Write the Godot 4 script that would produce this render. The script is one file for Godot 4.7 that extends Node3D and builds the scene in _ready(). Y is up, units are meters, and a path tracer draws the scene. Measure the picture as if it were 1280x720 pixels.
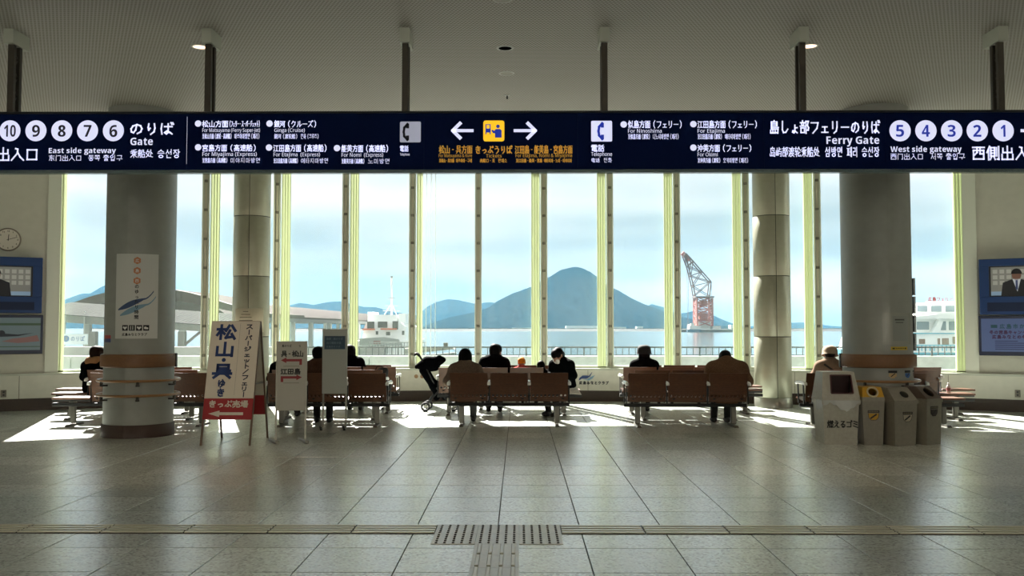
extends Node3D
# Ferry terminal waiting hall: curved glass front to the harbour, rows of benches, overhead direction sign.
# Units are metres, y is up, the camera looks towards -z (out through the glass).

const EYE := 1.466            # height of the camera
const FOCAL := 1127.5         # focal length in pixels of the 1280 x 720 frame
const PITCH := 0.0439
const YAW := 0.00777
const CEIL := 4.46
const WIN_TOP := 5.0       # the ceiling steps up before the glass
const ARC_X := -0.16          # the glass front is an arc of 18 m radius about this point
const ARC_D := 0.2
const BAY := 0.0737           # angle of one window bay

var cam_basis := Basis()
var mats := {}
var taken := {}
var rng := RandomNumberGenerator.new()

func _ready() -> void:
	rng.seed = 7
	make_camera()
	make_sky()
	make_sun()
	make_shell()
	make_outside()
	make_columns()
	make_windows()
	make_overhead_sign()
	make_ceiling_fittings()
	make_wall_fittings()
	make_benches()
	make_stand_signs()
	make_bins()
	make_people()
	make_small_things()

# ---------------------------------------------------------------- camera, sky, sun
func make_camera() -> void:
	var cam := Camera3D.new()
	cam.name = "camera"
	cam_basis = Basis(Vector3.UP, YAW) * Basis(Vector3.RIGHT, PITCH)
	cam.transform = Transform3D(cam_basis, Vector3(0, EYE, 0))
	cam.fov = rad_to_deg(2.0 * atan(360.0 / FOCAL))
	cam.near = 0.05
	cam.far = 30000.0
	add_child(cam)

func make_sky() -> void:
	var w := 1024
	var h := 512
	var img := Image.create(w, h, false, Image.FORMAT_RGBF)
	var n := FastNoiseLite.new()
	n.seed = 11
	n.noise_type = FastNoiseLite.TYPE_SIMPLEX_SMOOTH
	n.frequency = 1.6
	n.fractal_octaves = 4
	for y in h:
		var el := (0.5 - (y + 0.5) / h) * PI
		for x in w:
			var az := (x + 0.5) / w * TAU
			if el < 0.0:
				img.set_pixel(x, y, Color(0.28, 0.34, 0.36))
				continue
			var d := Vector3(cos(el) * cos(az), sin(el) * 9.0, cos(el) * sin(az))
			var c := n.get_noise_3dv(d * 0.9) * 0.5 + 0.5
			var t := clampf((c - 0.42) * 2.6 + clampf(el * 5.0, 0.0, 1.0) * 0.55, 0.0, 1.0)
			var air := Color(0.32, 0.382, 0.392)
			var cloud := Color(0.60, 0.62, 0.615)
			img.set_pixel(x, y, air.lerp(cloud, t))
	var pan := PanoramaSkyMaterial.new()
	pan.panorama = ImageTexture.create_from_image(img)
	var sky := Sky.new()
	sky.sky_material = pan
	var e := Environment.new()
	e.background_mode = Environment.BG_SKY
	e.sky = sky
	e.tonemap_mode = Environment.TONE_MAPPER_LINEAR
	e.tonemap_exposure = 1.85
	e.sdfgi_enabled = true
	e.ssao_enabled = true
	e.ssil_enabled = true
	e.volumetric_fog_enabled = true
	e.volumetric_fog_density = 0.0
	var we := WorldEnvironment.new()
	we.name = "world_environment"
	we.environment = e
	add_child(we)

func make_sun() -> void:
	var sun := DirectionalLight3D.new()
	sun.name = "sun"
	sun.light_energy = 7.0
	sun.light_color = Color(1.0, 0.985, 0.95)
	sun.light_angular_distance = 0.6
	sun.shadow_enabled = true
	var az := deg_to_rad(19.0)
	var el := deg_to_rad(43.0)
	var to_sun := Vector3(-sin(az) * cos(el), sin(el), -cos(az) * cos(el))
	add_child(sun)
	sun.transform = Transform3D(Basis.looking_at(-to_sun, Vector3.UP), Vector3(0, 30, -30))

# ---------------------------------------------------------------- helpers: places
func at(px: float, py: float, d: float) -> Vector3:
	var v := cam_basis * Vector3((px - 640.0) / FOCAL, (360.0 - py) / FOCAL, -1.0)
	return Vector3(0, EYE, 0) + v * (d / -v.z)

func at_height(px: float, py: float, y: float) -> Vector3:
	var v := cam_basis * Vector3((px - 640.0) / FOCAL, (360.0 - py) / FOCAL, -1.0)
	return Vector3(0, EYE, 0) + v * ((y - EYE) / v.y)

func arc(phi: float, r: float, y: float) -> Vector3:
	return Vector3(ARC_X + r * sin(phi), y, -(ARC_D + r * cos(phi)))

func arc_frame(phi: float, r: float, y: float) -> Transform3D:
	# x runs along the wall to the right, y up, z into the room
	return Transform3D(Basis(Vector3.UP, -phi), arc(phi, r, y))

func arc_phi(px: float, r: float) -> float:
	# angle at which the sight line of column px meets the arc of radius r
	var v := at(px, 409.5, 1.0) - Vector3(0, EYE, 0)
	var lo := -1.2
	var hi := 1.2
	for i in 40:
		var m := (lo + hi) / 2.0
		var p := arc(m, r, 0)
		if p.x / -p.z < v.x / -v.z:
			lo = m
		else:
			hi = m
	return (lo + hi) / 2.0

# ---------------------------------------------------------------- helpers: nodes
func numbered(called: String) -> String:
	var n: int = taken.get(called, 0)
	taken[called] = n + 1
	return called if n == 0 else "%s_%03d" % [called, n]

func thing(called: String, label: String, category: String, where := Vector3.ZERO, turn := 0.0, group := "") -> Node3D:
	var o := Node3D.new()
	o.name = numbered(called)
	add_child(o, true)
	o.position = where
	o.rotation.y = turn
	tag(o, label, category, group)
	return o

func tag(o: Node, label: String, category: String, group := "") -> void:
	o.set_meta("label", label)
	o.set_meta("category", category)
	if group != "":
		o.set_meta("group", group)

func structure(called: String) -> Node3D:
	var o := Node3D.new()
	o.name = numbered(called)
	o.set_meta("kind", "structure")
	add_child(o, true)
	return o

func part(called: String, mesh: Mesh, m: Material, parent: Node, xf := Transform3D()) -> MeshInstance3D:
	var o := MeshInstance3D.new()
	o.mesh = mesh
	o.material_override = m
	o.transform = xf
	o.cast_shadow = GeometryInstance3D.SHADOW_CASTING_SETTING_ON
	if parent == self:
		o.name = numbered(called)
	else:
		o.name = called
	parent.add_child(o, true)
	return o

func obj(called: String, st: SurfaceTool, m: Material, parent: Node) -> MeshInstance3D:
	return part(called, done(st), m, parent)

func done(st: SurfaceTool) -> ArrayMesh:
	st.generate_normals()
	return st.commit()

func flat() -> SurfaceTool:
	var st := SurfaceTool.new()
	st.begin(Mesh.PRIMITIVE_TRIANGLES)
	st.set_smooth_group(-1)
	return st

func smooth() -> SurfaceTool:
	var st := SurfaceTool.new()
	st.begin(Mesh.PRIMITIVE_TRIANGLES)
	st.set_smooth_group(0)
	return st

# ---------------------------------------------------------------- helpers: materials
func noise_tex(freq: float, lo: float, hi: float, sd: int, size := 256, octaves := 3) -> NoiseTexture2D:
	var key := "tex %s %s %s %s %s" % [freq, lo, hi, sd, size]
	if mats.has(key):
		return mats[key]
	var n := FastNoiseLite.new()
	n.seed = sd
	n.noise_type = FastNoiseLite.TYPE_SIMPLEX_SMOOTH
	n.frequency = freq
	n.fractal_octaves = octaves
	var g := Gradient.new()
	g.set_color(0, Color(lo, lo, lo))
	g.set_color(1, Color(hi, hi, hi))
	var t := NoiseTexture2D.new()
	t.width = size
	t.height = size
	t.seamless = true
	t.noise = n
	t.color_ramp = g
	mats[key] = t
	return t

func mat(key: String, col: Color, rough := 0.6, metal := 0.0, grain := 0.0, grain_scale := 1.0) -> StandardMaterial3D:
	if mats.has(key):
		return mats[key]
	var m := StandardMaterial3D.new()
	m.resource_name = key
	m.albedo_color = col
	m.roughness = rough
	m.metallic = metal
	m.cull_mode = BaseMaterial3D.CULL_DISABLED
	if grain > 0.0:
		m.albedo_texture = noise_tex(0.03, 1.0 - grain, 1.0, 3)
		m.uv1_triplanar = true
		m.uv1_world_triplanar = true
		m.uv1_scale = Vector3.ONE * grain_scale
	mats[key] = m
	return m

func glow(key: String, col: Color, strength: float) -> StandardMaterial3D:
	if mats.has(key):
		return mats[key]
	var m := StandardMaterial3D.new()
	m.resource_name = key
	m.albedo_color = col
	m.roughness = 0.5
	m.emission_enabled = true
	m.emission = col
	m.emission_energy_multiplier = strength
	m.cull_mode = BaseMaterial3D.CULL_DISABLED
	mats[key] = m
	return m

func pane_mat(key: String, col: Color, alpha: float) -> StandardMaterial3D:
	if mats.has(key):
		return mats[key]
	var m := StandardMaterial3D.new()
	m.resource_name = key
	m.albedo_color = Color(col.r, col.g, col.b, alpha)
	m.transparency = BaseMaterial3D.TRANSPARENCY_ALPHA
	m.roughness = 0.02
	m.metallic_specular = 0.25
	m.cull_mode = BaseMaterial3D.CULL_DISABLED
	mats[key] = m
	return m

# ---------------------------------------------------------------- helpers: shapes
func tri(st: SurfaceTool, a: Vector3, b: Vector3, c: Vector3) -> void:
	st.add_vertex(a)
	st.add_vertex(b)
	st.add_vertex(c)

func quad(st: SurfaceTool, a: Vector3, b: Vector3, c: Vector3, d: Vector3) -> void:
	# a b c d run clockwise seen from the front
	tri(st, a, b, c)
	tri(st, a, c, d)

func hexa(st: SurfaceTool, p: Array) -> void:
	# eight corners: bottom 0 1 2 3 (back left, back right, front right, front left), top 4 5 6 7 above them
	quad(st, p[7], p[6], p[2], p[3])
	quad(st, p[5], p[4], p[0], p[1])
	quad(st, p[4], p[7], p[3], p[0])
	quad(st, p[6], p[5], p[1], p[2])
	quad(st, p[4], p[5], p[6], p[7])
	quad(st, p[3], p[2], p[1], p[0])

func box(st: SurfaceTool, c: Vector3, s: Vector3, b := Basis()) -> void:
	var p := []
	for y in [-0.5, 0.5]:
		for q in [[-0.5, -0.5], [0.5, -0.5], [0.5, 0.5], [-0.5, 0.5]]:
			p.append(c + b * Vector3(q[0] * s.x, y * s.y, q[1] * s.z))
	hexa(st, p)

func frustum(st: SurfaceTool, c0: Vector3, s0: Vector2, c1: Vector3, s1: Vector2) -> void:
	# tapered box from rectangle s0 about c0 up to s1 about c1
	var p := []
	for k in [[c0, s0], [c1, s1]]:
		for q in [[-0.5, -0.5], [0.5, -0.5], [0.5, 0.5], [-0.5, 0.5]]:
			p.append(k[0] + Vector3(q[0] * k[1].x, 0, q[1] * k[1].y))
	hexa(st, p)

func shell_wall(st: SurfaceTool, c0: Vector3, s0: Vector2, c1: Vector3, s1: Vector2, closed_foot := false) -> void:
	# tapered box of four walls, open at the top: outside, inside and rim
	var t := 0.008
	var rings := []
	for k in [[c0, s0, 0.0], [c1, s1, 0.0], [c1, s1, t], [c0, s0, t]]:
		var r := []
		for q in [[-0.5, -0.5], [0.5, -0.5], [0.5, 0.5], [-0.5, 0.5]]:
			r.append(k[0] + Vector3(q[0] * (k[1].x - k[2] * 2), 0, q[1] * (k[1].y - k[2] * 2)))
		rings.append(r)
	for j in 3:
		for i in 4:
			var n := (i + 1) % 4
			quad(st, rings[j][i], rings[j][n], rings[j + 1][n], rings[j + 1][i])
	if closed_foot:
		quad(st, rings[0][3], rings[0][2], rings[0][1], rings[0][0])

func cbox(st: SurfaceTool, c: Vector3, s: Vector3, ch: float, b := Basis()) -> void:
	# box with chamfered edges: every corner gives three points
	var h := s / 2.0
	var v := {}
	for x in [-1, 1]:
		for y in [-1, 1]:
			for z in [-1, 1]:
				var k := Vector3i(x, y, z)
				v[[k, 0]] = c + b * Vector3(x * h.x, y * (h.y - ch), z * (h.z - ch))
				v[[k, 1]] = c + b * Vector3(x * (h.x - ch), y * h.y, z * (h.z - ch))
				v[[k, 2]] = c + b * Vector3(x * (h.x - ch), y * (h.y - ch), z * h.z)
	for ax in 3:
		var u := (ax + 1) % 3
		var w := (ax + 2) % 3
		for sg in [-1, 1]:
			var q := []
			for e in [[-1, -1], [1, -1], [1, 1], [-1, 1]]:
				var k := Vector3i.ZERO
				k[ax] = sg
				k[u] = e[0]
				k[w] = e[1]
				q.append(v[[k, ax]])
			if sg > 0:
				quad(st, q[3], q[2], q[1], q[0])
			else:
				quad(st, q[0], q[1], q[2], q[3])
		for e in [[-1, -1], [1, -1], [1, 1], [-1, 1]]:
			var k0 := Vector3i.ZERO
			k0[u] = e[0]
			k0[w] = e[1]
			k0[ax] = -1
			var k1 := k0
			k1[ax] = 1
			if e[0] * e[1] > 0:
				quad(st, v[[k0, u]], v[[k0, w]], v[[k1, w]], v[[k1, u]])
			else:
				quad(st, v[[k0, w]], v[[k0, u]], v[[k1, u]], v[[k1, w]])
	for x in [-1, 1]:
		for y in [-1, 1]:
			for z in [-1, 1]:
				var k := Vector3i(x, y, z)
				if x * y * z > 0:
					tri(st, v[[k, 0]], v[[k, 2]], v[[k, 1]])
				else:
					tri(st, v[[k, 0]], v[[k, 1]], v[[k, 2]])

func bar(st: SurfaceTool, a: Vector3, b: Vector3, w: float, t: float, up := Vector3.UP) -> void:
	# flat bar from a to b, w across and t along "up"
	var d := b - a
	if absf(d.normalized().dot(up)) > 0.98:
		up = Vector3.BACK
	var z := d.normalized()
	var x := up.cross(z).normalized()
	var y := z.cross(x)
	box(st, (a + b) / 2.0, Vector3(w, t, d.length()), Basis(x, y, z))

func tube(st: SurfaceTool, pts: Array, r: float, sides := 8, closed := false) -> void:
	var rings := []
	var n := pts.size()
	var last_x := Vector3.ZERO
	for i in n:
		var d: Vector3
		if closed:
			d = pts[(i + 1) % n] - pts[(i + n - 1) % n]
		else:
			d = pts[mini(i + 1, n - 1)] - pts[maxi(i - 1, 0)]
		d = d.normalized()
		var x := last_x - d * last_x.dot(d)
		if x.length() < 0.1:
			x = d.cross(Vector3.UP if absf(d.y) < 0.9 else Vector3.RIGHT)
		x = x.normalized()
		last_x = x
		var y := d.cross(x)
		var ring := []
		for k in sides:
			var t := TAU * k / sides
			ring.append(pts[i] + (x * cos(t) + y * sin(t)) * r)
		rings.append(ring)
	for i in (n if closed else n - 1):
		for k in sides:
			var k2 := (k + 1) % sides
			var r0: Array = rings[i]
			var r1: Array = rings[(i + 1) % n]
			quad(st, r0[k], r1[k], r1[k2], r0[k2])
	if not closed:
		for k in range(1, sides - 1):
			tri(st, rings[0][0], rings[0][k], rings[0][k + 1])
			tri(st, rings[n - 1][0], rings[n - 1][k + 1], rings[n - 1][k])

func lathe(st: SurfaceTool, prof: Array, segs := 24, xf := Transform3D(), a0 := 0.0, a1 := TAU) -> void:
	# prof: Vector2(radius, y) from bottom to top, outside
	for s in segs:
		var t0 := lerpf(a0, a1, float(s) / segs)
		var t1 := lerpf(a0, a1, float(s + 1) / segs)
		for i in prof.size() - 1:
			var p: Vector2 = prof[i]
			var q: Vector2 = prof[i + 1]
			var a := xf * Vector3(p.x * sin(t0), p.y, p.x * cos(t0))
			var b := xf * Vector3(p.x * sin(t1), p.y, p.x * cos(t1))
			var c := xf * Vector3(q.x * sin(t1), q.y, q.x * cos(t1))
			var d := xf * Vector3(q.x * sin(t0), q.y, q.x * cos(t0))
			if p.x > 0.0001:
				tri(st, a, d, b)
			if q.x > 0.0001:
				tri(st, b, d, c)

func prism(st: SurfaceTool, poly: PackedVector2Array, z0: float, z1: float, xf := Transform3D()) -> void:
	# outline in x y, from z0 (back) to z1 (front)
	if Geometry2D.is_polygon_clockwise(poly):
		poly = poly.duplicate()
		poly.reverse()
	var idx := Geometry2D.triangulate_polygon(poly)
	for i in range(0, idx.size(), 3):
		var a := poly[idx[i]]
		var b := poly[idx[i + 1]]
		var c := poly[idx[i + 2]]
		if (b - a).cross(c - a) > 0.0:
			var s := b
			b = c
			c = s
		tri(st, xf * Vector3(a.x, a.y, z1), xf * Vector3(b.x, b.y, z1), xf * Vector3(c.x, c.y, z1))
		tri(st, xf * Vector3(a.x, a.y, z0), xf * Vector3(c.x, c.y, z0), xf * Vector3(b.x, b.y, z0))
	var n := poly.size()
	for i in n:
		var a := poly[i]
		var b := poly[(i + 1) % n]
		quad(st, xf * Vector3(a.x, a.y, z1), xf * Vector3(b.x, b.y, z1), xf * Vector3(b.x, b.y, z0), xf * Vector3(a.x, a.y, z0))

func arc_block(st: SurfaceTool, p0: float, p1: float, r0: float, r1: float, y0: float, y1: float, n: int) -> void:
	# curved block between the radii r0 (room side) and r1
	for i in n:
		var a := lerpf(p0, p1, float(i) / n)
		var b := lerpf(p0, p1, float(i + 1) / n)
		quad(st, arc(a, r0, y1), arc(b, r0, y1), arc(b, r0, y0), arc(a, r0, y0))
		quad(st, arc(b, r1, y1), arc(a, r1, y1), arc(a, r1, y0), arc(b, r1, y0))
		quad(st, arc(a, r1, y1), arc(b, r1, y1), arc(b, r0, y1), arc(a, r0, y1))
		quad(st, arc(a, r0, y0), arc(b, r0, y0), arc(b, r1, y0), arc(a, r1, y0))
	quad(st, arc(p0, r1, y1), arc(p0, r0, y1), arc(p0, r0, y0), arc(p0, r1, y0))
	quad(st, arc(p1, r0, y1), arc(p1, r1, y1), arc(p1, r1, y0), arc(p1, r0, y0))

# rounded distance-field bodies: bones are [from, to, radius at from, radius at to]
func blob(st: SurfaceTool, bones: Array, cell: float, k: float) -> void:
	var lo := Vector3.ONE * 1e9
	var hi := -lo
	for b in bones:
		var r := maxf(b[2], b[3])
		for e in [b[0], b[1]]:
			lo = lo.min(e - Vector3.ONE * r)
			hi = hi.max(e + Vector3.ONE * r)
	lo -= Vector3.ONE * (cell * 2.0 + k * 0.5)
	hi += Vector3.ONE * (cell * 2.0 + k * 0.5)
	var nx := int(ceil((hi.x - lo.x) / cell)) + 1
	var ny := int(ceil((hi.y - lo.y) / cell)) + 1
	var nz := int(ceil((hi.z - lo.z) / cell)) + 1
	var f := PackedFloat32Array()
	f.resize(nx * ny * nz)
	f.fill(1.0)
	var sx := 1
	var sy := nx
	var sz := nx * ny
	for bn in bones:
		var a: Vector3 = bn[0]
		var d: Vector3 = bn[1] - a
		var ra: float = bn[2]
		var rb: float = bn[3]
		var dd := maxf(d.length_squared(), 1e-9)
		var m := maxf(ra, rb) + k + cell * 2.0
		var l: Vector3 = (a.min(bn[1]) - Vector3.ONE * m - lo) / cell
		var u: Vector3 = (a.max(bn[1]) + Vector3.ONE * m - lo) / cell
		for z in range(maxi(0, int(l.z)), mini(nz, int(u.z) + 2)):
			for y in range(maxi(0, int(l.y)), mini(ny, int(u.y) + 2)):
				var at0 := z * sz + y * sy
				for x in range(maxi(0, int(l.x)), mini(nx, int(u.x) + 2)):
					var p := lo + Vector3(x, y, z) * cell - a
					var t := clampf(p.dot(d) / dd, 0.0, 1.0)
					var v := (p - d * t).length() - (ra + (rb - ra) * t)
					var w := f[at0 + x]
					var hh := maxf(k - absf(v - w), 0.0) / k
					f[at0 + x] = minf(v, w) - hh * hh * k * 0.25
	var idx := PackedInt32Array()
	idx.resize(f.size())
	idx.fill(-1)
	var vs := PackedVector3Array()
	var offs := [0, sx, sy, sx + sy, sz, sx + sz, sy + sz, sx + sy + sz]
	var edges := [[0, 1], [2, 3], [4, 5], [6, 7], [0, 2], [1, 3], [4, 6], [5, 7], [0, 4], [1, 5], [2, 6], [3, 7]]
	var cells := PackedInt32Array()
	for z in nz - 1:
		for y in ny - 1:
			var i := z * sz + y * sy
			for x in nx - 1:
				var s := f[i] < 0.0
				if not ((f[i + 1] < 0.0) == s and (f[i + sy] < 0.0) == s and (f[i + sy + 1] < 0.0) == s and (f[i + sz] < 0.0) == s and (f[i + sz + 1] < 0.0) == s and (f[i + sz + sy] < 0.0) == s and (f[i + sz + sy + 1] < 0.0) == s):
					var sum := Vector3.ZERO
					var n := 0
					for e in edges:
						var v0 := f[i + offs[e[0]]]
						var v1 := f[i + offs[e[1]]]
						if (v0 < 0.0) != (v1 < 0.0):
							var t := v0 / (v0 - v1)
							var c0 := Vector3(e[0] & 1, (e[0] >> 1) & 1, e[0] >> 2)
							var c1 := Vector3(e[1] & 1, (e[1] >> 1) & 1, e[1] >> 2)
							sum += c0.lerp(c1, t)
							n += 1
					idx[i] = vs.size()
					vs.append(lo + (Vector3(x, y, z) + sum / n) * cell)
					cells.append(i)
				i += 1
	for i in cells:
		var s := f[i] < 0.0
		for q in [[sx, sy, sz], [sy, sz, sx], [sz, sx, sy]]:
			var s2 := f[i + q[0]] < 0.0
			if s != s2 and i - q[1] - q[2] >= 0:
				var a := idx[i]
				var b := idx[i - q[1]]
				var c := idx[i - q[1] - q[2]]
				var d := idx[i - q[2]]
				if a < 0 or b < 0 or c < 0 or d < 0:
					continue
				if s:
					quad(st, vs[a], vs[d], vs[c], vs[b])
				else:
					quad(st, vs[a], vs[b], vs[c], vs[d])

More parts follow.
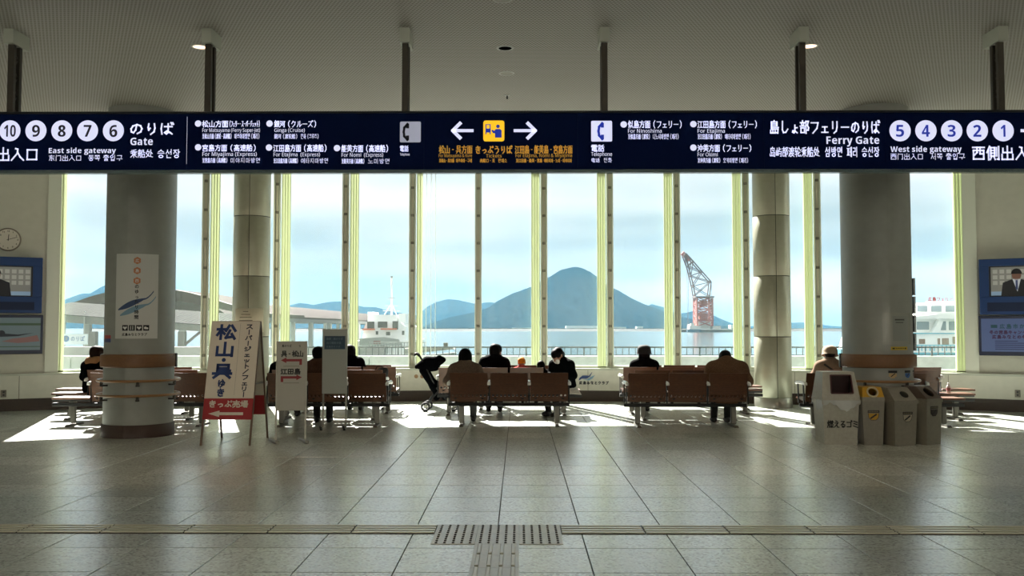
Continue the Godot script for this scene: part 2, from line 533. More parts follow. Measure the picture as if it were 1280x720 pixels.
# ---------------------------------------------------------------- lettering
# Japanese and Chinese characters as pen strokes on a grid of ten by ten, y down; strokes are parted by a slash.
const STROKES := {
	"出": "5 0 5 9.5/1.5 1.5 1.5 4.5 8.5 4.5 8.5 1.5/0.8 6 0.8 9.5 9.2 9.5 9.2 6",
	"入": "3.5 0.5 5 1 5 4 0.5 9.5/5 3.5 7 7 9.5 9.5",
	"口": "1.5 1.5 8.5 1.5 8.5 9 1.5 9 1.5 1.5",
	"松": "0.3 3 4.2 3/2.2 0.3 2.2 9.7/2.2 3 0.3 7/2.2 4 4 6.2/6.3 0.5 4.8 4/7.8 0.5 9.7 4/6.8 4 5 9 8.8 8.3/8 6.5 9.6 9.6",
	"山": "5 0.5 5 9/1 3.5 1 9 9 9/9 3.5 9 9.5",
	"方": "5 0.2 5 2/0.5 2 9.5 2/3.8 2 3.5 6 0.8 9.6/3.7 4.5 8.3 4.5 7.8 9.3 5.8 9",
	"面": "0.5 0.8 9.5 0.8/5 0.8 4.5 2.8/1 2.8 9 2.8 9 9.5 1 9.5 1 2.8/3.6 2.8 3.6 9.5/6.4 2.8 6.4 9.5/3.6 5 6.4 5/3.6 7.2 6.4 7.2",
	"宮": "5 0 5 1.2/0.8 3 0.8 1.3 9.2 1.3 9.2 3/2.5 2.8 7.5 2.8 7.5 5 2.5 5 2.5 2.8/5 5 4.5 6.3/1.5 6.3 8.5 6.3 8.5 9.6 1.5 9.6 1.5 6.3",
	"島": "5 0 4.5 1/2 1 8 1 8 4 2 4/2 1 2 6.5/2 2.5 8 2.5/2 5.3 9.5 5.3/2 6.5 9.2 6.5 8.8 9.6 7.5 9.3/1 7.5 1 9.5 6 9.5 6 7.5/3.5 7 3.5 9.5",
	"高": "5 0 5 1.2/0.5 1.3 9.5 1.3/2.8 2.5 7.2 2.5 7.2 4.3 2.8 4.3 2.8 2.5/1 9.8 1 5.5 9 5.5 9 9.5 8 9.5/3.3 6.8 6.7 6.8 6.7 8.7 3.3 8.7 3.3 6.8",
	"速": "1 0.8 2 2/0.5 3.8 2.2 3.8 2.2 7.5 0.5 9.3/2.2 7.8 4 9.3 9.8 9.3/3.5 1.3 9.5 1.3/4 2.6 9 2.6 9 4.8 4 4.8 4 2.6/6.5 0 6.5 8.3/6.3 5 3.6 7.5/6.7 5 9.6 7.3",
	"船": "2.3 0 1.8 1.2/0.8 1.2 4 1.2 4 9.6 3.2 9.6/0.8 1.2 0.8 6 0.2 9.6/0.2 4.8 4.6 4.8/2.3 2.2 2.3 3.8/2.3 5.8 2.3 7.8/6.3 0.5 6 3 5.2 4.3/7.8 0.5 8 3.6 9.8 3.6/5.8 5.8 9.2 5.8 9.2 9.5 5.8 9.5 5.8 5.8",
	"銀": "2.3 0 0.3 3/2.3 0 4.4 2.5/1.2 3.2 3.5 3.2/0.6 5 4.2 5/2.3 3.2 2.3 9/0.4 9.3 4.4 8.6/1 6.3 1.4 7.6/3.6 6.2 3.2 7.5/5.5 0.8 9 0.8 9 4.8 5.5 4.8/5.5 2.8 9 2.8/5.5 0.8 5.5 9.3 7.5 8.3/6.8 4.8 9.8 9.6/9.3 5.8 7.8 7",
	"河": "0.8 0.8 2 1.8/0.4 3.5 1.6 4.5/0.4 9.3 2.2 6/3 1.2 9.8 1.2/8.6 1.2 8.6 9.5 7.3 9.3/3.8 3.4 6.6 3.4 6.6 6.8 3.8 6.8 3.8 3.4",
	"江": "0.8 0.8 2 1.8/0.4 3.5 1.6 4.5/0.4 9.3 2.2 6/3.4 1.5 9.4 1.5/6.4 1.5 6.4 9/3 9 9.8 9",
	"田": "1 1 9 1 9 9.3 1 9.3 1 1/5 1 5 9.3/1 5.1 9 5.1",
	"能": "2.4 0 1 2.6 4.2 2.4/3.4 1.2 4.6 3/0.8 3.8 4.2 3.8 4.2 9.5 3.4 9.5/0.8 3.8 0.8 9.6/0.8 5.6 4.2 5.6/0.8 7.3 4.2 7.3/6 0.3 6 4.2 9.5 4.2/9 1 6 2.4/6 5.3 6 9.4 9.6 9.4/9 6 6 7.5",
	"美": "3 0 3.8 1.3/7 0 6.2 1.3/0.8 1.5 9.2 1.5/5 1.5 5 5/1.5 3.2 8.5 3.2/0.5 5 9.5 5/5 5 4.5 7.2 0.8 9.7/1 6.8 9 6.8/5.3 7 9.2 9.7",
	"電": "1.5 0.5 8.5 0.5/5 0.5 5 5/0.6 3.2 0.6 1.8 9.4 1.8 9.4 3.2/2 2.8 4 2.8/6 2.8 8 2.8/2 4 4 4/6 4 8 4/1.8 5.3 8.2 5.3 8.2 8.3 1.8 8.3 1.8 5.3/1.8 6.8 8.2 6.8/5 5.3 5 9.5 9.6 9.5 9.6 8.5",
	"话": "1 1 2 2.2/0.4 4 2.2 4 2.2 9 3.6 7.6/9 0.5 5 1.6/4.2 3.6 9.8 3.6/7 1.2 7 5.8/5 5.8 9 5.8 9 9.4 5 9.4 5 5.8",
	"电": "1.5 1.8 8.5 1.8 8.5 7 1.5 7 1.5 1.8/1.5 4.4 8.5 4.4/5 0.2 5 9.4 9.6 9.4 9.6 8",
	"話": "1.2 0.5 3.4 0.5/0.3 2 4.4 2/1 3.6 3.6 3.6/1 5 3.6 5/1 6.4 3.6 6.4 3.6 9.3 1 9.3 1 6.4/9 0.5 5.5 1.6/4.8 3.4 9.8 3.4/7.3 1.2 7.3 5.6/5.6 5.6 9 5.6 9 9.4 5.6 9.4 5.6 5.6",
	"呉": "2.5 0.5 8 0.5 8 3 2.5 3/2.5 0.5 2.5 4.8 8.8 4.8/8 4.8 8 6.8/0.5 6.8 9.5 6.8/3.6 6.8 1 9.7/6.4 6.8 9 9.7",
	"似": "2.8 0 0.3 4.5/1.7 2.5 1.7 9.8/3.6 1.5 3.6 8 5.6 6.8/5 2 6 4/8.4 0.5 8 5 5.2 9.6/7.8 6.5 9.6 9.6",
	"沖": "0.8 0.8 2 1.8/0.4 3.5 1.6 4.5/0.4 9.3 2.2 6/3.4 2.5 9.4 2.5 9.4 6.5 3.4 6.5 3.4 2.5/6.4 0 6.4 9.8",
	"部": "2.8 0 2.8 1.4/0.5 1.5 5.2 1.5/1.6 2 2.2 3.8/4.2 2 3.5 3.8/0.3 4.2 5.5 4.2/1 5.6 4.8 5.6 4.8 9.2 1 9.2 1 5.6/6.6 0.5 6.6 9.8/6.6 0.5 9.3 0.5 8.2 3.5 9.5 5.5 9 7.3 7.8 7.3",
	"西": "0.5 0.8 9.5 0.8/1 3 9 3 9 9.3 1 9.3 1 3/3.8 0.8 3.8 4.5 1.8 6.3/6.2 0.8 6.2 5.5 8.8 5.5",
	"側": "2.4 0 0.3 4.5/1.5 2.5 1.5 9.8/3.3 1 6.3 1 6.3 7 3.3 7 3.3 1/3.3 3 6.3 3/3.3 5 6.3 5/3.8 7.5 2.8 9.6/5.6 7.5 6.6 9.6/7.8 1 7.8 7/9.5 0.2 9.5 9.5 8.3 9.3",
	"东": "0.8 1.5 9.2 1.5/4.5 0 2 5 9 5/5.2 3.2 5.2 9.5 4 9/2.8 6.5 1 9/7.2 6.5 9.2 9",
	"门": "1.5 0.3 2.6 1.6/1.2 2.5 1.2 9.7/4 1 8.8 1 8.8 9.5 7.4 9.3",
	"乘": "8 0.3 2 1.2/0.5 2.8 9.5 2.8/5 0.8 5 9.8/3.4 3.5 3.4 6/6.6 3.5 6.6 6.2 8.4 6/1 4.6 3.4 4.6/8.4 3.8 6.6 4.6/4.8 6 0.8 9.4/5.2 6 9.2 9.4",
	"处": "2.8 0.3 0.5 5/2 2.5 5 2.5 3.5 7 0.3 9.5/1.2 5 4 8 9.6 9.2/7 0.3 7 7.5/7 3 9.2 5",
	"岛": "5 0 4.3 1.2/2 1.2 8 1.2 7.6 4.2 6.8 4/2 1.2 2 5.6 9.2 5.6 8.8 9.6 7.3 9.3/4.2 2.4 5.4 3.6/0.8 6.8 0.8 9 6.4 9 6.4 6.8/3.6 6.5 3.6 9",
	"屿": "0.5 3.5 0.5 8.3 4 8.3 4 3.5/2.2 1 2.2 8.3/5.8 0.5 5.5 4.5 9.3 4.5 9 9.5 7.8 9.3/5.7 2 8.8 2/4.8 6.8 8 6.8",
	"渡": "0.8 0.8 2 1.8/0.4 3.5 1.6 4.5/0.4 9.3 2.2 6/6.4 0 6.4 1.2/3.4 1.3 9.8 1.3/3.6 1.3 3.4 6 2.6 9.5/3.6 3.2 9.6 3.2/5.2 2.2 5.2 5 8 5 8 2.2/4.4 6.3 8.8 6.3 7 8.3 3.8 9.7/5 7 9.6 9.7",
	"轮": "0.4 1.5 4.4 1.5/2 0 0.8 5 4.4 5/2.8 3.5 2.8 9.8/0.3 7.6 4.6 7/7 0 4.8 4/7 0.3 9.8 3.6/6 4.5 6 9.2 9.4 9.2 9.4 8/9 5.2 6 6.8",
	"売": "5 0 5 4/0.8 1.8 9.2 1.8/2 4 8 4/0.6 7 0.6 5.4 9.4 5.4 9.4 7/3.8 6.3 3.4 8.3 1 9.7/6.2 6.3 6.2 9.4 9.4 9.4 9.4 8.3",
	"場": "0.3 3.3 3.4 3.3/1.9 0.8 1.9 7.6/0.2 8 3.6 7.2/4.6 0.5 8.8 0.5 8.8 3.8 4.6 3.8 4.6 0.5/4.6 2.1 8.8 2.1/3.6 5 9.8 5/5 5 3.6 7.5/5 6.3 9.2 6.3 8.8 9.5 7.8 9.3/6.4 6.4 4.6 9/7.8 6.4 6.2 9.5",
	"燃": "1.8 0.3 1.8 4.5 0.3 9.3/0.4 2.5 0.8 4.2/3.2 2.2 2.6 4/2 5 3.2 7/4.6 0.3 3.8 3/4.6 1.2 6.4 1.2 5.6 4 3.6 6.2/4.6 2.4 5.8 2.8/8 0.5 8 3 6.6 6/6.6 2.6 9.8 2.6/8 3 9.6 6/9 0.8 9.5 1.6/3.6 7.6 3.2 9.4/5.4 7.6 5.6 9.4/7.2 7.6 7.6 9.4/9 7.4 9.7 9.4",
	"広": "5.2 0 5.2 1.6/1.2 1.7 9.5 1.7/1.6 1.7 1.5 6 0.4 9.7/5.5 3.2 3 9 8 8.3/7 6.2 9 9.6",
	"時": "0.6 1.5 3.6 1.5 3.6 8.3 0.6 8.3 0.6 1.5/0.6 4.8 3.6 4.8/7 0 7 3.8/5 1.7 9.2 1.7/4.5 3.8 9.7 3.8/4.5 5.8 9.7 5.8/8.2 4.5 8.2 9.5 7 9.3/5.6 7 6.4 8.3",
	"間": "0.8 0.6 4.2 0.6 4.2 3.8 0.8 3.8/0.8 0.6 0.8 9.8/0.8 2.2 4.2 2.2/9.2 0.6 5.8 0.6 5.8 3.8 9.2 3.8/9.2 0.6 9.2 9.6 8.2 9.4/5.8 2.2 9.2 2.2/3.2 5 6.8 5 6.8 8.8 3.2 8.8 3.2 5/3.2 6.9 6.8 6.9",
	"至": "0.8 0.8 9.2 0.8/4.5 0.8 2 4 8 3.6/6.6 2.4 8.6 4.6/5 4 5 9.2/1.8 6.4 8.2 6.4/0.5 9.3 9.5 9.3",
	"市": "5 0 5 1.8/0.6 1.9 9.4 1.9/5 1.9 5 9.8/1.8 8.5 1.8 4.2 8.2 4.2 8.2 8 7 8",
	"冬": "4 0 1 4/3.4 1.2 7.5 1.2 5.5 4 0.5 6/3 2 9.5 6/4.4 6.2 6 7.2/3.2 8.2 6.4 9.7",
	"の": "5.2 2 4.5 6 3 8.3 1.5 7.5 1.2 5.2 2.5 2.8 5.5 1.6 8 2.6 9 5 8.2 7.5 5.8 9",
	"り": "3 1 2.6 4 3 6 4 4.6/7 1 7.4 4.5 6.8 7.5 4.5 9.6",
	"ば": "1.5 1 1 5 1.6 9.3/3.5 3.2 8.8 3.2/6 1 6 8 4.8 9.2 3.6 8.2 5 7 7.2 8 8.8 9.3/8 0 8.6 1.4/9.2 0 9.8 1.2",
	"き": "1.8 2.2 8.2 1.6/1.5 4.4 8.6 3.8/4.4 0.4 7.2 6.6 4 6/2.4 6.6 2.8 8.8 5 9.5 7.5 9.2",
	"っ": "2.5 5.8 6 4.8 8 5.6 8 7.6 5 9.2",
	"ぷ": "4.5 0.8 5.8 2/5 2.5 4.2 4.5 5.8 6.5 5.2 8.5 3.4 8.6/1 8 2.6 6.2/7 6 9 8.5/8.2 1 8.8 0.5 9.4 1 9.4 1.8 8.8 2.2 8.2 1.8 8.2 1",
	"ぶ": "4.5 0.8 5.8 2/5 2.5 4.2 4.5 5.8 6.5 5.2 8.5 3.4 8.6/1 8 2.6 6.2/7 6 9 8.5/8 0.5 8.6 1.8/9.2 0.2 9.8 1.4",
	"う": "3.6 0.6 6.4 1.4/2 4 6 3 8 4.4 7.4 7.2 4.5 9.7",
	"し": "3 0.5 2.8 7 4 9.2 6.5 9 8.8 6.6",
	"ょ": "5.5 3.5 5.5 8.2 4.4 9.4 3 8.8 3.4 7.8 5.5 8 8 9.4/5.5 5.6 8 5.4",
	"ゆ": "1.8 1.6 1.4 5 2 8.3 2.6 5.5 4.4 2.8 7 2.2 8.8 4.2 8.2 6.8 5.8 7.4 4.6 6.2/6 0.5 6.4 5 5.8 8 4 9.8",
	"え": "3.6 0.5 6.4 1.4/2.4 3.4 7.4 3.2 1.4 9.2/4.4 6.2 5.6 6.4 6.2 9 9 9.2",
	"る": "2.2 1.2 7.4 1.2 2 6 5.5 4.8 8.2 6 8 8.4 5.5 9.4 3.8 8.8 4 7.4 5.8 7.8",
	"み": "2 1.6 5.4 1.4 3.6 6 2 8 1 7 2.2 5.6 5 6 9.2 7.4/7.8 3.6 7.4 6.5 5.6 9.5",
	"な": "1.2 2 5.4 2/3.8 0.4 1.2 5.6/6.8 1.6 9 3/6.6 4 6.6 8 5.4 9.2 3.8 8.4 5 7.2 9 9",
	"と": "3 0.6 4 4/8 2.4 3 5.4 2.4 7.6 4 9 8.4 9",
	"た": "1 2.4 6 2.4/3.8 0.4 1.2 9.4/5.4 4.6 9 4.4/5 7.4 5.6 9 9.4 9.2",
	"か": "1 3.2 5.6 3 6.2 5 5.2 8.8 3.6 8.4/3.8 0.6 1.2 9/7.4 2 9.4 5.2",
	"ら": "4 0.6 6 1.6/2.6 2.4 2.2 6 5.5 4.6 7.8 5.8 7.4 8.4 4 9.6",
	"ク": "4 0.5 1.2 4.5/3.4 2 8.2 2 7 6 3 9.6",
	"ル": "3 1.5 3 5.5 0.8 9.3/6 0.8 6 9 9.5 5.8",
	"ー": "1 5 9 5",
	"｜": "5 0.6 5 9.4",
	"ズ": "1.5 1.5 7.2 1.5 4.5 6 0.8 9.3/5 5.6 8.6 9.3/8 0.2 8.6 1.2/9.2 0 9.8 1",
	"ス": "1.5 1.2 8 1.2 5 6 1 9.3/5.4 5.4 9.2 9.3",
	"フ": "1.2 1.6 8.8 1.6 7.5 6 3 9.6",
	"ェ": "2.5 4.8 7.5 4.8/5 4.8 5 9/1.6 9 8.4 9",
	"リ": "2.6 0.8 2.6 6/7.4 0.8 7.4 5 6.5 8 4 9.6",
	"パ": "3 2.4 2.4 6 0.8 9/6.2 2.2 7.8 5 9.2 9/8.2 1 8.8 0.5 9.4 1 9.4 1.8 8.8 2.2 8.2 1.8 8.2 1",
	"ジ": "1.6 1.5 4 2.8/0.8 4.2 3.2 5.5/1.4 9 5 8 9 3.6/7.4 0.6 8 1.8/8.8 0.2 9.4 1.4",
	"ッ": "2 4.5 2.8 6.4/4.6 4 5.4 6/8.4 4.2 7.4 7.2 3.6 9.4",
	"ト": "4 0.4 4 9.8/4 3.8 8.4 6.2",
	"ゴ": "1.2 2.4 7.8 2.4 7.8 8.6/1.2 8.6 7.8 8.6/8 0.2 8.5 1.4/9.2 0 9.7 1.2",
	"ミ": "2 0.8 8 2.4/2.2 4 7.4 5.4/1.6 7.4 8.4 9.4",
	"ラ": "2.2 1 7.8 1/1.2 3.8 8.6 3.8 7.2 7 3 9.6",
	"ブ": "1.2 1.6 7.8 1.6 6.5 6 2.5 9.6/8.4 0.2 9 1.2/9.4 0 9.9 1",
	"キ": "1.4 3 8.4 2.2/1 6.2 9 5.2/4.4 0.4 5.8 9.8",
	"ャ": "1.8 5.6 8 4.4 6.6 6.6/4 3.4 5.4 9.6",
	"ン": "1.4 1.6 4 3/1.4 9 5 7.6 8.8 3",
	"ペ": "0.8 6 3.6 2.8 9.4 8/7.6 1.4 8.2 0.9 8.8 1.4 8.8 2.2 8.2 2.6 7.6 2.2 7.6 1.4",
	"・": "4.2 5 5.8 5",
	"（": "8 0 6 3 6 7 8 10",
	"）": "2 0 4 3 4 7 2 10",
	"／": "8.6 0.6 1.4 9.4",
}
# Korean letters in a unit box of ten by ten
const JAMO := {
	"ㄱ": "1 1.5 9 1.5 8 9", "ㄴ": "1.5 1 1.5 9 9 9", "ㄷ": "9 1.5 1.5 1.5 1.5 9 9 9", "ㄹ": "1.5 1 8.5 1 8.5 5 1.5 5 1.5 9 9 9",
	"ㅁ": "1.5 1.5 8.5 1.5 8.5 9 1.5 9 1.5 1.5", "ㅂ": "1.5 1 1.5 9 8.5 9 8.5 1/1.5 5 8.5 5", "ㅅ": "5 1 4.6 4 1 9/5 4 9 9",
	"ㅇ": "5 1 8 2.4 9 5 8 7.8 5 9 2 7.8 1 5 2 2.4 5 1", "ㅈ": "1 1.5 9 1.5/5 1.5 1 9/5 4.6 9 9", "ㅊ": "3.6 0 6.4 0/1 2.5 9 2.5/5 2.5 1 9/5 5 9 9",
	"ㅋ": "1 1.5 9 1.5 8 9/1.5 5 8.6 5", "ㅌ": "9 1.5 1.5 1.5 1.5 9 9 9/1.5 5.2 8.6 5.2", "ㅍ": "1 1.5 9 1.5/1 9 9 9/3.4 1.5 3.4 9/6.6 1.5 6.6 9", "ㅎ": "3.4 0 6.6 0/1 2.5 9 2.5/5 4 8 5.2 8 8 5 9.2 2 8 2 5.2 5 4",
	"ㅏ": "4 0 4 10/4 5 8.5 5", "ㅑ": "4 0 4 10/4 3.6 8.5 3.6/4 6.4 8.5 6.4", "ㅓ": "6 0 6 10/6 5 1.5 5", "ㅕ": "6 0 6 10/6 3.6 1.5 3.6/6 6.4 1.5 6.4", "ㅣ": "5 0 5 10",
	"ㅔ": "4.4 0.5 4.4 9.5/4.4 5 0.8 5/8 0 8 10", "ㅐ": "2.4 0.5 2.4 9.5/2.4 5 7 5/7 0 7 10", "ㅗ": "0.5 8 9.5 8/5 8 5 2.5", "ㅛ": "0.5 8 9.5 8/3.5 8 3.5 2.5/6.5 8 6.5 2.5",
	"ㅜ": "0.5 3 9.5 3/5 3 5 9", "ㅠ": "0.5 3 9.5 3/3.5 3 3.5 9/6.5 3 6.5 9", "ㅡ": "0.5 5 9.5 5",
}
const LEAD := "ㄱㄲㄴㄷㄸㄹㅁㅂㅃㅅㅆㅇㅈㅉㅊㅋㅌㅍㅎ"
const VOWEL := "ㅏㅐㅑㅒㅓㅔㅕㅖㅗㅘㅙㅚㅛㅜㅝㅞㅟㅠㅡㅢㅣ"
const TAIL := " ㄱㄲㄳㄴㄵㄶㄷㄹㄺㄻㄼㄽㄾㄿㅀㅁㅂㅄㅅㅆㅇㅈㅊㅋㅌㅍㅎ"

var fonts := {}
var latin_base := {}

func ribbon(st: SurfaceTool, xf: Transform3D, pts: PackedVector2Array, w: float) -> void:
	# pen stroke of width w in the plane z = 0 of xf
	for i in pts.size() - 1:
		var a := pts[i]
		var b := pts[i + 1]
		var d := (b - a).normalized() * w * 0.5
		if d == Vector2.ZERO:
			continue
		a -= d
		b += d
		var n := Vector2(-d.y, d.x)
		quad(st, xf * v3(a + n), xf * v3(b + n), xf * v3(b - n), xf * v3(a - n))

func v3(p: Vector2) -> Vector3:
	return Vector3(p.x, p.y, 0)

func pen(st: SurfaceTool, strokes: String, xf: Transform3D, o: Vector2, sx: float, sy: float, w: float) -> void:
	for s in strokes.split("/"):
		var n := s.split(" ", false)
		var pts := PackedVector2Array()
		for i in range(0, n.size() - 1, 2):
			pts.append(o + Vector2(float(n[i]) * sx / 10.0, -float(n[i + 1]) * sy / 10.0))
		ribbon(st, xf, pts, w)

func glyph(st: SurfaceTool, ch: String, xf: Transform3D, o: Vector2, sx: float, sy: float, w: float) -> void:
	# o is the top left corner of the character's box
	if STROKES.has(ch):
		pen(st, STROKES[ch], xf, o, sx, sy, w)
		return
	var code := ch.unicode_at(0) - 0xAC00
	if code < 0 or code > 11171:
		return
	var lead := LEAD[code / 588]
	var vowel := VOWEL[(code % 588) / 28]
	var tail := TAIL[code % 28]
	var h := 0.58 if tail != " " else 1.0
	var under := "ㅗㅛㅜㅠㅡㅘ".contains(vowel)
	var twin := {"ㅉ": "ㅈ", "ㅆ": "ㅅ", "ㄲ": "ㄱ", "ㄸ": "ㄷ", "ㅃ": "ㅂ"}
	var lw := 0.9 if under else 0.55
	var lh := (0.52 if under else 0.92) * h
	if vowel == "ㅘ":
		lw = 0.6
	if twin.has(lead):
		for k in 2:
			pen(st, JAMO[twin[lead]], xf, o + Vector2(sx * (0.05 + k * lw * 0.5), 0), sx * lw * 0.48, sy * lh, w)
	elif JAMO.has(lead):
		pen(st, JAMO[lead], xf, o + Vector2(sx * 0.05, 0), sx * lw, sy * lh, w)
	if vowel == "ㅘ":
		pen(st, JAMO["ㅗ"], xf, o + Vector2(0, -sy * 0.5 * h), sx * 0.66, sy * 0.42 * h, w)
		pen(st, JAMO["ㅏ"], xf, o + Vector2(sx * 0.58, 0), sx * 0.42, sy * h, w)
	elif JAMO.has(vowel):
		if under:
			pen(st, JAMO[vowel], xf, o + Vector2(0, -sy * 0.52 * h), sx, sy * 0.46 * h, w)
		else:
			pen(st, JAMO[vowel], xf, o + Vector2(sx * 0.6, 0), sx * 0.4, sy * h, w)
	if JAMO.has(tail):
		pen(st, JAMO[tail], xf, o + Vector2(sx * 0.15, -sy * 0.62), sx * 0.7, sy * 0.38, w)

func kanji(st: SurfaceTool, s: String, xf: Transform3D, o: Vector2, size: Vector2, pitch: Vector2, w: float) -> void:
	# a line of characters: o top left of the first, pitch from one to the next
	for i in s.length():
		glyph(st, s[i], xf, o + pitch * i, size.x, size.y, w)

func letters(parent: Node, called: String, m: Material, s: String, xf: Transform3D, o: Vector2, size: Vector2, pitch: Vector2, w: float) -> void:
	# one mesh for each character
	for i in s.length():
		var st := flat()
		glyph(st, s[i], xf, o + pitch * i, size.x, size.y, w)
		obj(called, st, m, parent)

func fine(o: MeshInstance3D) -> MeshInstance3D:
	# print too small to pick apart
	o.set_meta("kind", "stuff")
	return o

func latin(st: SurfaceTool, s: String, xf: Transform3D, o: Vector2, cap: float, width := 0.0, bold := true) -> void:
	# o is the left end of the baseline, cap the height of a capital letter
	var key := "bold" if bold else "plain"
	if not fonts.has(key):
		var f := SystemFont.new()
		f.font_names = PackedStringArray(["Droid Sans"])
		f.font_weight = 700 if bold else 400
		fonts[key] = f
		var h := TextMesh.new()
		h.font = f
		h.text = "H"
		h.depth = 0.0
		h.font_size = 32
		h.horizontal_alignment = HORIZONTAL_ALIGNMENT_LEFT
		latin_base[key] = h.get_aabb()
	var t := TextMesh.new()
	t.font = fonts[key]
	t.text = s
	t.depth = 0.0
	t.font_size = 32
	t.curve_step = 2.0
	t.horizontal_alignment = HORIZONTAL_ALIGNMENT_LEFT
	var ref: AABB = latin_base[key]
	var box_ := t.get_aabb()
	var ky := cap / ref.size.y
	var kx := ky if width <= 0.0 else width / box_.size.x
	var arr := t.get_mesh_arrays()
	if arr.is_empty():
		return
	var vs: PackedVector3Array = arr[Mesh.ARRAY_VERTEX]
	var ix = arr[Mesh.ARRAY_INDEX]
	var m := []
	for v in vs:
		m.append(xf * Vector3(o.x + (v.x - box_.position.x) * kx, o.y + (v.y - ref.position.y) * ky, 0))
	if ix == null or ix.is_empty():
		for i in range(0, m.size() - 2, 3):
			tri(st, m[i], m[i + 1], m[i + 2])
	else:
		for i in range(0, ix.size() - 2, 3):
			tri(st, m[ix[i]], m[ix[i + 1]], m[ix[i + 2]])

func disc(st: SurfaceTool, xf: Transform3D, c: Vector2, r: float, n := 28) -> void:
	for i in n:
		var a := TAU * i / n
		var b := TAU * (i + 1) / n
		tri(st, xf * v3(c), xf * v3(c + Vector2(sin(a), cos(a)) * r), xf * v3(c + Vector2(sin(b), cos(b)) * r))

func shape(st: SurfaceTool, xf: Transform3D, poly: PackedVector2Array) -> void:
	var idx := Geometry2D.triangulate_polygon(poly)
	for i in range(0, idx.size(), 3):
		var a := poly[idx[i]]
		var b := poly[idx[i + 1]]
		var c := poly[idx[i + 2]]
		if (b - a).cross(c - a) > 0.0:
			tri(st, xf * v3(a), xf * v3(c), xf * v3(b))
		else:
			tri(st, xf * v3(a), xf * v3(b), xf * v3(c))

func rect(st: SurfaceTool, xf: Transform3D, x0: float, y0: float, x1: float, y1: float) -> void:
	quad(st, xf * Vector3(x0, y1, 0), xf * Vector3(x1, y1, 0), xf * Vector3(x1, y0, 0), xf * Vector3(x0, y0, 0))

# ---------------------------------------------------------------- the hall itself
func tile_mesh(sx: float, sz: float, gx: float, gz: float) -> ArrayMesh:
	# paving slab with its top at y = 0 and a small chamfer, centred on the origin
	var st := flat()
	var c := 0.002
	var hx := sx / 2.0 - gx / 2.0
	var hz := sz / 2.0 - gz / 2.0
	var o := [Vector3(-hx, -c, -hz), Vector3(hx, -c, -hz), Vector3(hx, -c, hz), Vector3(-hx, -c, hz)]
	var i := [Vector3(-hx + c, 0, -hz + c), Vector3(hx - c, 0, -hz + c), Vector3(hx - c, 0, hz - c), Vector3(-hx + c, 0, hz - c)]
	quad(st, i[0], i[1], i[2], i[3])
	for k in 4:
		var n := (k + 1) % 4
		quad(st, o[k], o[n], i[n], i[k])
		quad(st, o[k] + Vector3(0, -0.012, 0), o[n] + Vector3(0, -0.012, 0), o[n], o[k])
	return done(st)

func granite(key: String, tint: Color, sd: int) -> StandardMaterial3D:
	if mats.has(key):
		return mats[key]
	var m := StandardMaterial3D.new()
	m.resource_name = key
	m.albedo_color = tint
	m.roughness = 0.32
	m.metallic_specular = 1.0
	m.clearcoat_enabled = true
	m.clearcoat = 1.0
	m.clearcoat_roughness = 0.27
	var n := FastNoiseLite.new()
	n.seed = sd
	n.noise_type = FastNoiseLite.TYPE_CELLULAR
	n.cellular_return_type = FastNoiseLite.RETURN_CELL_VALUE
	n.frequency = 0.16
	n.fractal_type = FastNoiseLite.FRACTAL_NONE
	var g := Gradient.new()
	g.offsets = PackedFloat32Array([0.0, 0.2, 0.5, 0.85, 1.0])
	g.colors = PackedColorArray([Color(0.52, 0.50, 0.47), Color(0.78, 0.77, 0.74), Color(0.88, 0.87, 0.84), Color(0.95, 0.95, 0.92), Color(1, 1, 0.98)])
	var t := NoiseTexture2D.new()
	t.width = 512
	t.height = 512
	t.seamless = true
	t.noise = n
	t.color_ramp = g
	m.albedo_texture = t
	m.roughness_texture = noise_tex(0.05, 0.9, 1.0, 21)
	m.roughness_texture_channel = BaseMaterial3D.TEXTURE_CHANNEL_RED
	m.uv1_triplanar = true
	m.uv1_world_triplanar = true
	m.uv1_scale = Vector3.ONE * 0.8
	mats[key] = m
	return m

func in_hall(x: float, z: float) -> bool:
	return Vector2(x - ARC_X, -z - ARC_D).length() < 18.15 and absf(x) < 11.9

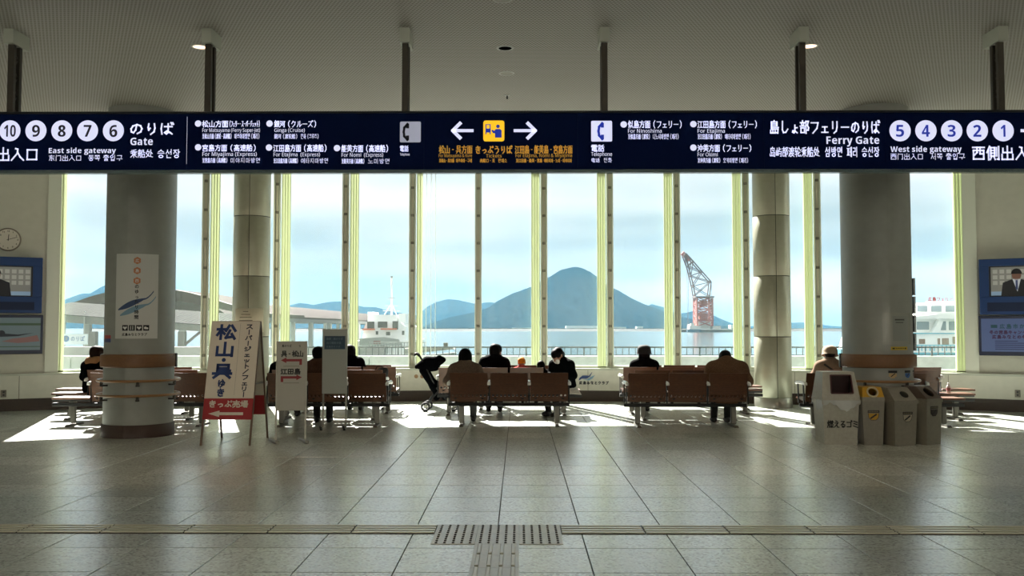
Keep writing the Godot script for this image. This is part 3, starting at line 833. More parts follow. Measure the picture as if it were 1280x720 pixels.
func make_shell() -> void:
	var white_wall := mat("painted wall", Color(0.76, 0.76, 0.71), 0.75, 0.0, 0.05, 0.6)
	# floor: grout bed, slabs, tactile paving
	var floor_ := structure("floor")
	var st := flat()
	box(st, Vector3(0, -0.11, -5.5), Vector3(24.4, 0.2, 27.2))
	obj("grout_bed", st, mat("grout", Color(0.26, 0.24, 0.21), 0.9, 0.0, 0.2, 2.0), floor_)
	var slab := tile_mesh(0.6, 0.6, 0.007, 0.006)
	var tints := [Color(0.825, 0.865, 0.845), Color(0.86, 0.90, 0.88), Color(0.79, 0.82, 0.80), Color(0.92, 0.955, 0.94)]
	var spots := []
	for i in range(-20, 21):
		for k in range(-22, 13):
			var x := -0.155 + (i + 0.5) * 0.6
			var z := -6.071 + (k + 0.5) * 0.6
			if not in_hall(x, z):
				continue
			var d := -z
			var seen := d > 4.4 and absf(x) < d * 0.6 + 0.4
			spots.append([0.6 / (d * d) if seen else 0.0, x, z])
	spots.sort_custom(func(a, b): return a[0] > b[0])
	var rest := flat()
	for n in spots.size():
		var s: Array = spots[n]
		var pick := int(absf(sin(s[1] * 12.9898 + s[2] * 78.233)) * 43758.5) % 4
		if n < 290 and s[0] > 0.0:
			part("floor_slab", slab, granite("granite %d" % pick, tints[pick], 31 + pick), floor_, Transform3D(Basis(), Vector3(s[1], 0, s[2])))
		else:
			rest.append_from(slab, 0, Transform3D(Basis(), Vector3(s[1], 0, s[2])))
	var far := part("floor_paving", rest.commit(), granite("granite 1", tints[1], 32), floor_)
	far.set_meta("kind", "stuff")
	tactile(floor_)
	# ceiling of perforated panels
	var ceil_ := structure("ceiling")
	var poly := PackedVector2Array([Vector2(-12.2, -8.2), Vector2(12.0, -8.2)])
	for i in 25:
		var p := arc(lerpf(0.74, -0.74, i / 24.0), 16.3, 0)
		poly.append(Vector2(p.x, -p.z))
	var flatten := Transform3D(Basis(Vector3(1, 0, 0), Vector3(0, 0, -1), Vector3(0, 1, 0)), Vector3.ZERO)
	st = flat()
	prism(st, poly, CEIL, CEIL + 0.95, flatten)
	var cm := mat("perforated ceiling", Color(0.66, 0.645, 0.61), 0.7)
	cm.albedo_texture = perforation()
	cm.uv1_triplanar = true
	cm.uv1_world_triplanar = true
	cm.uv1_scale = Vector3.ONE * 3.4
	obj("ceiling_panels", st, cm, ceil_)
	# raised strip along the glass
	st = flat()
	arc_block(st, -0.76, 0.76, 16.25, 18.45, WIN_TOP, WIN_TOP + 0.4, 40)
	obj("ceiling_recess", st, white_wall, ceil_)
	# curved front: lower panels, kick board, sill
	var front := structure("wall_front")
	var beige := mat("lower panel", Color(0.82, 0.82, 0.77), 0.55, 0.0, 0.05, 0.8)
	var e0 := -6.5 * BAY
	var e1 := 6.5 * BAY
	var bounds := [-0.735]
	for k in range(-8, 9):
		if absf(k * BAY * 1.0 + 0.02) < 0.70:
			bounds.append(k * BAY + 0.012)
	bounds.append(0.735)
	for i in bounds.size() - 1:
		st = flat()
		arc_block(st, bounds[i] + 0.00025, bounds[i + 1] - 0.00025, 17.9, 17.96, 0.215, 0.62, 5)
		obj("wall_panel", st, beige, front)
	st = flat()
	arc_block(st, -0.735, 0.735, 17.955, 18.3, -0.02, 0.62, 60)
	obj("wall_core", st, mat("wall core", Color(0.45, 0.43, 0.38), 0.8), front)
	st = flat()
	arc_block(st, -0.735, 0.735, 17.84, 18.34, 0.62, 0.655, 80)
	obj("window_sill", st, mat("sill", Color(0.72, 0.74, 0.69), 0.35, 0.0, 0.06, 1.0), front)
	st = flat()
	arc_block(st, -0.735, 0.735, 17.93, 17.96, 0.0, 0.215, 60)
	var kick := structure("baseboard_front")
	obj("kick_board", st, mat("kick board", Color(0.24, 0.18, 0.14), 0.5, 0.0, 0.15, 2.0), kick)
	# solid ends of the curved front, where the screens hang
	for s in [-1.0, 1.0]:
		var w := structure("wall_front_end")
		st = flat()
		var a: float = 6.5 * BAY * s + 0.003 * s
		arc_block(st, minf(a, 0.735 * s), maxf(a, 0.735 * s), 17.93, 18.3, 0.655, WIN_TOP, 14)
		obj("wall_surface", st, white_wall, w)
		st = flat()
		var b: float = a - 0.012 * s
		arc_block(st, minf(b, a), maxf(b, a), 17.9, 18.3, 0.655, WIN_TOP, 1)
		obj("edge_trim", st, mat("mullion metal", Color(0.82, 0.84, 0.79), 0.45), w)
	# side walls, back wall with glazed entrances
	var l := structure("wall_left")
	st = flat()
	box(st, Vector3(-12.05, CEIL / 2, -3.0), Vector3(0.3, CEIL, 23.0))
	obj("wall_surface", st, white_wall, l)
	var r := structure("wall_right")
	st = flat()
	box(st, Vector3(11.85, CEIL / 2, -3.0), Vector3(0.3, CEIL, 23.0))
	obj("wall_surface", st, white_wall, r)
	var bk := structure("wall_back")
	st = flat()
	box(st, Vector3(-0.1, CEIL - 0.15, 8.1), Vector3(24, 0.3, 0.3))
	for i in 11:
		box(st, Vector3(-12.0 + i * 2.38, CEIL / 2, 8.1), Vector3(0.14, CEIL, 0.2))
	obj("wall_frame", st, white_wall, bk)
	for i in 10:
		st = flat()
		box(st, Vector3(-10.81 + i * 2.38, CEIL / 2 - 0.15, 8.1), Vector3(2.24, CEIL - 0.3, 0.012))
		obj("entrance_pane", st, pane_mat("glass", Color(0.82, 0.93, 0.9), 0.06), bk)
	# pavement in front of the entrance
	st = flat()
	box(st, Vector3(0, -0.2, 28), Vector3(80, 0.2, 39))
	var fore := structure("floor_forecourt")
	obj("forecourt_paving", st, mat("forecourt", Color(0.70, 0.69, 0.66), 0.85, 0.0, 0.1, 0.5), fore)
	# unseen pale building added across the forecourt to bounce sunlight into the hall
	var across := thing("sun_bounce_building", "unseen pale building added behind the hall to bounce sunlight into it", "building", Vector3(0, -0.1, 46))
	st = flat()
	box(st, Vector3(0, 9, 6), Vector3(84, 18, 12))
	obj("facade", st, mat("facade cream", Color(0.55, 0.54, 0.51), 0.8, 0.0, 0.06, 0.3), across)
	st = flat()
	box(st, Vector3(0, 0.75, -0.02), Vector3(1.6, 1.5, 0.06))
	var pane := done(st)
	for i in 16:
		for j in 5:
			part("window", pane, mat("facade window", Color(0.22, 0.25, 0.28), 0.15), across, Transform3D(Basis(), Vector3(-37.5 + i * 5.0, 1.4 + j * 3.3, 0)))

func perforation() -> ImageTexture:
	var img := Image.create(128, 128, false, Image.FORMAT_RGB8)
	img.fill(Color(1, 1, 1))
	for i in 8:
		for j in 8:
			var c := Vector2(i * 16 + (8 if j % 2 else 0) + 4, j * 16 + 8)
			for dx in range(-5, 6):
				for dy in range(-5, 6):
					if dx * dx + dy * dy <= 22:
						img.set_pixel(posmod(int(c.x) + dx, 128), posmod(int(c.y) + dy, 128), Color(0.68, 0.66, 0.63))
	return ImageTexture.create_from_image(img)

func tactile(floor_: Node3D) -> void:
	var ivory := mat("tactile ivory", Color(0.84, 0.81, 0.74), 0.4, 0.0, 0.08, 3.0)
	ivory.clearcoat_enabled = true
	ivory.clearcoat = 0.7
	ivory.clearcoat_roughness = 0.3
	var brown := mat("tactile groove shade", Color(0.20, 0.14, 0.10), 0.8)  # shade between the ribs is put into this bed colour
	# warning tile: five by five studs
	var st := flat()
	cbox(st, Vector3(0, 0.002, 0), Vector3(0.298, 0.004, 0.298), 0.001)
	var base := done(st)
	st = smooth()
	for i in 5:
		for j in 5:
			lathe(st, [Vector2(0.0095, 0.003), Vector2(0.009, 0.0075), Vector2(0.006, 0.009), Vector2(0, 0.009)], 10, Transform3D(Basis(), Vector3((i - 2) * 0.058, 0, (j - 2) * 0.058)))
	var studs := done(st)
	for i in 3:
		for j in 2:
			var o := part("warning_tile", base, ivory, floor_, Transform3D(Basis(), Vector3(-0.45 + 0.3 * i, 0.0, -6.32 - 0.3 * j)))
			part("studs", studs, mat("tactile stud", Color(0.20, 0.14, 0.11), 0.6), o)
	# guide tile: four ribs along z
	st = flat()
	for i in 4:
		cbox(st, Vector3(-0.1125 + 0.075 * i, 0.009, 0), Vector3(0.026, 0.012, 0.262), 0.004)
	var ribs := done(st)
	for j in 6:
		var o := part("guide_tile", base, ivory, floor_, Transform3D(Basis(), Vector3(-0.15, 0.0, -6.02 + 0.3 * j)))
		part("ribs", ribs, ivory, o)
	# strips of narrow ribs across the hall on a bed darkened for the shade between them
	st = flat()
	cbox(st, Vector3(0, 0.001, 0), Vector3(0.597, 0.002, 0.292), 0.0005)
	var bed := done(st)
	st = flat()
	for i in 4:
		cbox(st, Vector3(0, 0.005, -0.105 + 0.07 * i), Vector3(0.588, 0.010, 0.038), 0.003)
	var long_ribs := done(st)
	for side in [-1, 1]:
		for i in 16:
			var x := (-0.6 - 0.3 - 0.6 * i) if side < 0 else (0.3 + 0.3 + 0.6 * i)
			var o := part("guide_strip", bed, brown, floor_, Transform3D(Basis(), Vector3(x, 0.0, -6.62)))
			var rm := mat("tactile rib", Color(0.92, 0.89, 0.79), 0.4, 0.0, 0.05, 3.0)
			rm.clearcoat_enabled = true
			rm.clearcoat = 1.0
			rm.clearcoat_roughness = 0.27
			part("ribs", long_ribs, rm, o)

# ---------------------------------------------------------------- columns
func make_columns() -> void:
	var paint := mat("column paint", Color(0.56, 0.565, 0.54), 0.45, 0.0, 0.06, 0.7)
	var defs := [[175.0, "left"], [1096.0, "right"]]
	for k in 2:
		var c := at(defs[k][0], 409.5, 12.4)
		c.y = 0
		var o := thing("round_column", ["thick grey round column with the long narrow whale-tail poster", "thick grey round column standing behind the row of rubbish bins"][k], "column", c)
		var st := smooth()
		lathe(st, [Vector2(0.452, 0.17), Vector2(0.452, CEIL)], 48)
		obj("shaft", st, paint, o)
		st = smooth()
		lathe(st, [Vector2(0.47, 0.0), Vector2(0.47, 0.165), Vector2(0.452, 0.17)], 48)
		obj("base_band", st, mat("brown base", Color(0.27, 0.20, 0.17), 0.5, 0.0, 0.15, 3.0), o)
		st = smooth()
		lathe(st, [Vector2(0.452, 0.93), Vector2(0.488, 0.935), Vector2(0.495, 0.95), Vector2(0.495, 1.09), Vector2(0.488, 1.105), Vector2(0.452, 1.11)], 48, Transform3D(), deg_to_rad(-100), deg_to_rad(100))
		obj("bumper_belt", st, mat("bumper wood", Color(0.47, 0.32, 0.19), 0.5, 0.0, 0.12, 3.0), o)
		st = flat()
		for s in [-1, 1]:
			box(st, Vector3(0.49 * s, 1.02, -0.03), Vector3(0.03, 0.19, 0.05))
		obj("belt_end_cap", st, mat("black plastic", Color(0.06, 0.06, 0.06), 0.45), o)
		for y in [0.56, 0.755]:
			st = smooth()
			var ring := []
			for i in 40:
				var a := TAU * i / 40
				ring.append(Vector3(sin(a) * 0.525, y, cos(a) * 0.525))
			tube(st, ring, 0.018, 8, true)
			var rail := obj("hand_rail", st, mat("rail wood", Color(0.55, 0.40, 0.25), 0.3), o)
			st = flat()
			for i in 6:
				var a := TAU * (i + 0.35) / 6
				var dir := Vector3(sin(a), 0, cos(a))
				bar(st, dir * 0.45 + Vector3(0, y - 0.06, 0), dir * 0.53 + Vector3(0, y - 0.06, 0), 0.05, 0.02)
				bar(st, dir * 0.525 + Vector3(0, y - 0.07, 0), dir * 0.525 + Vector3(0, y - 0.01, 0), 0.03, 0.03)
			obj("bracket", st, mat("dark bracket", Color(0.22, 0.21, 0.19), 0.4, 0.6), rail)
		if k == 0:
			column_poster(o)
		else:
			column_notices(o)
	for k in 2:
		var c := at([313.5, 965.5][k], 409.5, 16.85)
		c.y = 0
		var o := thing("panel_column", ["slim metal-clad column beside the red and white ticket sign", "slim metal-clad column with seams beside the end of the benches"][k], "column", c)
		var steel := mat("column cladding", Color(0.60, 0.60, 0.53), 0.38, 0.25, 0.05, 1.0)
		var st := smooth()
		lathe(st, [Vector2(0.328, 0.0), Vector2(0.328, WIN_TOP)], 32)
		obj("core", st, mat("dark joint", Color(0.10, 0.10, 0.09), 0.6), o)
		st = smooth()
		lathe(st, [Vector2(0.342, 0.0), Vector2(0.342, 0.17), Vector2(0.33, 0.18)], 40)
		obj("skirting", st, mat("brushed skirting", Color(0.62, 0.62, 0.58), 0.28, 0.7), o)
		var turn := [deg_to_rad(8), deg_to_rad(-2)][k] as float
		for row in 5:
			var y0 := 0.18 + row * 1.12
			var y1 := minf(y0 + 1.112, WIN_TOP)
			st = smooth()
			lathe(st, [Vector2(0.33, y0 + 0.004), Vector2(0.336, y0 + 0.008), Vector2(0.336, y1 - 0.004), Vector2(0.33, y1)], 12, Transform3D(), deg_to_rad(0.8), deg_to_rad(89.2))
			var m := done(st)
			for q in 4:
				part("cladding_panel", m, steel, o, Transform3D(Basis(Vector3.UP, turn + q * PI / 2), Vector3.ZERO))
		if k == 0:
			# paper notice taped to the cladding
			st = smooth()
			lathe(st, [Vector2(0.339, 1.38), Vector2(0.3395, 1.38), Vector2(0.3395, 1.82), Vector2(0.339, 1.82)], 14, Transform3D(), deg_to_rad(-38), deg_to_rad(58))
			var nt := thing("paper_notice", "large pale paper notice wrapped round the slim column", "notice", c)
			obj("paper", st, mat("notice paper", Color(0.80, 0.77, 0.68), 0.8, 0.0, 0.05, 3.0), nt)
			var ls := flat()
			for i in 7:
				var w := 0.1 + 0.16 * absf(sin(i * 2.7))
				curved_rect(ls, 0.3402, -0.12 - w / 2 + 0.12, 1.77 - i * 0.055, w, 0.014)
			obj("print", ls, mat("grey print", Color(0.42, 0.40, 0.36), 0.8), nt)

func curved_rect(st: SurfaceTool, r: float, along: float, y_top: float, w: float, h: float) -> void:
	# rectangle wrapped on a cylinder of radius r; "along" is the arc distance of its left edge from the front
	var n := maxi(1, int(ceil(w / 0.03)))
	for i in n:
		var a := (along + w * i / n) / r
		var b := (along + w * (i + 1) / n) / r
		quad(st, Vector3(sin(a) * r, y_top, cos(a) * r), Vector3(sin(b) * r, y_top, cos(b) * r), Vector3(sin(b) * r, y_top - h, cos(b) * r), Vector3(sin(a) * r, y_top - h, cos(a) * r))

func wrap_xf(r: float, along: float, y: float) -> Transform3D:
	var a := along / r
	return Transform3D(Basis(Vector3.UP, a), Vector3(sin(a) * r, y, cos(a) * r))

func column_poster(col: Node3D) -> void:
	# long poster facing a little to the right
	var o := thing("whale_tail_poster", "tall narrow white poster with blue whale tail on the column", "poster", col.position, deg_to_rad(5))
	var r := 0.4565
	var st := flat()
	curved_rect(st, r, -0.19, 2.45, 0.56, 1.13)
	obj("sheet", st, mat("poster paper", Color(0.76, 0.76, 0.74), 0.6), o)
	var orange := mat("poster orange", Color(0.78, 0.50, 0.34), 0.6)
	var black := mat("print black", Color(0.10, 0.10, 0.11), 0.6)
	var navy := mat("poster navy", Color(0.22, 0.30, 0.44), 0.6)
	var pale := mat("poster pale blue", Color(0.45, 0.58, 0.66), 0.6)
	for i in 3:
		st = flat()
		var white := flat()
		var xf := wrap_xf(r + 0.001, 0.095, 2.36 - i * 0.135)
		for k in 6:
			var a := TAU * k / 6
			disc(st, xf, Vector2(sin(a), cos(a)) * 0.026, 0.022, 12)
		disc(st, xf, Vector2.ZERO, 0.03, 14)
		kanji(white, ["広", "島", "西"][i], wrap_xf(r + 0.0018, 0.095, 2.36 - i * 0.135), Vector2(-0.022, 0.022), Vector2(0.044, 0.044), Vector2.ZERO, 0.005)
		var fl := obj("orange_flower", st, orange, o)
		obj("flower_letter", white, mat("print white", Color(0.85, 0.85, 0.83), 0.6), fl)
	st = flat()
	for i in 7:
		kanji(st, "のゆったり時間"[i], wrap_xf(r + 0.002, 0.095, 2.01 - i * 0.068), Vector2(-0.026, 0.03), Vector2(0.052, 0.052), Vector2.ZERO, 0.007)
	kanji_wrapped(st, "広島みなとクラブ", r + 0.001, -0.085, 1.375, 0.04, 0.034, 0.006)
	for i in 4:
		curved_rect(st, r + 0.001, -0.085 + i * 0.089, 1.50, 0.075, 0.075)
	fine(obj("lettering", st, black, o))
	# four white pictograms in the black squares: leaf, cutlery, heart, bag
	for i in 4:
		st = flat()
		var xf := wrap_xf(r + 0.002, -0.085 + i * 0.089 + 0.0375, 1.4625)
		if i == 1:
			rect(st, xf, -0.018, -0.026, -0.010, 0.026)
			rect(st, xf, 0.008, -0.026, 0.016, 0.026)
		elif i == 3:
			disc(st, xf, Vector2(-0.01, 0), 0.018, 10)
			disc(st, xf, Vector2(0.012, -0.005), 0.014, 10)
		else:
			shape(st, xf, PackedVector2Array([Vector2(0, -0.026), Vector2(0.028, 0.004), Vector2(0.02, 0.022), Vector2(0, 0.01), Vector2(-0.02, 0.022), Vector2(-0.028, 0.004)]))
		obj("pictogram", st, mats["print white"], o)
	# whale tail: swept fluke over a paler one
	for k in 2:
		st = flat()
		var n := 14
		var dy := [0.0, -0.075][k] as float
		var rr := r + [0.0012, 0.0008][k] as float
		for i in n:
			for j in 1:
				var u0 := float(i) / n
				var u1 := float(i + 1) / n
				var q := []
				for u in [u0, u1]:
					var x: float = lerpf(-0.15, 0.31, u) + (0.03 if k else 0.0)
					var top := 1.71 + 0.12 * sin(minf(u * 1.25, 1.0) * PI * 0.75) + dy + 0.17 * pow(u, 4)
					var thick: float = 0.07 * sin(clampf(u * 1.3 + 0.05, 0, 1) * PI) + 0.016 * (1.0 if u > 0.6 else u)
					var a: float = x / rr
					q.append(Vector3(sin(a) * rr, top, cos(a) * rr))
					q.append(Vector3(sin(a) * rr, top - thick - 0.004, cos(a) * rr))
				quad(st, q[0], q[2], q[3], q[1])
		obj("whale_tail", st, [navy, pale][k], o)
	# small red and blue sticker at the left
	var s := thing("small_sticker", "small red and blue sticker on the grey column", "sticker", col.position)
	st = flat()
	curved_rect(st, r, -0.40, 1.365, 0.17, 0.045)
	obj("red_half", st, mat("sticker red", Color(0.62, 0.25, 0.24), 0.5), s)
	st = flat()
	curved_rect(st, r, -0.40, 1.32, 0.17, 0.05)
	obj("blue_half", st, mat("sticker blue", Color(0.20, 0.24, 0.42), 0.5), s)

func kanji_wrapped(st: SurfaceTool, s: String, r: float, along: float, y: float, pitch: float, size: float, w: float) -> void:
	for i in s.length():
		glyph(st, s[i], wrap_xf(r, along + pitch * i + size / 2.0, y), Vector2(-size / 2.0, size / 2.0), size, size, w)

func column_notices(col: Node3D) -> void:
	var r := 0.4565
	var o := thing("paper_sheet", "pale paper sheet in a clear sleeve on the column above the bins", "notice", col.position)
	var st := flat()
	curved_rect(st, r, -0.10, 1.665, 0.45, 0.42)
	obj("sleeve", st, mat("sleeve", Color(0.60, 0.60, 0.57), 0.25), o)
	st = flat()
	curved_rect(st, r + 0.001, 0.03, 1.62, 0.25, 0.33)
	obj("sheet", st, mat("sheet grey", Color(0.52, 0.53, 0.51), 0.5), o)
	st = flat()
	curved_rect(st, r + 0.002, 0.06, 1.58, 0.15, 0.02)
	curved_rect(st, r + 0.002, 0.07, 1.54, 0.12, 0.012)
	obj("print", st, mat("grey print dark", Color(0.30, 0.30, 0.29), 0.7), o)
	o = thing("yellow_label", "narrow yellow label with black print on the column", "label", col.position)
	st = flat()
	curved_rect(st, r, 0.0, 1.215, 0.26, 0.045)
	obj("strip", st, mat("label yellow", Color(0.72, 0.60, 0.14), 0.6), o)
	st = flat()
	curved_rect(st, r + 0.001, 0.02, 1.20, 0.035, 0.018)
	curved_rect(st, r + 0.001, 0.205, 1.20, 0.03, 0.018)
	for i in 7:
		curved_rect(st, r + 0.001, 0.066 + i * 0.019, 1.198, 0.012, 0.012)
	obj("print", st, mats["print black"] if mats.has("print black") else mat("print black", Color(0.10, 0.10, 0.11), 0.6), o)
	# recycling stickers below the bumper belt
	var cols := [Color(0.72, 0.60, 0.42), Color(0.16, 0.35, 0.62), Color(0.34, 0.25, 0.26)]
	var names := ["sorting sticker with tan badge under the bumper belt", "sorting sticker with blue badge under the bumper belt", "sorting sticker with dark badge under the bumper belt"]
	for i in 3:
		o = thing("sorting_sticker", names[i], "sticker", col.position)
		var x := [-0.04, 0.20, 0.40][i] as float
		st = flat()
		curved_rect(st, r, x, 0.90, 0.12, 0.03)
		obj("header", st, mat("sticker header", Color(0.08, 0.08, 0.10), 0.6), o)
		st = flat()
		curved_rect(st, r, x + 0.008, 0.865, 0.104, 0.045)
		curved_rect(st, r, x + 0.03, 0.82, 0.06, 0.018)
		obj("badge", st, mat("badge %d" % i, cols[i], 0.6), o)
		st = flat()
		ribbon(st, wrap_xf(r + 0.002, x + 0.06, 0.84), PackedVector2Array([Vector2(-0.022, -0.016), Vector2(0.024, 0.02)]), 0.012)
		obj("mark", st, mats["sticker header"], o)
	# clear wall pocket seen edge on at the right of the shaft
	o = thing("leaflet_strip", "long strip of clear leaflet pockets on the side of the column", "leaflets", col.position)
	st = flat()
	for i in 4:
		var a := deg_to_rad(78)
		box(st, Vector3(sin(a) * 0.47, 2.02 - i * 0.25, cos(a) * 0.47), Vector3(0.2, 0.23, 0.025), Basis(Vector3.UP, a))
	obj("pocket", st, mat("leaflet", Color(0.62, 0.66, 0.66), 0.2, 0.0, 0.45, 6.0), o)

# ---------------------------------------------------------------- windows and blinds
func make_windows() -> void:
	var metal := mat("mullion metal", Color(0.82, 0.84, 0.79), 0.45)
	var dark := mat("mullion clip", Color(0.46, 0.45, 0.40), 0.6)
	var light := mat("mullion inlay", Color(0.80, 0.79, 0.72), 0.45)
	var glass := pane_mat("glass", Color(0.82, 0.93, 0.9), 0.06)
	var y0 := 0.655
	var y1 := WIN_TOP
	# mullion in its own axes: x along the wall, z into the room
	var h := y1 - y0
	var st := flat()
	cbox(st, Vector3(-0.056, h / 2, 0), Vector3(0.028, h, 0.12), 0.004)
	cbox(st, Vector3(0.056, h / 2, 0), Vector3(0.028, h, 0.12), 0.004)
	box(st, Vector3(0, h / 2, -0.04), Vector3(0.1, h, 0.03))
	var m_frame := done(st)
	st = flat()
	box(st, Vector3(0, h / 2, -0.024), Vector3(0.084, h, 0.006))
	var m_slot := done(st)
	st = flat()
	box(st, Vector3(0.0, h / 2, 0.0), Vector3(0.042, h, 0.03))
	var m_inlay := done(st)
	st = flat()
	cbox(st, Vector3(0, 0, 0.02), Vector3(0.062, 0.05, 0.03), 0.006)
	var m_clip := done(st)
	for k in 14:
		var phi := (k - 6.5) * BAY
		var w := structure("window_%d" % (k + 1))
		var f := arc_frame(phi, 18.06, y0)
		if k > 0 and k < 13:
			part("mullion", m_frame, metal, w, f)
			part("mullion_slot", m_slot, metal, w, f)
			part("mullion_inlay", m_inlay, light, w, f)
			for i in 8:
				part("clip", m_clip, dark, w, f * Transform3D(Basis(), Vector3(0, 0.28 + i * 0.56, 0)))
		if k == 13:
			continue
		st = flat()
		arc_block(st, phi, phi + BAY, 18.085, 18.095, y0, y1, 6)
		obj("pane", st, glass, w)
		st = flat()
		arc_block(st, phi, phi + BAY, 18.03, 18.12, y0, y0 + 0.05, 4)
		arc_block(st, phi, phi + BAY, 18.03, 18.12, y1 - 0.06, y1, 4)
		obj("rail", st, metal, w)
	# gathered vertical blinds beside the mullions
	var cloth := mat("blind cloth", Color(0.79, 0.82, 0.70), 0.8)
	cloth.backlight_enabled = true
	cloth.backlight = Color(0.44, 0.46, 0.38)
	st = smooth()
	for i in 6:
		var za := -0.045 + 0.015 * i
		for s in [0.0]:
			var x0 := 0.006 * sin(i * 1.25)
			var x1 := 0.006 * sin((i + 1) * 1.25)
			quad(st, Vector3(x0, 4.28, za), Vector3(x1, 4.28, za + 0.015), Vector3(x1, 0.03, za + 0.015), Vector3(x0, 0.03, za))
	var slat := done(st)
	st = flat()
	box(st, Vector3(0, 0.02, 0), Vector3(0.008, 0.025, 0.085))
	var weight := done(st)
	st = flat()
	cbox(st, Vector3(0, 4.30, 0), Vector3(0.24, 0.05, 0.06), 0.006)
	var rail := done(st)
	var where := [[0, 0.10, 8, "gathered pale green blind beside the wall with the clock"], [2, 1, 7, "gathered pale green blind between the poster column and the slim column"], [3, 1, 7, "gathered pale green blind between the slim column and the jetty roof view"], [4, 1, 7, "gathered pale green blind beside the view of the white ferry"], [5, 1, 4, "narrow gathered pale green blind with loose white cords"], [7, -1, 7, "gathered pale green blind before the mountain slope facing the white ferry"], [8, -1, 7, "gathered pale green blind before the mountain slope facing the crane"], [9, -1, 7, "gathered pale green blind beside the view of the floating crane"], [10, -1, 7, "gathered pale green blind next to the slim column by the benches"], [11, -1, 7, "gathered pale green blind above the person in the beige cap"], [13, -0.15, 12, "wide gathered pale green blind beside the screen wall without clock"]]
	for q in where:
		var k: int = q[0]
		var phi: float = (k - 6.5) * BAY
		var n: int = q[2]
		var off: float = signf(q[1]) * (0.08 + n * 0.013)
		if k == 0:
			off = 0.12
		if k == 13:
			off = -0.17
		var lab: String = q[3]
		var f := arc_frame(phi + off / 18.0, 17.97, 0.66)
		var o := thing("vertical_blind", lab, "blind", f.origin, -phi, "gathered vertical blinds along the glass front")
		part("head_rail", rail, metal, o)
		var pitch := 0.026
		for i in n:
			var sl := part("slat", slat, cloth, o, Transform3D(Basis(Vector3.UP, 0.35 * (1 if i % 2 else -1) + 0.5), Vector3((i - (n - 1) / 2.0) * pitch, 0, 0)))
			part("weight", weight, mat("blind weight", Color(0.45, 0.46, 0.36), 0.6), sl)
	# three white cords hanging in the bay with the narrow blind
	var cordm := mat("white cord", Color(0.90, 0.92, 0.90), 0.6)
	cordm.backlight_enabled = true
	cordm.backlight = Color(0.7, 0.72, 0.7)
	for i in 3:
		var p := at([532.0, 538.0, 543.5][i], 300, 17.8)
		var o := thing("blind_cord", "thin white pull cord hanging straight in front of the glass", "cord", Vector3(p.x, 0.72, -17.95), 0.0, "pull cords of the narrow blind")
		st = smooth()
		tube(st, [Vector3(0, 0, 0), Vector3(0, WIN_TOP - 0.72, 0)], 0.006, 6)
		obj("cord", st, cordm, o)
		st = smooth()
		lathe(st, [Vector2(0, -0.05), Vector2(0.012, -0.045), Vector2(0.009, 0.0), Vector2(0, 0.002)], 10)
		obj("tassel", st, cordm, o)

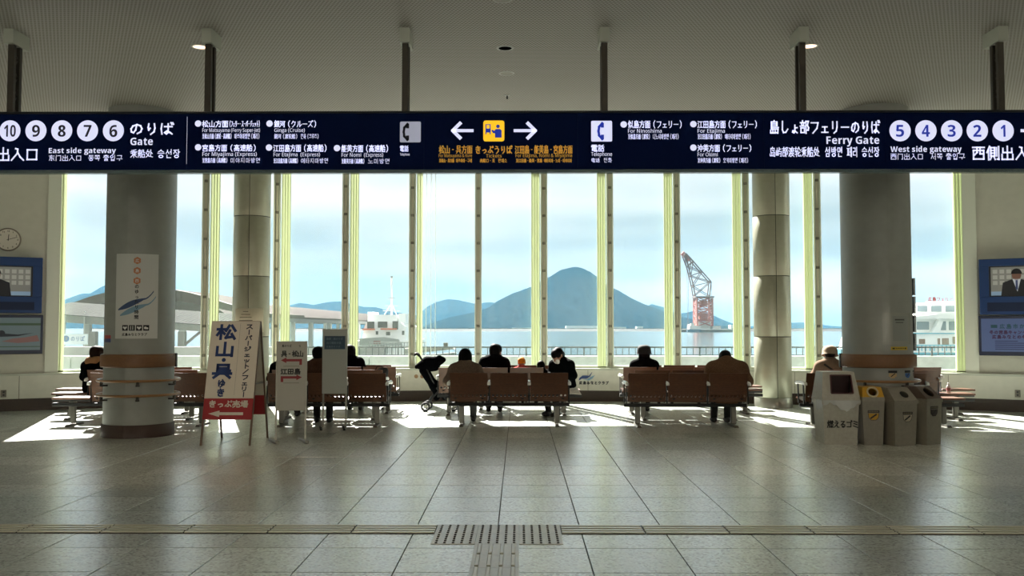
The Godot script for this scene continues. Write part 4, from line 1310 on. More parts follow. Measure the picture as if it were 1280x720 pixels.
# ---------------------------------------------------------------- harbour outside
func make_outside() -> void:
	var concrete := mat("quay concrete", Color(0.76, 0.79, 0.76), 0.85, 0.0, 0.1, 0.4)
	# terrace between the glass and the sea wall
	var terr := structure("floor_terrace")
	var st := flat()
	box(st, Vector3(0, -2.2, -27.0), Vector3(160, 4.0, 16.4))
	obj("terrace_paving", st, mat("terrace", Color(0.45, 0.45, 0.43), 0.85, 0.0, 0.1, 0.5), terr)
	# sea wall
	var o := thing("sea_wall", "low grey concrete sea wall running along the quay outside", "wall", Vector3(0, -0.2, -30.3))
	for i in 24:
		st = flat()
		cbox(st, Vector3(-57.5 + i * 5.0, 0.33, 0), Vector3(4.97, 0.78, 0.35), 0.02)
		obj("wall_block", st, concrete, o)
	# railing on the wall
	o = thing("quay_railing", "thin dark metal railing with upright bars along the sea wall", "railing", Vector3(0, 0.52, -30.3))
	var steel := mat("railing steel", Color(0.14, 0.18, 0.19), 0.7)
	st = flat()
	box(st, Vector3(8, 0.29, 0), Vector3(32, 0.05, 0.05))
	obj("top_rail", st, steel, o)
	st = flat()
	box(st, Vector3(8, 0.03, 0), Vector3(32, 0.025, 0.03))
	obj("bottom_rail", st, steel, o)
	st = flat()
	box(st, Vector3(0, 0.15, 0), Vector3(0.024, 0.27, 0.024))
	var rod := done(st)
	st = flat()
	box(st, Vector3(0, 0.15, 0), Vector3(0.05, 0.3, 0.05))
	var post := done(st)
	for i in 146:
		var x := -7.5 + i * 0.215
		if i % 9 == 0:
			part("post", post, steel, o, Transform3D(Basis(), Vector3(x, 0, 0)))
		else:
			part("baluster", rod, steel, o, Transform3D(Basis(), Vector3(x, 0, 0)))
	# sea
	var sea := flat()
	box(sea, Vector3(0, -3.6, -8000), Vector3(24000, 0.4, 15920))
	var wm := mat("sea water", Color(0.10, 0.20, 0.22), 0.12)
	var wn := FastNoiseLite.new()
	wn.seed = 5
	wn.frequency = 0.02
	wn.fractal_octaves = 4
	var wt := NoiseTexture2D.new()
	wt.width = 512
	wt.height = 512
	wt.seamless = true
	wt.as_normal_map = true
	wt.bump_strength = 6.0
	wt.noise = wn
	wm.normal_enabled = true
	wm.normal_texture = wt
	wm.normal_scale = 0.2
	wm.uv1_triplanar = true
	wm.uv1_world_triplanar = true
	wm.uv1_scale = Vector3.ONE * 0.03
	var water := obj("sea", sea, wm, self)
	tag(water, "calm pale blue harbour water beyond the sea wall", "sea")
	water.set_meta("kind", "stuff")
	make_mountains()
	make_far_shore()
	make_pier()
	make_ferry_front()
	make_ferry_side()
	make_crane()
	# sea haze over the bay
	var fog := FogVolume.new()
	fog.name = "sea_haze"
	fog.shape = RenderingServer.FOG_VOLUME_SHAPE_BOX
	fog.size = Vector3(20000, 360, 9000)
	fog.position = Vector3(0, 176.6, -4750)
	var fm := FogMaterial.new()
	fm.density = 0.000032
	fm.albedo = Color(0.50, 0.82, 1.0)
	fog.material = fm
	fog.set_meta("kind", "stuff")
	tag(fog, "pale blue sea haze lying over the bay", "haze")
	add_child(fog)

func ridge(called: String, label: String, prof: Array, d: float, depth: float, m: Material, sd: int) -> void:
	# wooded hill: crest given as sight-line columns and rows at distance d, falling to the sea on both sides
	var n := FastNoiseLite.new()
	n.seed = sd
	n.frequency = 6.0 / depth
	n.fractal_octaves = 5
	var crest := []
	for i in prof.size() - 1:
		var a := at(prof[i][0], prof[i][1], d)
		var b := at(prof[i + 1][0], prof[i + 1][1], d)
		var steps := maxi(2, int((prof[i + 1][0] - prof[i][0]) / 3.0))
		for k in steps:
			crest.append(a.lerp(b, float(k) / steps))
	crest.append(at(prof[-1][0], prof[-1][1], d))
	var rows := 12
	var grid := []
	for c in crest:
		var line := []
		for j in range(-rows, rows + 1):
			var t := float(j) / rows
			var p := Vector3(c.x, 0, c.z + t * depth)
			var top: float = c.y + 3.6
			var h := top * pow(1.0 - absf(t), 1.25) - 4.0
			h += n.get_noise_2d(p.x, p.z) * top * 0.10 * sin(absf(t) * PI)
			h += n.get_noise_2d(p.x * 6.0, p.z * 6.0) * top * 0.012
			p.y = h
			line.append(p)
		grid.append(line)
	var st := smooth()
	for i in grid.size() - 1:
		for j in rows * 2:
			quad(st, grid[i][j], grid[i + 1][j], grid[i + 1][j + 1], grid[i][j + 1])
	var o := obj(called, st, m, self)
	tag(o, label, "mountain")

func make_mountains() -> void:
	var wood := mat("wooded slope", Color(0.05, 0.09, 0.12), 1.0, 0.0, 0.35, 0.004)
	wood.metallic_specular = 0.0
	ridge("island_mountain", "conical wooded island mountain, the tallest across the bay", [[518, 413], [530, 408], [545, 402], [560, 397], [590, 391], [612, 384], [620, 377], [640, 367], [665, 358], [690, 344], [700, 338], [710, 335], [720, 333.5], [728, 335], [738, 340], [748, 347], [760, 357], [775, 364], [790, 373], [805, 380], [825, 387], [850, 396], [880, 402], [905, 407], [925, 412]], 4300, 700, wood, 1)
	ridge("distant_mountain", "pale rounded hill far off between the white ferry and island mountain", [[505, 410], [520, 396], [533, 384], [545, 377.5], [560, 373.5], [575, 375.5], [595, 380], [612, 377.5], [625, 380], [650, 392], [680, 405]], 7000, 900, wood, 2)
	ridge("distant_mountain", "low pale hill rising behind the floating crane", [[785, 402], [800, 386], [815, 380], [830, 384], [845, 392], [857, 391], [870, 388], [885, 391], [900, 398], [915, 406], [930, 411]], 6500, 800, wood, 3)
	ridge("distant_mountain", "long hazy hill range beyond the pier roof and white ferry", [[320, 392], [345, 386], [362, 381.5], [375, 378.5], [392, 381], [410, 377.5], [425, 376.5], [440, 380], [455, 383.5], [470, 384], [485, 388], [500, 391], [520, 394], [545, 403], [565, 409]], 6800, 900, wood, 4)
	ridge("distant_mountain", "hazy hill range over the pier roofs beside the poster column", [[20, 400], [50, 388], [75, 377], [90, 371], [102, 367], [113, 366.5], [128, 358], [145, 352], [170, 356], [200, 362], [230, 370], [260, 380], [300, 390], [330, 398]], 6200, 900, wood, 5)
	ridge("distant_mountain", "very low hazy headland seen beside the column with the bins", [[930, 409], [960, 405], [985, 403.5], [1003, 403], [1020, 405], [1040, 407.5], [1060, 408.5], [1100, 409]], 7500, 600, wood, 6)

func make_far_shore() -> void:
	var o := thing("breakwater", "low dark breakwater drawn along the far side of the bay", "breakwater", Vector3(150, -3.6, -1250))
	var st := flat()
	frustum(st, Vector3(0, 0, 0), Vector2(1500, 20), Vector3(0, 3.3, 0), Vector2(1490, 8))
	obj("rubble_bank", st, mat("breakwater stone", Color(0.30, 0.32, 0.33), 0.9, 0.0, 0.3, 0.02), o)
	st = flat()
	box(st, Vector3(0, 3.6, 0), Vector3(1490, 0.9, 4))
	obj("crest_wall", st, mat("breakwater crest", Color(0.36, 0.40, 0.40), 0.85), o)
	o = thing("harbour_sheds", "long low white buildings on the far shore under the mountain", "building", Vector3(0, -3.4, -1750))
	for q in [[707, 758, 8.5], [760, 782, 6.0], [795, 803, 7.0], [912, 921, 10.0], [640, 668, 4.5]]:
		var a := at(q[0], 412, 1750)
		var b := at(q[1], 412, 1750)
		st = flat()
		box(st, Vector3((a.x + b.x) / 2, q[2] / 2, 0), Vector3(b.x - a.x, q[2], 20))
		obj("shed", st, mat("shed white", Color(0.86, 0.88, 0.86), 0.8), o)
	o = thing("small_boat", "small low work boat moored beside the pier by the cords", "boat", Vector3(0, -3.4, -60))
	var c := at(545, 439, 60)
	st = flat()
	prism(st, PackedVector2Array([Vector2(c.x - 2.0, 3.12), Vector2(c.x + 1.3, 3.46), Vector2(c.x + 1.1, 3.6), Vector2(c.x - 2.0, 3.5)]), -1.0, 1.0)
	obj("gangway", st, mat("boat grey", Color(0.52, 0.52, 0.47), 0.7), o)
	st = flat()
	prism(st, PackedVector2Array([Vector2(c.x - 2.2, 0.0), Vector2(c.x + 0.6, 0.0), Vector2(c.x + 1.3, 3.2), Vector2(c.x - 2.4, 2.9)]), -1.2, 1.2)
	obj("hull", st, mat("boat hull", Color(0.45, 0.48, 0.46), 0.7), o)
	st = flat()
	box(st, Vector3(c.x + 0.65, 3.72, 0), Vector3(0.28, 0.3, 0.3))
	obj("lamp_box", st, mat("lamp box dark", Color(0.2, 0.19, 0.16), 0.6), o)

func vault(st: SurfaceTool, z0: float, z1: float, x: float, w: float, y: float, rise: float, thick: float, n := 10) -> void:
	# shallow barrel roof along z
	for i in n:
		var t0 := -1.0 + 2.0 * i / n
		var t1 := -1.0 + 2.0 * (i + 1) / n
		var a0 := Vector3(x + t0 * w, y + rise * (1 - t0 * t0), 0)
		var a1 := Vector3(x + t1 * w, y + rise * (1 - t1 * t1), 0)
		var dn := Vector3(0, -thick, 0)
		var f := Vector3(0, 0, z1)
		var b := Vector3(0, 0, z0)
		quad(st, a0 + b, a1 + b, a1 + f, a0 + f)
		quad(st, a0 + f + dn, a1 + f + dn, a1 + b + dn, a0 + b + dn)
		quad(st, a0 + f, a1 + f, a1 + f + dn, a0 + f + dn)
		quad(st, a1 + b, a0 + b, a0 + b + dn, a1 + b + dn)
		if i == 0:
			quad(st, a0 + b, a0 + f, a0 + f + dn, a0 + b + dn)
		if i == n - 1:
			quad(st, a1 + f, a1 + b, a1 + b + dn, a1 + f + dn)

func make_pier() -> void:
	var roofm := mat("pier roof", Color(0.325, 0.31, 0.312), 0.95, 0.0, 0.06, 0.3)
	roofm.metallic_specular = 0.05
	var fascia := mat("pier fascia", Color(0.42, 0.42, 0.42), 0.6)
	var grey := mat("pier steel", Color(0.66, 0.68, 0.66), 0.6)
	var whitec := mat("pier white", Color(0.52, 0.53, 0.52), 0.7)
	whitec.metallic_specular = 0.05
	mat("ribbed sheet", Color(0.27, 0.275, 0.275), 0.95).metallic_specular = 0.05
	# long covered jetty running out to sea
	var o := thing("covered_jetty", "long covered jetty with pale barrel roof running out to sea", "pier", Vector3(-21.5, -3.0, 0))
	var st := flat()
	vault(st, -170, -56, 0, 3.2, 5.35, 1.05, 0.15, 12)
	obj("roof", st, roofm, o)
	st = flat()
	for s in [-1, 1]:
		box(st, Vector3(3.1 * s, 5.1, -113), Vector3(0.16, 0.34, 114))
	obj("eaves_beam", st, fascia, o)
	st = flat()
	box(st, Vector3(0, 0.2, -113), Vector3(7, 1.0, 114))
	obj("pontoon_deck", st, mat("quay concrete", Color(0.66, 0.68, 0.64), 0.85), o)
	for i in 15:
		for s in [-1, 1]:
			st = flat()
			box(st, Vector3(2.8 * s, 2.8, -57 - i * 8.0), Vector3(0.35, 4.6, 0.5))
			obj("post", st, grey, o)
	for i in 6:
		st = flat()
		box(st, Vector3(3.05, 1.6, -62 - i * 16.0), Vector3(0.06, 1.8, 7.0))
		obj("side_screen", st, mat("screen grey", Color(0.66, 0.72, 0.68), 0.5), o)
	# big arched boarding canopy nearer the hall
	o = thing("boarding_canopy", "wide arched boarding canopy with dark edge beyond the poster column", "canopy", Vector3(0, -0.2, -46))
	var prof := [[40, 394], [62, 388], [90, 380], [115, 371], [140, 364.5], [165, 361], [190, 360], [215, 361.5], [240, 366], [262, 372], [285, 379], [310, 386], [340, 392]]
	for k in 2:
		st = flat()
		for i in prof.size() - 1:
			var a := at(prof[i][0], prof[i][1], 46) - o.position
			var b := at(prof[i + 1][0], prof[i + 1][1], 46) - o.position
			var ta: float = 0.16 + 0.42 * sin(PI * i / (prof.size() - 1.0))
			var tb: float = 0.16 + 0.42 * sin(PI * (i + 1) / (prof.size() - 1.0))
			var z0 := [-7.0, 0.0][k] as float
			var z1 := [0.0, 0.25][k] as float
			if k == 0:
				ta = 0.18
				tb = 0.18
			hexa(st, [a + Vector3(0, -ta, z0), b + Vector3(0, -tb, z0), b + Vector3(0, -tb, z1), a + Vector3(0, -ta, z1), a + Vector3(0, 0, z0), b + Vector3(0, 0, z0), b + Vector3(0, 0, z1), a + Vector3(0, 0, z1)])
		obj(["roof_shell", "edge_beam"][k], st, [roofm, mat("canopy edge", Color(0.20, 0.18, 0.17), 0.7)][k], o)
	st = flat()
	for px in [75.0, 150.0, 236.0, 290.0]:
		var p := at(px, 409.5, 46) - o.position
		box(st, Vector3(p.x, 1.3, -3.0), Vector3(0.3, 2.6, 0.3))
	obj("canopy_post", st, grey, o)
	# lower roof of ribbed translucent sheeting with a beam under it
	o = thing("ribbed_walkway_roof", "lower sloping walkway roof of pale ribbed sheeting on white posts", "canopy", Vector3(0, -0.2, -38))
	var a := at(66, 381, 38) - o.position
	var b := at(300, 398, 38) - o.position
	for i in 46:
		var t0 := i / 46.0
		var t1 := (i + 0.86) / 46.0
		var p := a.lerp(b, t0)
		var q := a.lerp(b, t1)
		st = flat()
		hexa(st, [p + Vector3(0, -0.38, 0.6), q + Vector3(0, -0.38, 0.6), q + Vector3(0, -0.34, 1.4), p + Vector3(0, -0.34, 1.4), p + Vector3(0, 0.16, -1.6), q + Vector3(0, 0.16, -1.6), q + Vector3(0, 0.04, -0.8), p + Vector3(0, 0.04, -0.8)])
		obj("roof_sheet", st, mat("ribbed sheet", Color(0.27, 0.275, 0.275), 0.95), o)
	st = flat()
	bar(st, a + Vector3(0, -0.55, 0.2), b + Vector3(0, -0.50, 0.2), 0.2, 0.3)
	bar(st, a + Vector3(0, -0.25, -0.4), b + Vector3(0, -0.2, -0.4), 0.2, 0.2)
	obj("roof_beam", st, mat("pier beam", Color(0.50, 0.52, 0.51), 0.6), o)
	for px in [117.0, 228.0, 300.0]:
		var p := at(px, 409.5, 38) - o.position
		st = flat()
		box(st, Vector3(p.x, 0.75, 0), Vector3(0.28, 1.5, 0.28))
		obj("post", st, whitec, o)
	st = flat()
	var kk := at(232, 430, 38) - o.position
	bar(st, kk, kk + Vector3(0.9, 0.75, 0), 0.08, 0.1)
	obj("brace", st, fascia, o)
	# white ledge on the quay
	o = thing("quay_ledge", "white raised ledge on the quay beneath the covered walkways", "ledge", Vector3(-17.2, -0.2, -33.2))
	st = flat()
	box(st, Vector3(0, 0.48, 0), Vector3(20, 0.96, 0.8))
	obj("ledge_block", st, whitec, o)
	# berth sign
	var p := at(93, 424, 37.4)
	o = thing("berth_sign", "white berth sign with a blue seven and lettering below the walkway roof", "sign", p)
	st = flat()
	cbox(st, Vector3.ZERO, Vector3(1.12, 0.44, 0.06), 0.01)
	obj("board", st, mat("berth board", Color(0.80, 0.86, 0.88), 0.6), o)
	var xf := Transform3D(Basis(), Vector3(0, 0, 0.034))
	var blue := mat("berth blue", Color(0.25, 0.42, 0.62), 0.6)
	st = flat()
	disc(st, xf, Vector2(-0.33, 0.02), 0.13, 20)
	kanji(st, "のりば", xf, Vector2(-0.14, 0.12), Vector2(0.18, 0.2), Vector2(0.2, 0), 0.02)
	obj("lettering", st, blue, o)
	st = flat()
	latin(st, "7", Transform3D(Basis(), Vector3(0, 0, 0.037)), Vector2(-0.37, -0.05), 0.14)
	obj("numeral", st, whitec, o)
	st = flat()
	for s in [-0.4, 0.4]:
		box(st, Vector3(s, 0.68, 0), Vector3(0.04, 0.95, 0.04))
		box(st, Vector3(s, -0.4, 0), Vector3(0.04, 0.4, 0.04))
	obj("hanger", st, grey, o)

func make_ferry_front() -> void:
	# white ferry lying bow on behind the jetty
	var d := 130.0
	var s0 := 95.0 / d
	var c := at(480, 409.5, 95.0)
	var o := thing("white_ferry", "white ferry with tall mast moored bow on beside the jetty", "ship", Vector3(c.x, EYE - (EYE + 3.4) * s0, -95.0))
	o.scale = Vector3.ONE * s0
	var k := d / 1128.0        # metres per pixel
	var white := mat("ship white", Color(0.96, 0.97, 0.96), 0.5)
	var st := flat()
	prism(st, PackedVector2Array([Vector2(-33 * k, -1.9), Vector2(26 * k, -1.9), Vector2(31 * k, 3.0), Vector2(-36 * k, 3.0)]), -22, 0)
	obj("hull", st, white, o)
	st = flat()
	prism(st, PackedVector2Array([Vector2(-29 * k, 2.9), Vector2(26 * k, 2.9), Vector2(26 * k, 5.0), Vector2(20 * k, 5.6), Vector2(-24 * k, 5.6), Vector2(-26 * k, 5.0)]), -16, -1)
	obj("deck_house", st, white, o)
	st = flat()
	box(st, Vector3(-0.4, 6.1, -6), Vector3(34 * k, 1.3, 8))
	box(st, Vector3(-22 * k, 6.4, -6), Vector3(6 * k, 1.6, 6))
	box(st, Vector3(19 * k, 6.2, -6), Vector3(9 * k, 1.5, 6))
	obj("bridge", st, white, o)
	for q in [[-18, 5.25, 9, 1.0], [-3, 5.3, 12, 0.9], [13, 5.2, 7, 1.2], [-10, 4.1, 3, 0.5], [4, 4.0, 5, 0.5], [23, 4.1, 3, 0.6]]:
		st = flat()
		box(st, Vector3(q[0] * k, q[1], -0.96), Vector3(q[2] * k, q[3], 0.1))
		obj("window", st, mat("ship window", Color(0.22, 0.24, 0.26), 0.3), o)
	for q in [[-20, 4.62, 15], [5, 4.66, 20]]:
		st = flat()
		box(st, Vector3(q[0] * k, q[1], -0.7), Vector3(q[2] * k, 0.22, 0.6))
		obj("orange_fender", st, mat("ship orange", Color(0.80, 0.42, 0.30), 0.6), o)
	st = flat()
	prism(st, PackedVector2Array([Vector2(-30 * k, 2.3), Vector2(24 * k, 2.3), Vector2(18 * k, 3.2), Vector2(0, 3.5), Vector2(-30 * k, 3.3)]), -0.4, 0.4)
	obj("bow_visor", st, mat("ship grey", Color(0.62, 0.64, 0.62), 0.6), o)
	st = flat()
	box(st, Vector3(-8 * k, 2.75, 0.5), Vector3(9 * k, 0.42, 0.1))
	obj("red_name_plate", st, mat("ship red", Color(0.42, 0.13, 0.12), 0.6), o)
	st = smooth()
	tube(st, [Vector3(2 * k, 6.5, -6), Vector3(2 * k, 12.6, -6)], 0.14, 6)
	obj("mast", st, white, o)
	st = flat()
	for y in [7.4, 8.2, 9.3]:
		box(st, Vector3(2 * k, y, -6), Vector3(2.6 - (y - 7.4) * 0.8, 0.12, 0.3))
	box(st, Vector3(2 * k, 12.5, -6), Vector3(0.35, 0.3, 0.35))
	obj("mast_spreader", st, mat("ship grey", Color(0.62, 0.64, 0.62), 0.6), o)
	st = flat()
	for s in [-8.0, 9.0]:
		bar(st, Vector3(s * k, 6.7, -6), Vector3(2 * k, 8.6, -6), 0.1, 0.1)
	obj("mast_stay", st, white, o)
	# quay gate with railing in front of the ferry
	o = thing("quay_gate", "grey steel gate and railing on the quay before the white ferry", "gate", at(497, 437, 48))
	st = flat()
	for i in 20:
		box(st, Vector3(-1.5 + i * 0.155, 0.0, 0), Vector3(0.035, 0.75, 0.04))
	box(st, Vector3(0, 0.38, 0), Vector3(3.1, 0.05, 0.05))
	box(st, Vector3(0, -0.36, 0), Vector3(3.1, 0.05, 0.05))
	obj("gate_bars", st, mat("pier beam", Color(0.5, 0.52, 0.51), 0.6), o)
	st = flat()
	box(st, Vector3(0.75, 0.0, 0.1), Vector3(0.17, 0.34, 0.06))
	obj("red_notice", st, mat("gate red", Color(0.75, 0.25, 0.30), 0.6), o)
	o = thing("quay_canopy", "small white canopy roof low on the quay before the ferry", "canopy", at(462, 438, 46))
	st = flat()
	box(st, Vector3(0, 0, 0), Vector3(1.7, 0.35, 1.5))
	obj("canopy_top", st, mat("pier white", Color(0.52, 0.53, 0.52), 0.7), o)
	st = flat()
	for s in [-0.75, 0.75]:
		box(st, Vector3(s, -0.9, 0), Vector3(0.08, 1.5, 0.08))
	obj("canopy_leg", st, mat("pier steel", Color(0.66, 0.68, 0.66), 0.6), o)

func make_ferry_side() -> void:
	# car ferry lying along the quay at the right
	var d := 62.0
	var c := at(1138, 409.5, d)
	var o := thing("car_ferry", "white car ferry with turquoise hull line moored beyond the bins column", "ship", Vector3(c.x, -3.4, -d))
	var white := mat("ship white", Color(0.96, 0.97, 0.96), 0.5)
	var teal := mat("ship teal", Color(0.30, 0.72, 0.82), 0.5)
	var tan_ := mat("ship window tan", Color(0.52, 0.42, 0.36), 0.5)
	var pale := mat("ship window pale", Color(0.50, 0.57, 0.60), 0.25)
	var st := flat()
	prism(st, PackedVector2Array([Vector2(-1.2, 0.1), Vector2(22, 0.1), Vector2(22, 3.2), Vector2(-1.8, 3.2)]), -10, 0)
	obj("hull", st, teal, o)
	st = flat()
	box(st, Vector3(10.0, 3.22, 0.0), Vector3(23.4, 0.1, 0.3))
	obj("rubbing_strake", st, white, o)
	# lower deck with openings
	st = flat()
	prism(st, PackedVector2Array([Vector2(-1.5, 3.2), Vector2(22, 3.2), Vector2(22, 4.45), Vector2(-1.1, 4.45)]), -9.8, -0.4)
	obj("lower_deck", st, white, o)
	for q in [[0.95, 3.92, 0.42, 0.34], [2.10, 3.92, 0.18, 0.42], [2.55, 3.92, 0.46, 0.44], [3.25, 4.0, 0.42, 0.5], [4.3, 3.95, 0.6, 0.5], [5.5, 3.95, 0.6, 0.5]]:
		st = flat()
		cbox(st, Vector3(q[0], q[1], -0.4), Vector3(q[2], q[3], 0.08), 0.02)
		obj("lower_window", st, tan_, o)
	# upper deck set back behind a slanting screen
	st = flat()
	prism(st, PackedVector2Array([Vector2(-0.3, 4.45), Vector2(22, 4.45), Vector2(22, 5.5), Vector2(0.1, 5.5)]), -9.4, -1.0)
	obj("upper_deck", st, white, o)
	for q in [[0.35, 4.98, 0.5, 0.55], [1.30, 5.0, 0.85, 0.55], [2.62, 5.0, 0.55, 0.62], [3.35, 5.0, 0.5, 0.62], [4.3, 5.0, 0.7, 0.6], [5.4, 5.0, 0.7, 0.6]]:
		st = flat()
		cbox(st, Vector3(q[0], q[1], -1.0), Vector3(q[2], q[3], 0.08), 0.02)
		obj("upper_window", st, pale, o)
	st = flat()
	prism(st, PackedVector2Array([Vector2(1.65, 4.45), Vector2(2.2, 4.45), Vector2(2.55, 5.5), Vector2(2.25, 5.5)]), -0.9, -0.5)
	obj("slanting_screen", st, white, o)
	st = flat()
	prism(st, PackedVector2Array([Vector2(-0.6, 5.45), Vector2(22, 5.6), Vector2(22, 5.85), Vector2(2.0, 5.8), Vector2(-0.6, 5.55)]), -9.6, -0.3)
	obj("roof_deck", st, white, o)
	st = flat()
	box(st, Vector3(0.9, 4.47, -0.35), Vector3(4.6, 0.06, 0.1))
	box(st, Vector3(8.0, 3.66, 0.02), Vector3(19.6, 0.06, 0.06))
	obj("teal_line", st, teal, o)
	# wheel house
	st = flat()
	prism(st, PackedVector2Array([Vector2(1.25, 5.75), Vector2(8.5, 5.75), Vector2(8.5, 6.62), Vector2(1.1, 6.62)]), -6.5, -2.0)
	obj("wheel_house", st, white, o)
	for i in 4:
		st = flat()
		cbox(st, Vector3(1.72 + i * 1.0, 6.2, -2.0), Vector3(0.72, 0.42, 0.08), 0.02)
		obj("wheel_house_window", st, pale, o)
	st = flat()
	box(st, Vector3(3.9, 6.70, -2.2), Vector3(3.6, 0.05, 0.12))
	obj("sign_rail", st, white, o)
	letters(o, "roof_letter", mat("ship red letter", Color(0.70, 0.25, 0.25), 0.6), "広島フェリー", Transform3D(Basis(), Vector3(0, 0, -2.1)), Vector2(2.2, 7.02), Vector2(0.26, 0.28), Vector2(0.3, 0), 0.045)
	st = smooth()
	tube(st, [Vector3(1.9, 6.6, -3.5), Vector3(1.9, 7.5, -3.5)], 0.03, 6)
	obj("aerial", st, mat("ship grey", Color(0.62, 0.64, 0.62), 0.6), o)
	st = flat()
	box(st, Vector3(0, 0.22, 0), Vector3(0.05, 0.46, 0.05))
	var bar_ := done(st)
	for i in 28:
		part("rail_post", bar_, teal, o, Transform3D(Basis(), Vector3(-1.5 + i * 0.28, 3.22, 0.02)))

func make_crane() -> void:
	var d := 420.0
	var far := 1000.0
	var big := far / d
	var k := d / 1128.0
	var c := at(880, 409.5, far)
	var o := thing("floating_crane", "red and white lattice floating crane standing on a barge in the bay", "crane", Vector3(c.x, -3.4, -far))
	o.scale = Vector3.ONE * big
	var red := mat("crane red", Color(0.66, 0.40, 0.38), 0.7)
	var grey := mat("crane steel", Color(0.42, 0.36, 0.36), 0.7)
	var pale := mat("crane white", Color(0.82, 0.82, 0.80), 0.7)
	var y0 := (EYE + 3.4) / big
	var px := func(x: float, y: float, z: float) -> Vector3: return Vector3((x - 880.0) * k, y0 + (409.5 - y) * k, z)
	var st := flat()
	hexa(st, [Vector3(-29 * k, 0, -9), Vector3(34 * k, 0, -9), Vector3(34 * k, 0, 6), Vector3(-29 * k, 0, 6), Vector3(-32 * k, 1.2, -9), Vector3(36 * k, 1.2, -9), Vector3(36 * k, 1.2, 6), Vector3(-32 * k, 1.2, 6)])
	obj("barge", st, mat("barge grey", Color(0.34, 0.37, 0.39), 0.8), o)
	st = flat()
	for q in [[879, 406.5, 15, 9, 0], [868, 409.5, 10, 4, 3], [862, 408.5, 4, 6, 1], [893, 409.5, 10, 4, 2]]:
		box(st, px.call(q[0], q[1], q[4]), Vector3(q[2] * k, q[3] * k, 6))
	obj("deck_house", st, pale, o)
	# tower: four legs with bracing between them
	var legs := []
	for z in [-4.0, 4.0]:
		legs.append([px.call(869.5, 408, z), px.call(869.5, 372, z)])
		legs.append([px.call(888.5, 408, z), px.call(888.5, 372, z)])
	for l in legs:
		st = flat()
		bar(st, l[0], l[1], 0.75, 0.75)
		obj("tower_leg", st, red, o)
	st = flat()
	for pair in [[0, 1], [2, 3], [0, 2], [1, 3]]:
		for i in 5:
			var t0 := i / 5.0
			var t1 := (i + 1) / 5.0
			var p0: Vector3 = legs[pair[0]][0].lerp(legs[pair[0]][1], t0)
			var p1: Vector3 = legs[pair[0]][0].lerp(legs[pair[0]][1], t1)
			var q0: Vector3 = legs[pair[1]][0].lerp(legs[pair[1]][1], t0)
			var q1: Vector3 = legs[pair[1]][0].lerp(legs[pair[1]][1], t1)
			bar(st, p0, q1, 0.4, 0.4)
			bar(st, q0, p1, 0.4, 0.4)
			bar(st, p1, q1, 0.45, 0.45)
	obj("tower_bracing", st, red, o)
	st = flat()
	box(st, px.call(879, 396, 0), Vector3(9 * k, 8 * k, 4))
	box(st, px.call(879, 380, 0), Vector3(8 * k, 7 * k, 5))
	obj("machine_house", st, mat("crane rust", Color(0.66, 0.36, 0.31), 0.8), o)
	st = flat()
	box(st, px.call(879, 371.5, 0), Vector3(23 * k, 1.6 * k, 10))
	obj("slewing_platform", st, grey, o)
	# jib: lattice from the platform up to the head on the left
	var lower := [[868, 370], [866, 358], [863, 345], [860, 333], [855, 320]]
	var upper := [[886, 370], [888, 352.5], [877, 340], [866, 327], [857, 317]]
	for z in [-2.5, 2.5]:
		for line in [lower, upper]:
			st = flat()
			for i in 4:
				bar(st, px.call(line[i][0], line[i][1], z), px.call(line[i + 1][0], line[i + 1][1], z), 0.5, 0.5)
			obj("jib_chord", st, grey, o)
	st = flat()
	for z in [-2.5, 2.5]:
		for i in 4:
			bar(st, px.call(lower[i][0], lower[i][1], z), px.call(upper[i + 1][0], upper[i + 1][1], z), 0.35, 0.35)
			bar(st, px.call(upper[i][0], upper[i][1], z), px.call(lower[i + 1][0], lower[i + 1][1], z), 0.35, 0.35)
			bar(st, px.call(upper[i + 1][0], upper[i + 1][1], z), px.call(lower[i + 1][0], lower[i + 1][1], z), 0.35, 0.35)
	for i in 5:
		for line in [lower, upper]:
			bar(st, px.call(line[i][0], line[i][1], -2.5), px.call(line[i][0], line[i][1], 2.5), 0.35, 0.35)
	obj("jib_bracing", st, grey, o)
	st = flat()
	bar(st, px.call(853.5, 316, 0), px.call(863, 325, 0), 1.2, 2.0)
	obj("jib_head", st, red, o)
	st = flat()
	for x in [859.5, 861.0]:
		bar(st, px.call(x, 322, 0), px.call(x, 408, 0), 0.12, 0.12)
	bar(st, px.call(888.5, 352, 2), px.call(889.5, 408, 2), 0.15, 0.15)
	obj("hoist_rope", st, grey, o)
	# small tug beside it
	var tug := thing("small_tug", "small pale tug lying beside the floating crane barge", "boat", Vector3(at(858, 412, far).x, -3.4, -far + 40))
	st = flat()
	tug.scale = Vector3.ONE * 1.6
	frustum(st, Vector3(0, 0, 0), Vector2(8, 4), Vector3(0, 2.0, 0), Vector2(9, 4.6))
	obj("hull", st, mat("tug blue", Color(0.30, 0.45, 0.55), 0.7), tug)
	st = flat()
	box(st, Vector3(-0.5, 3.2, 0), Vector3(4.5, 2.6, 3))
	box(st, Vector3(-0.8, 5.2, 0), Vector3(2.2, 1.6, 2.2))
	obj("deck_house", st, pale, tug)

# ---------------------------------------------------------------- overhead direction sign
const SIGN_D := 8.9

func sg(px: float, py: float) -> Vector2:
	var p := at(px, py, SIGN_D)
	return Vector2(p.x, p.y)

func sign_cjk(st: SurfaceTool, s: String, x0: float, x1: float, y0: float, y1: float, w := 0.9) -> void:
	# characters set between the columns x0 and x1 and the rows y0 and y1
	var a := sg(x0, y0)
	var b := sg(x1, y1)
	var pitch := (b.x - a.x) / s.length()
	kanji(st, s, Transform3D(Basis(), Vector3(0, 0, -SIGN_D + 0.002)), a, Vector2(pitch * 0.9, a.y - b.y), Vector2(pitch, 0), w * 0.9 * SIGN_D / FOCAL)

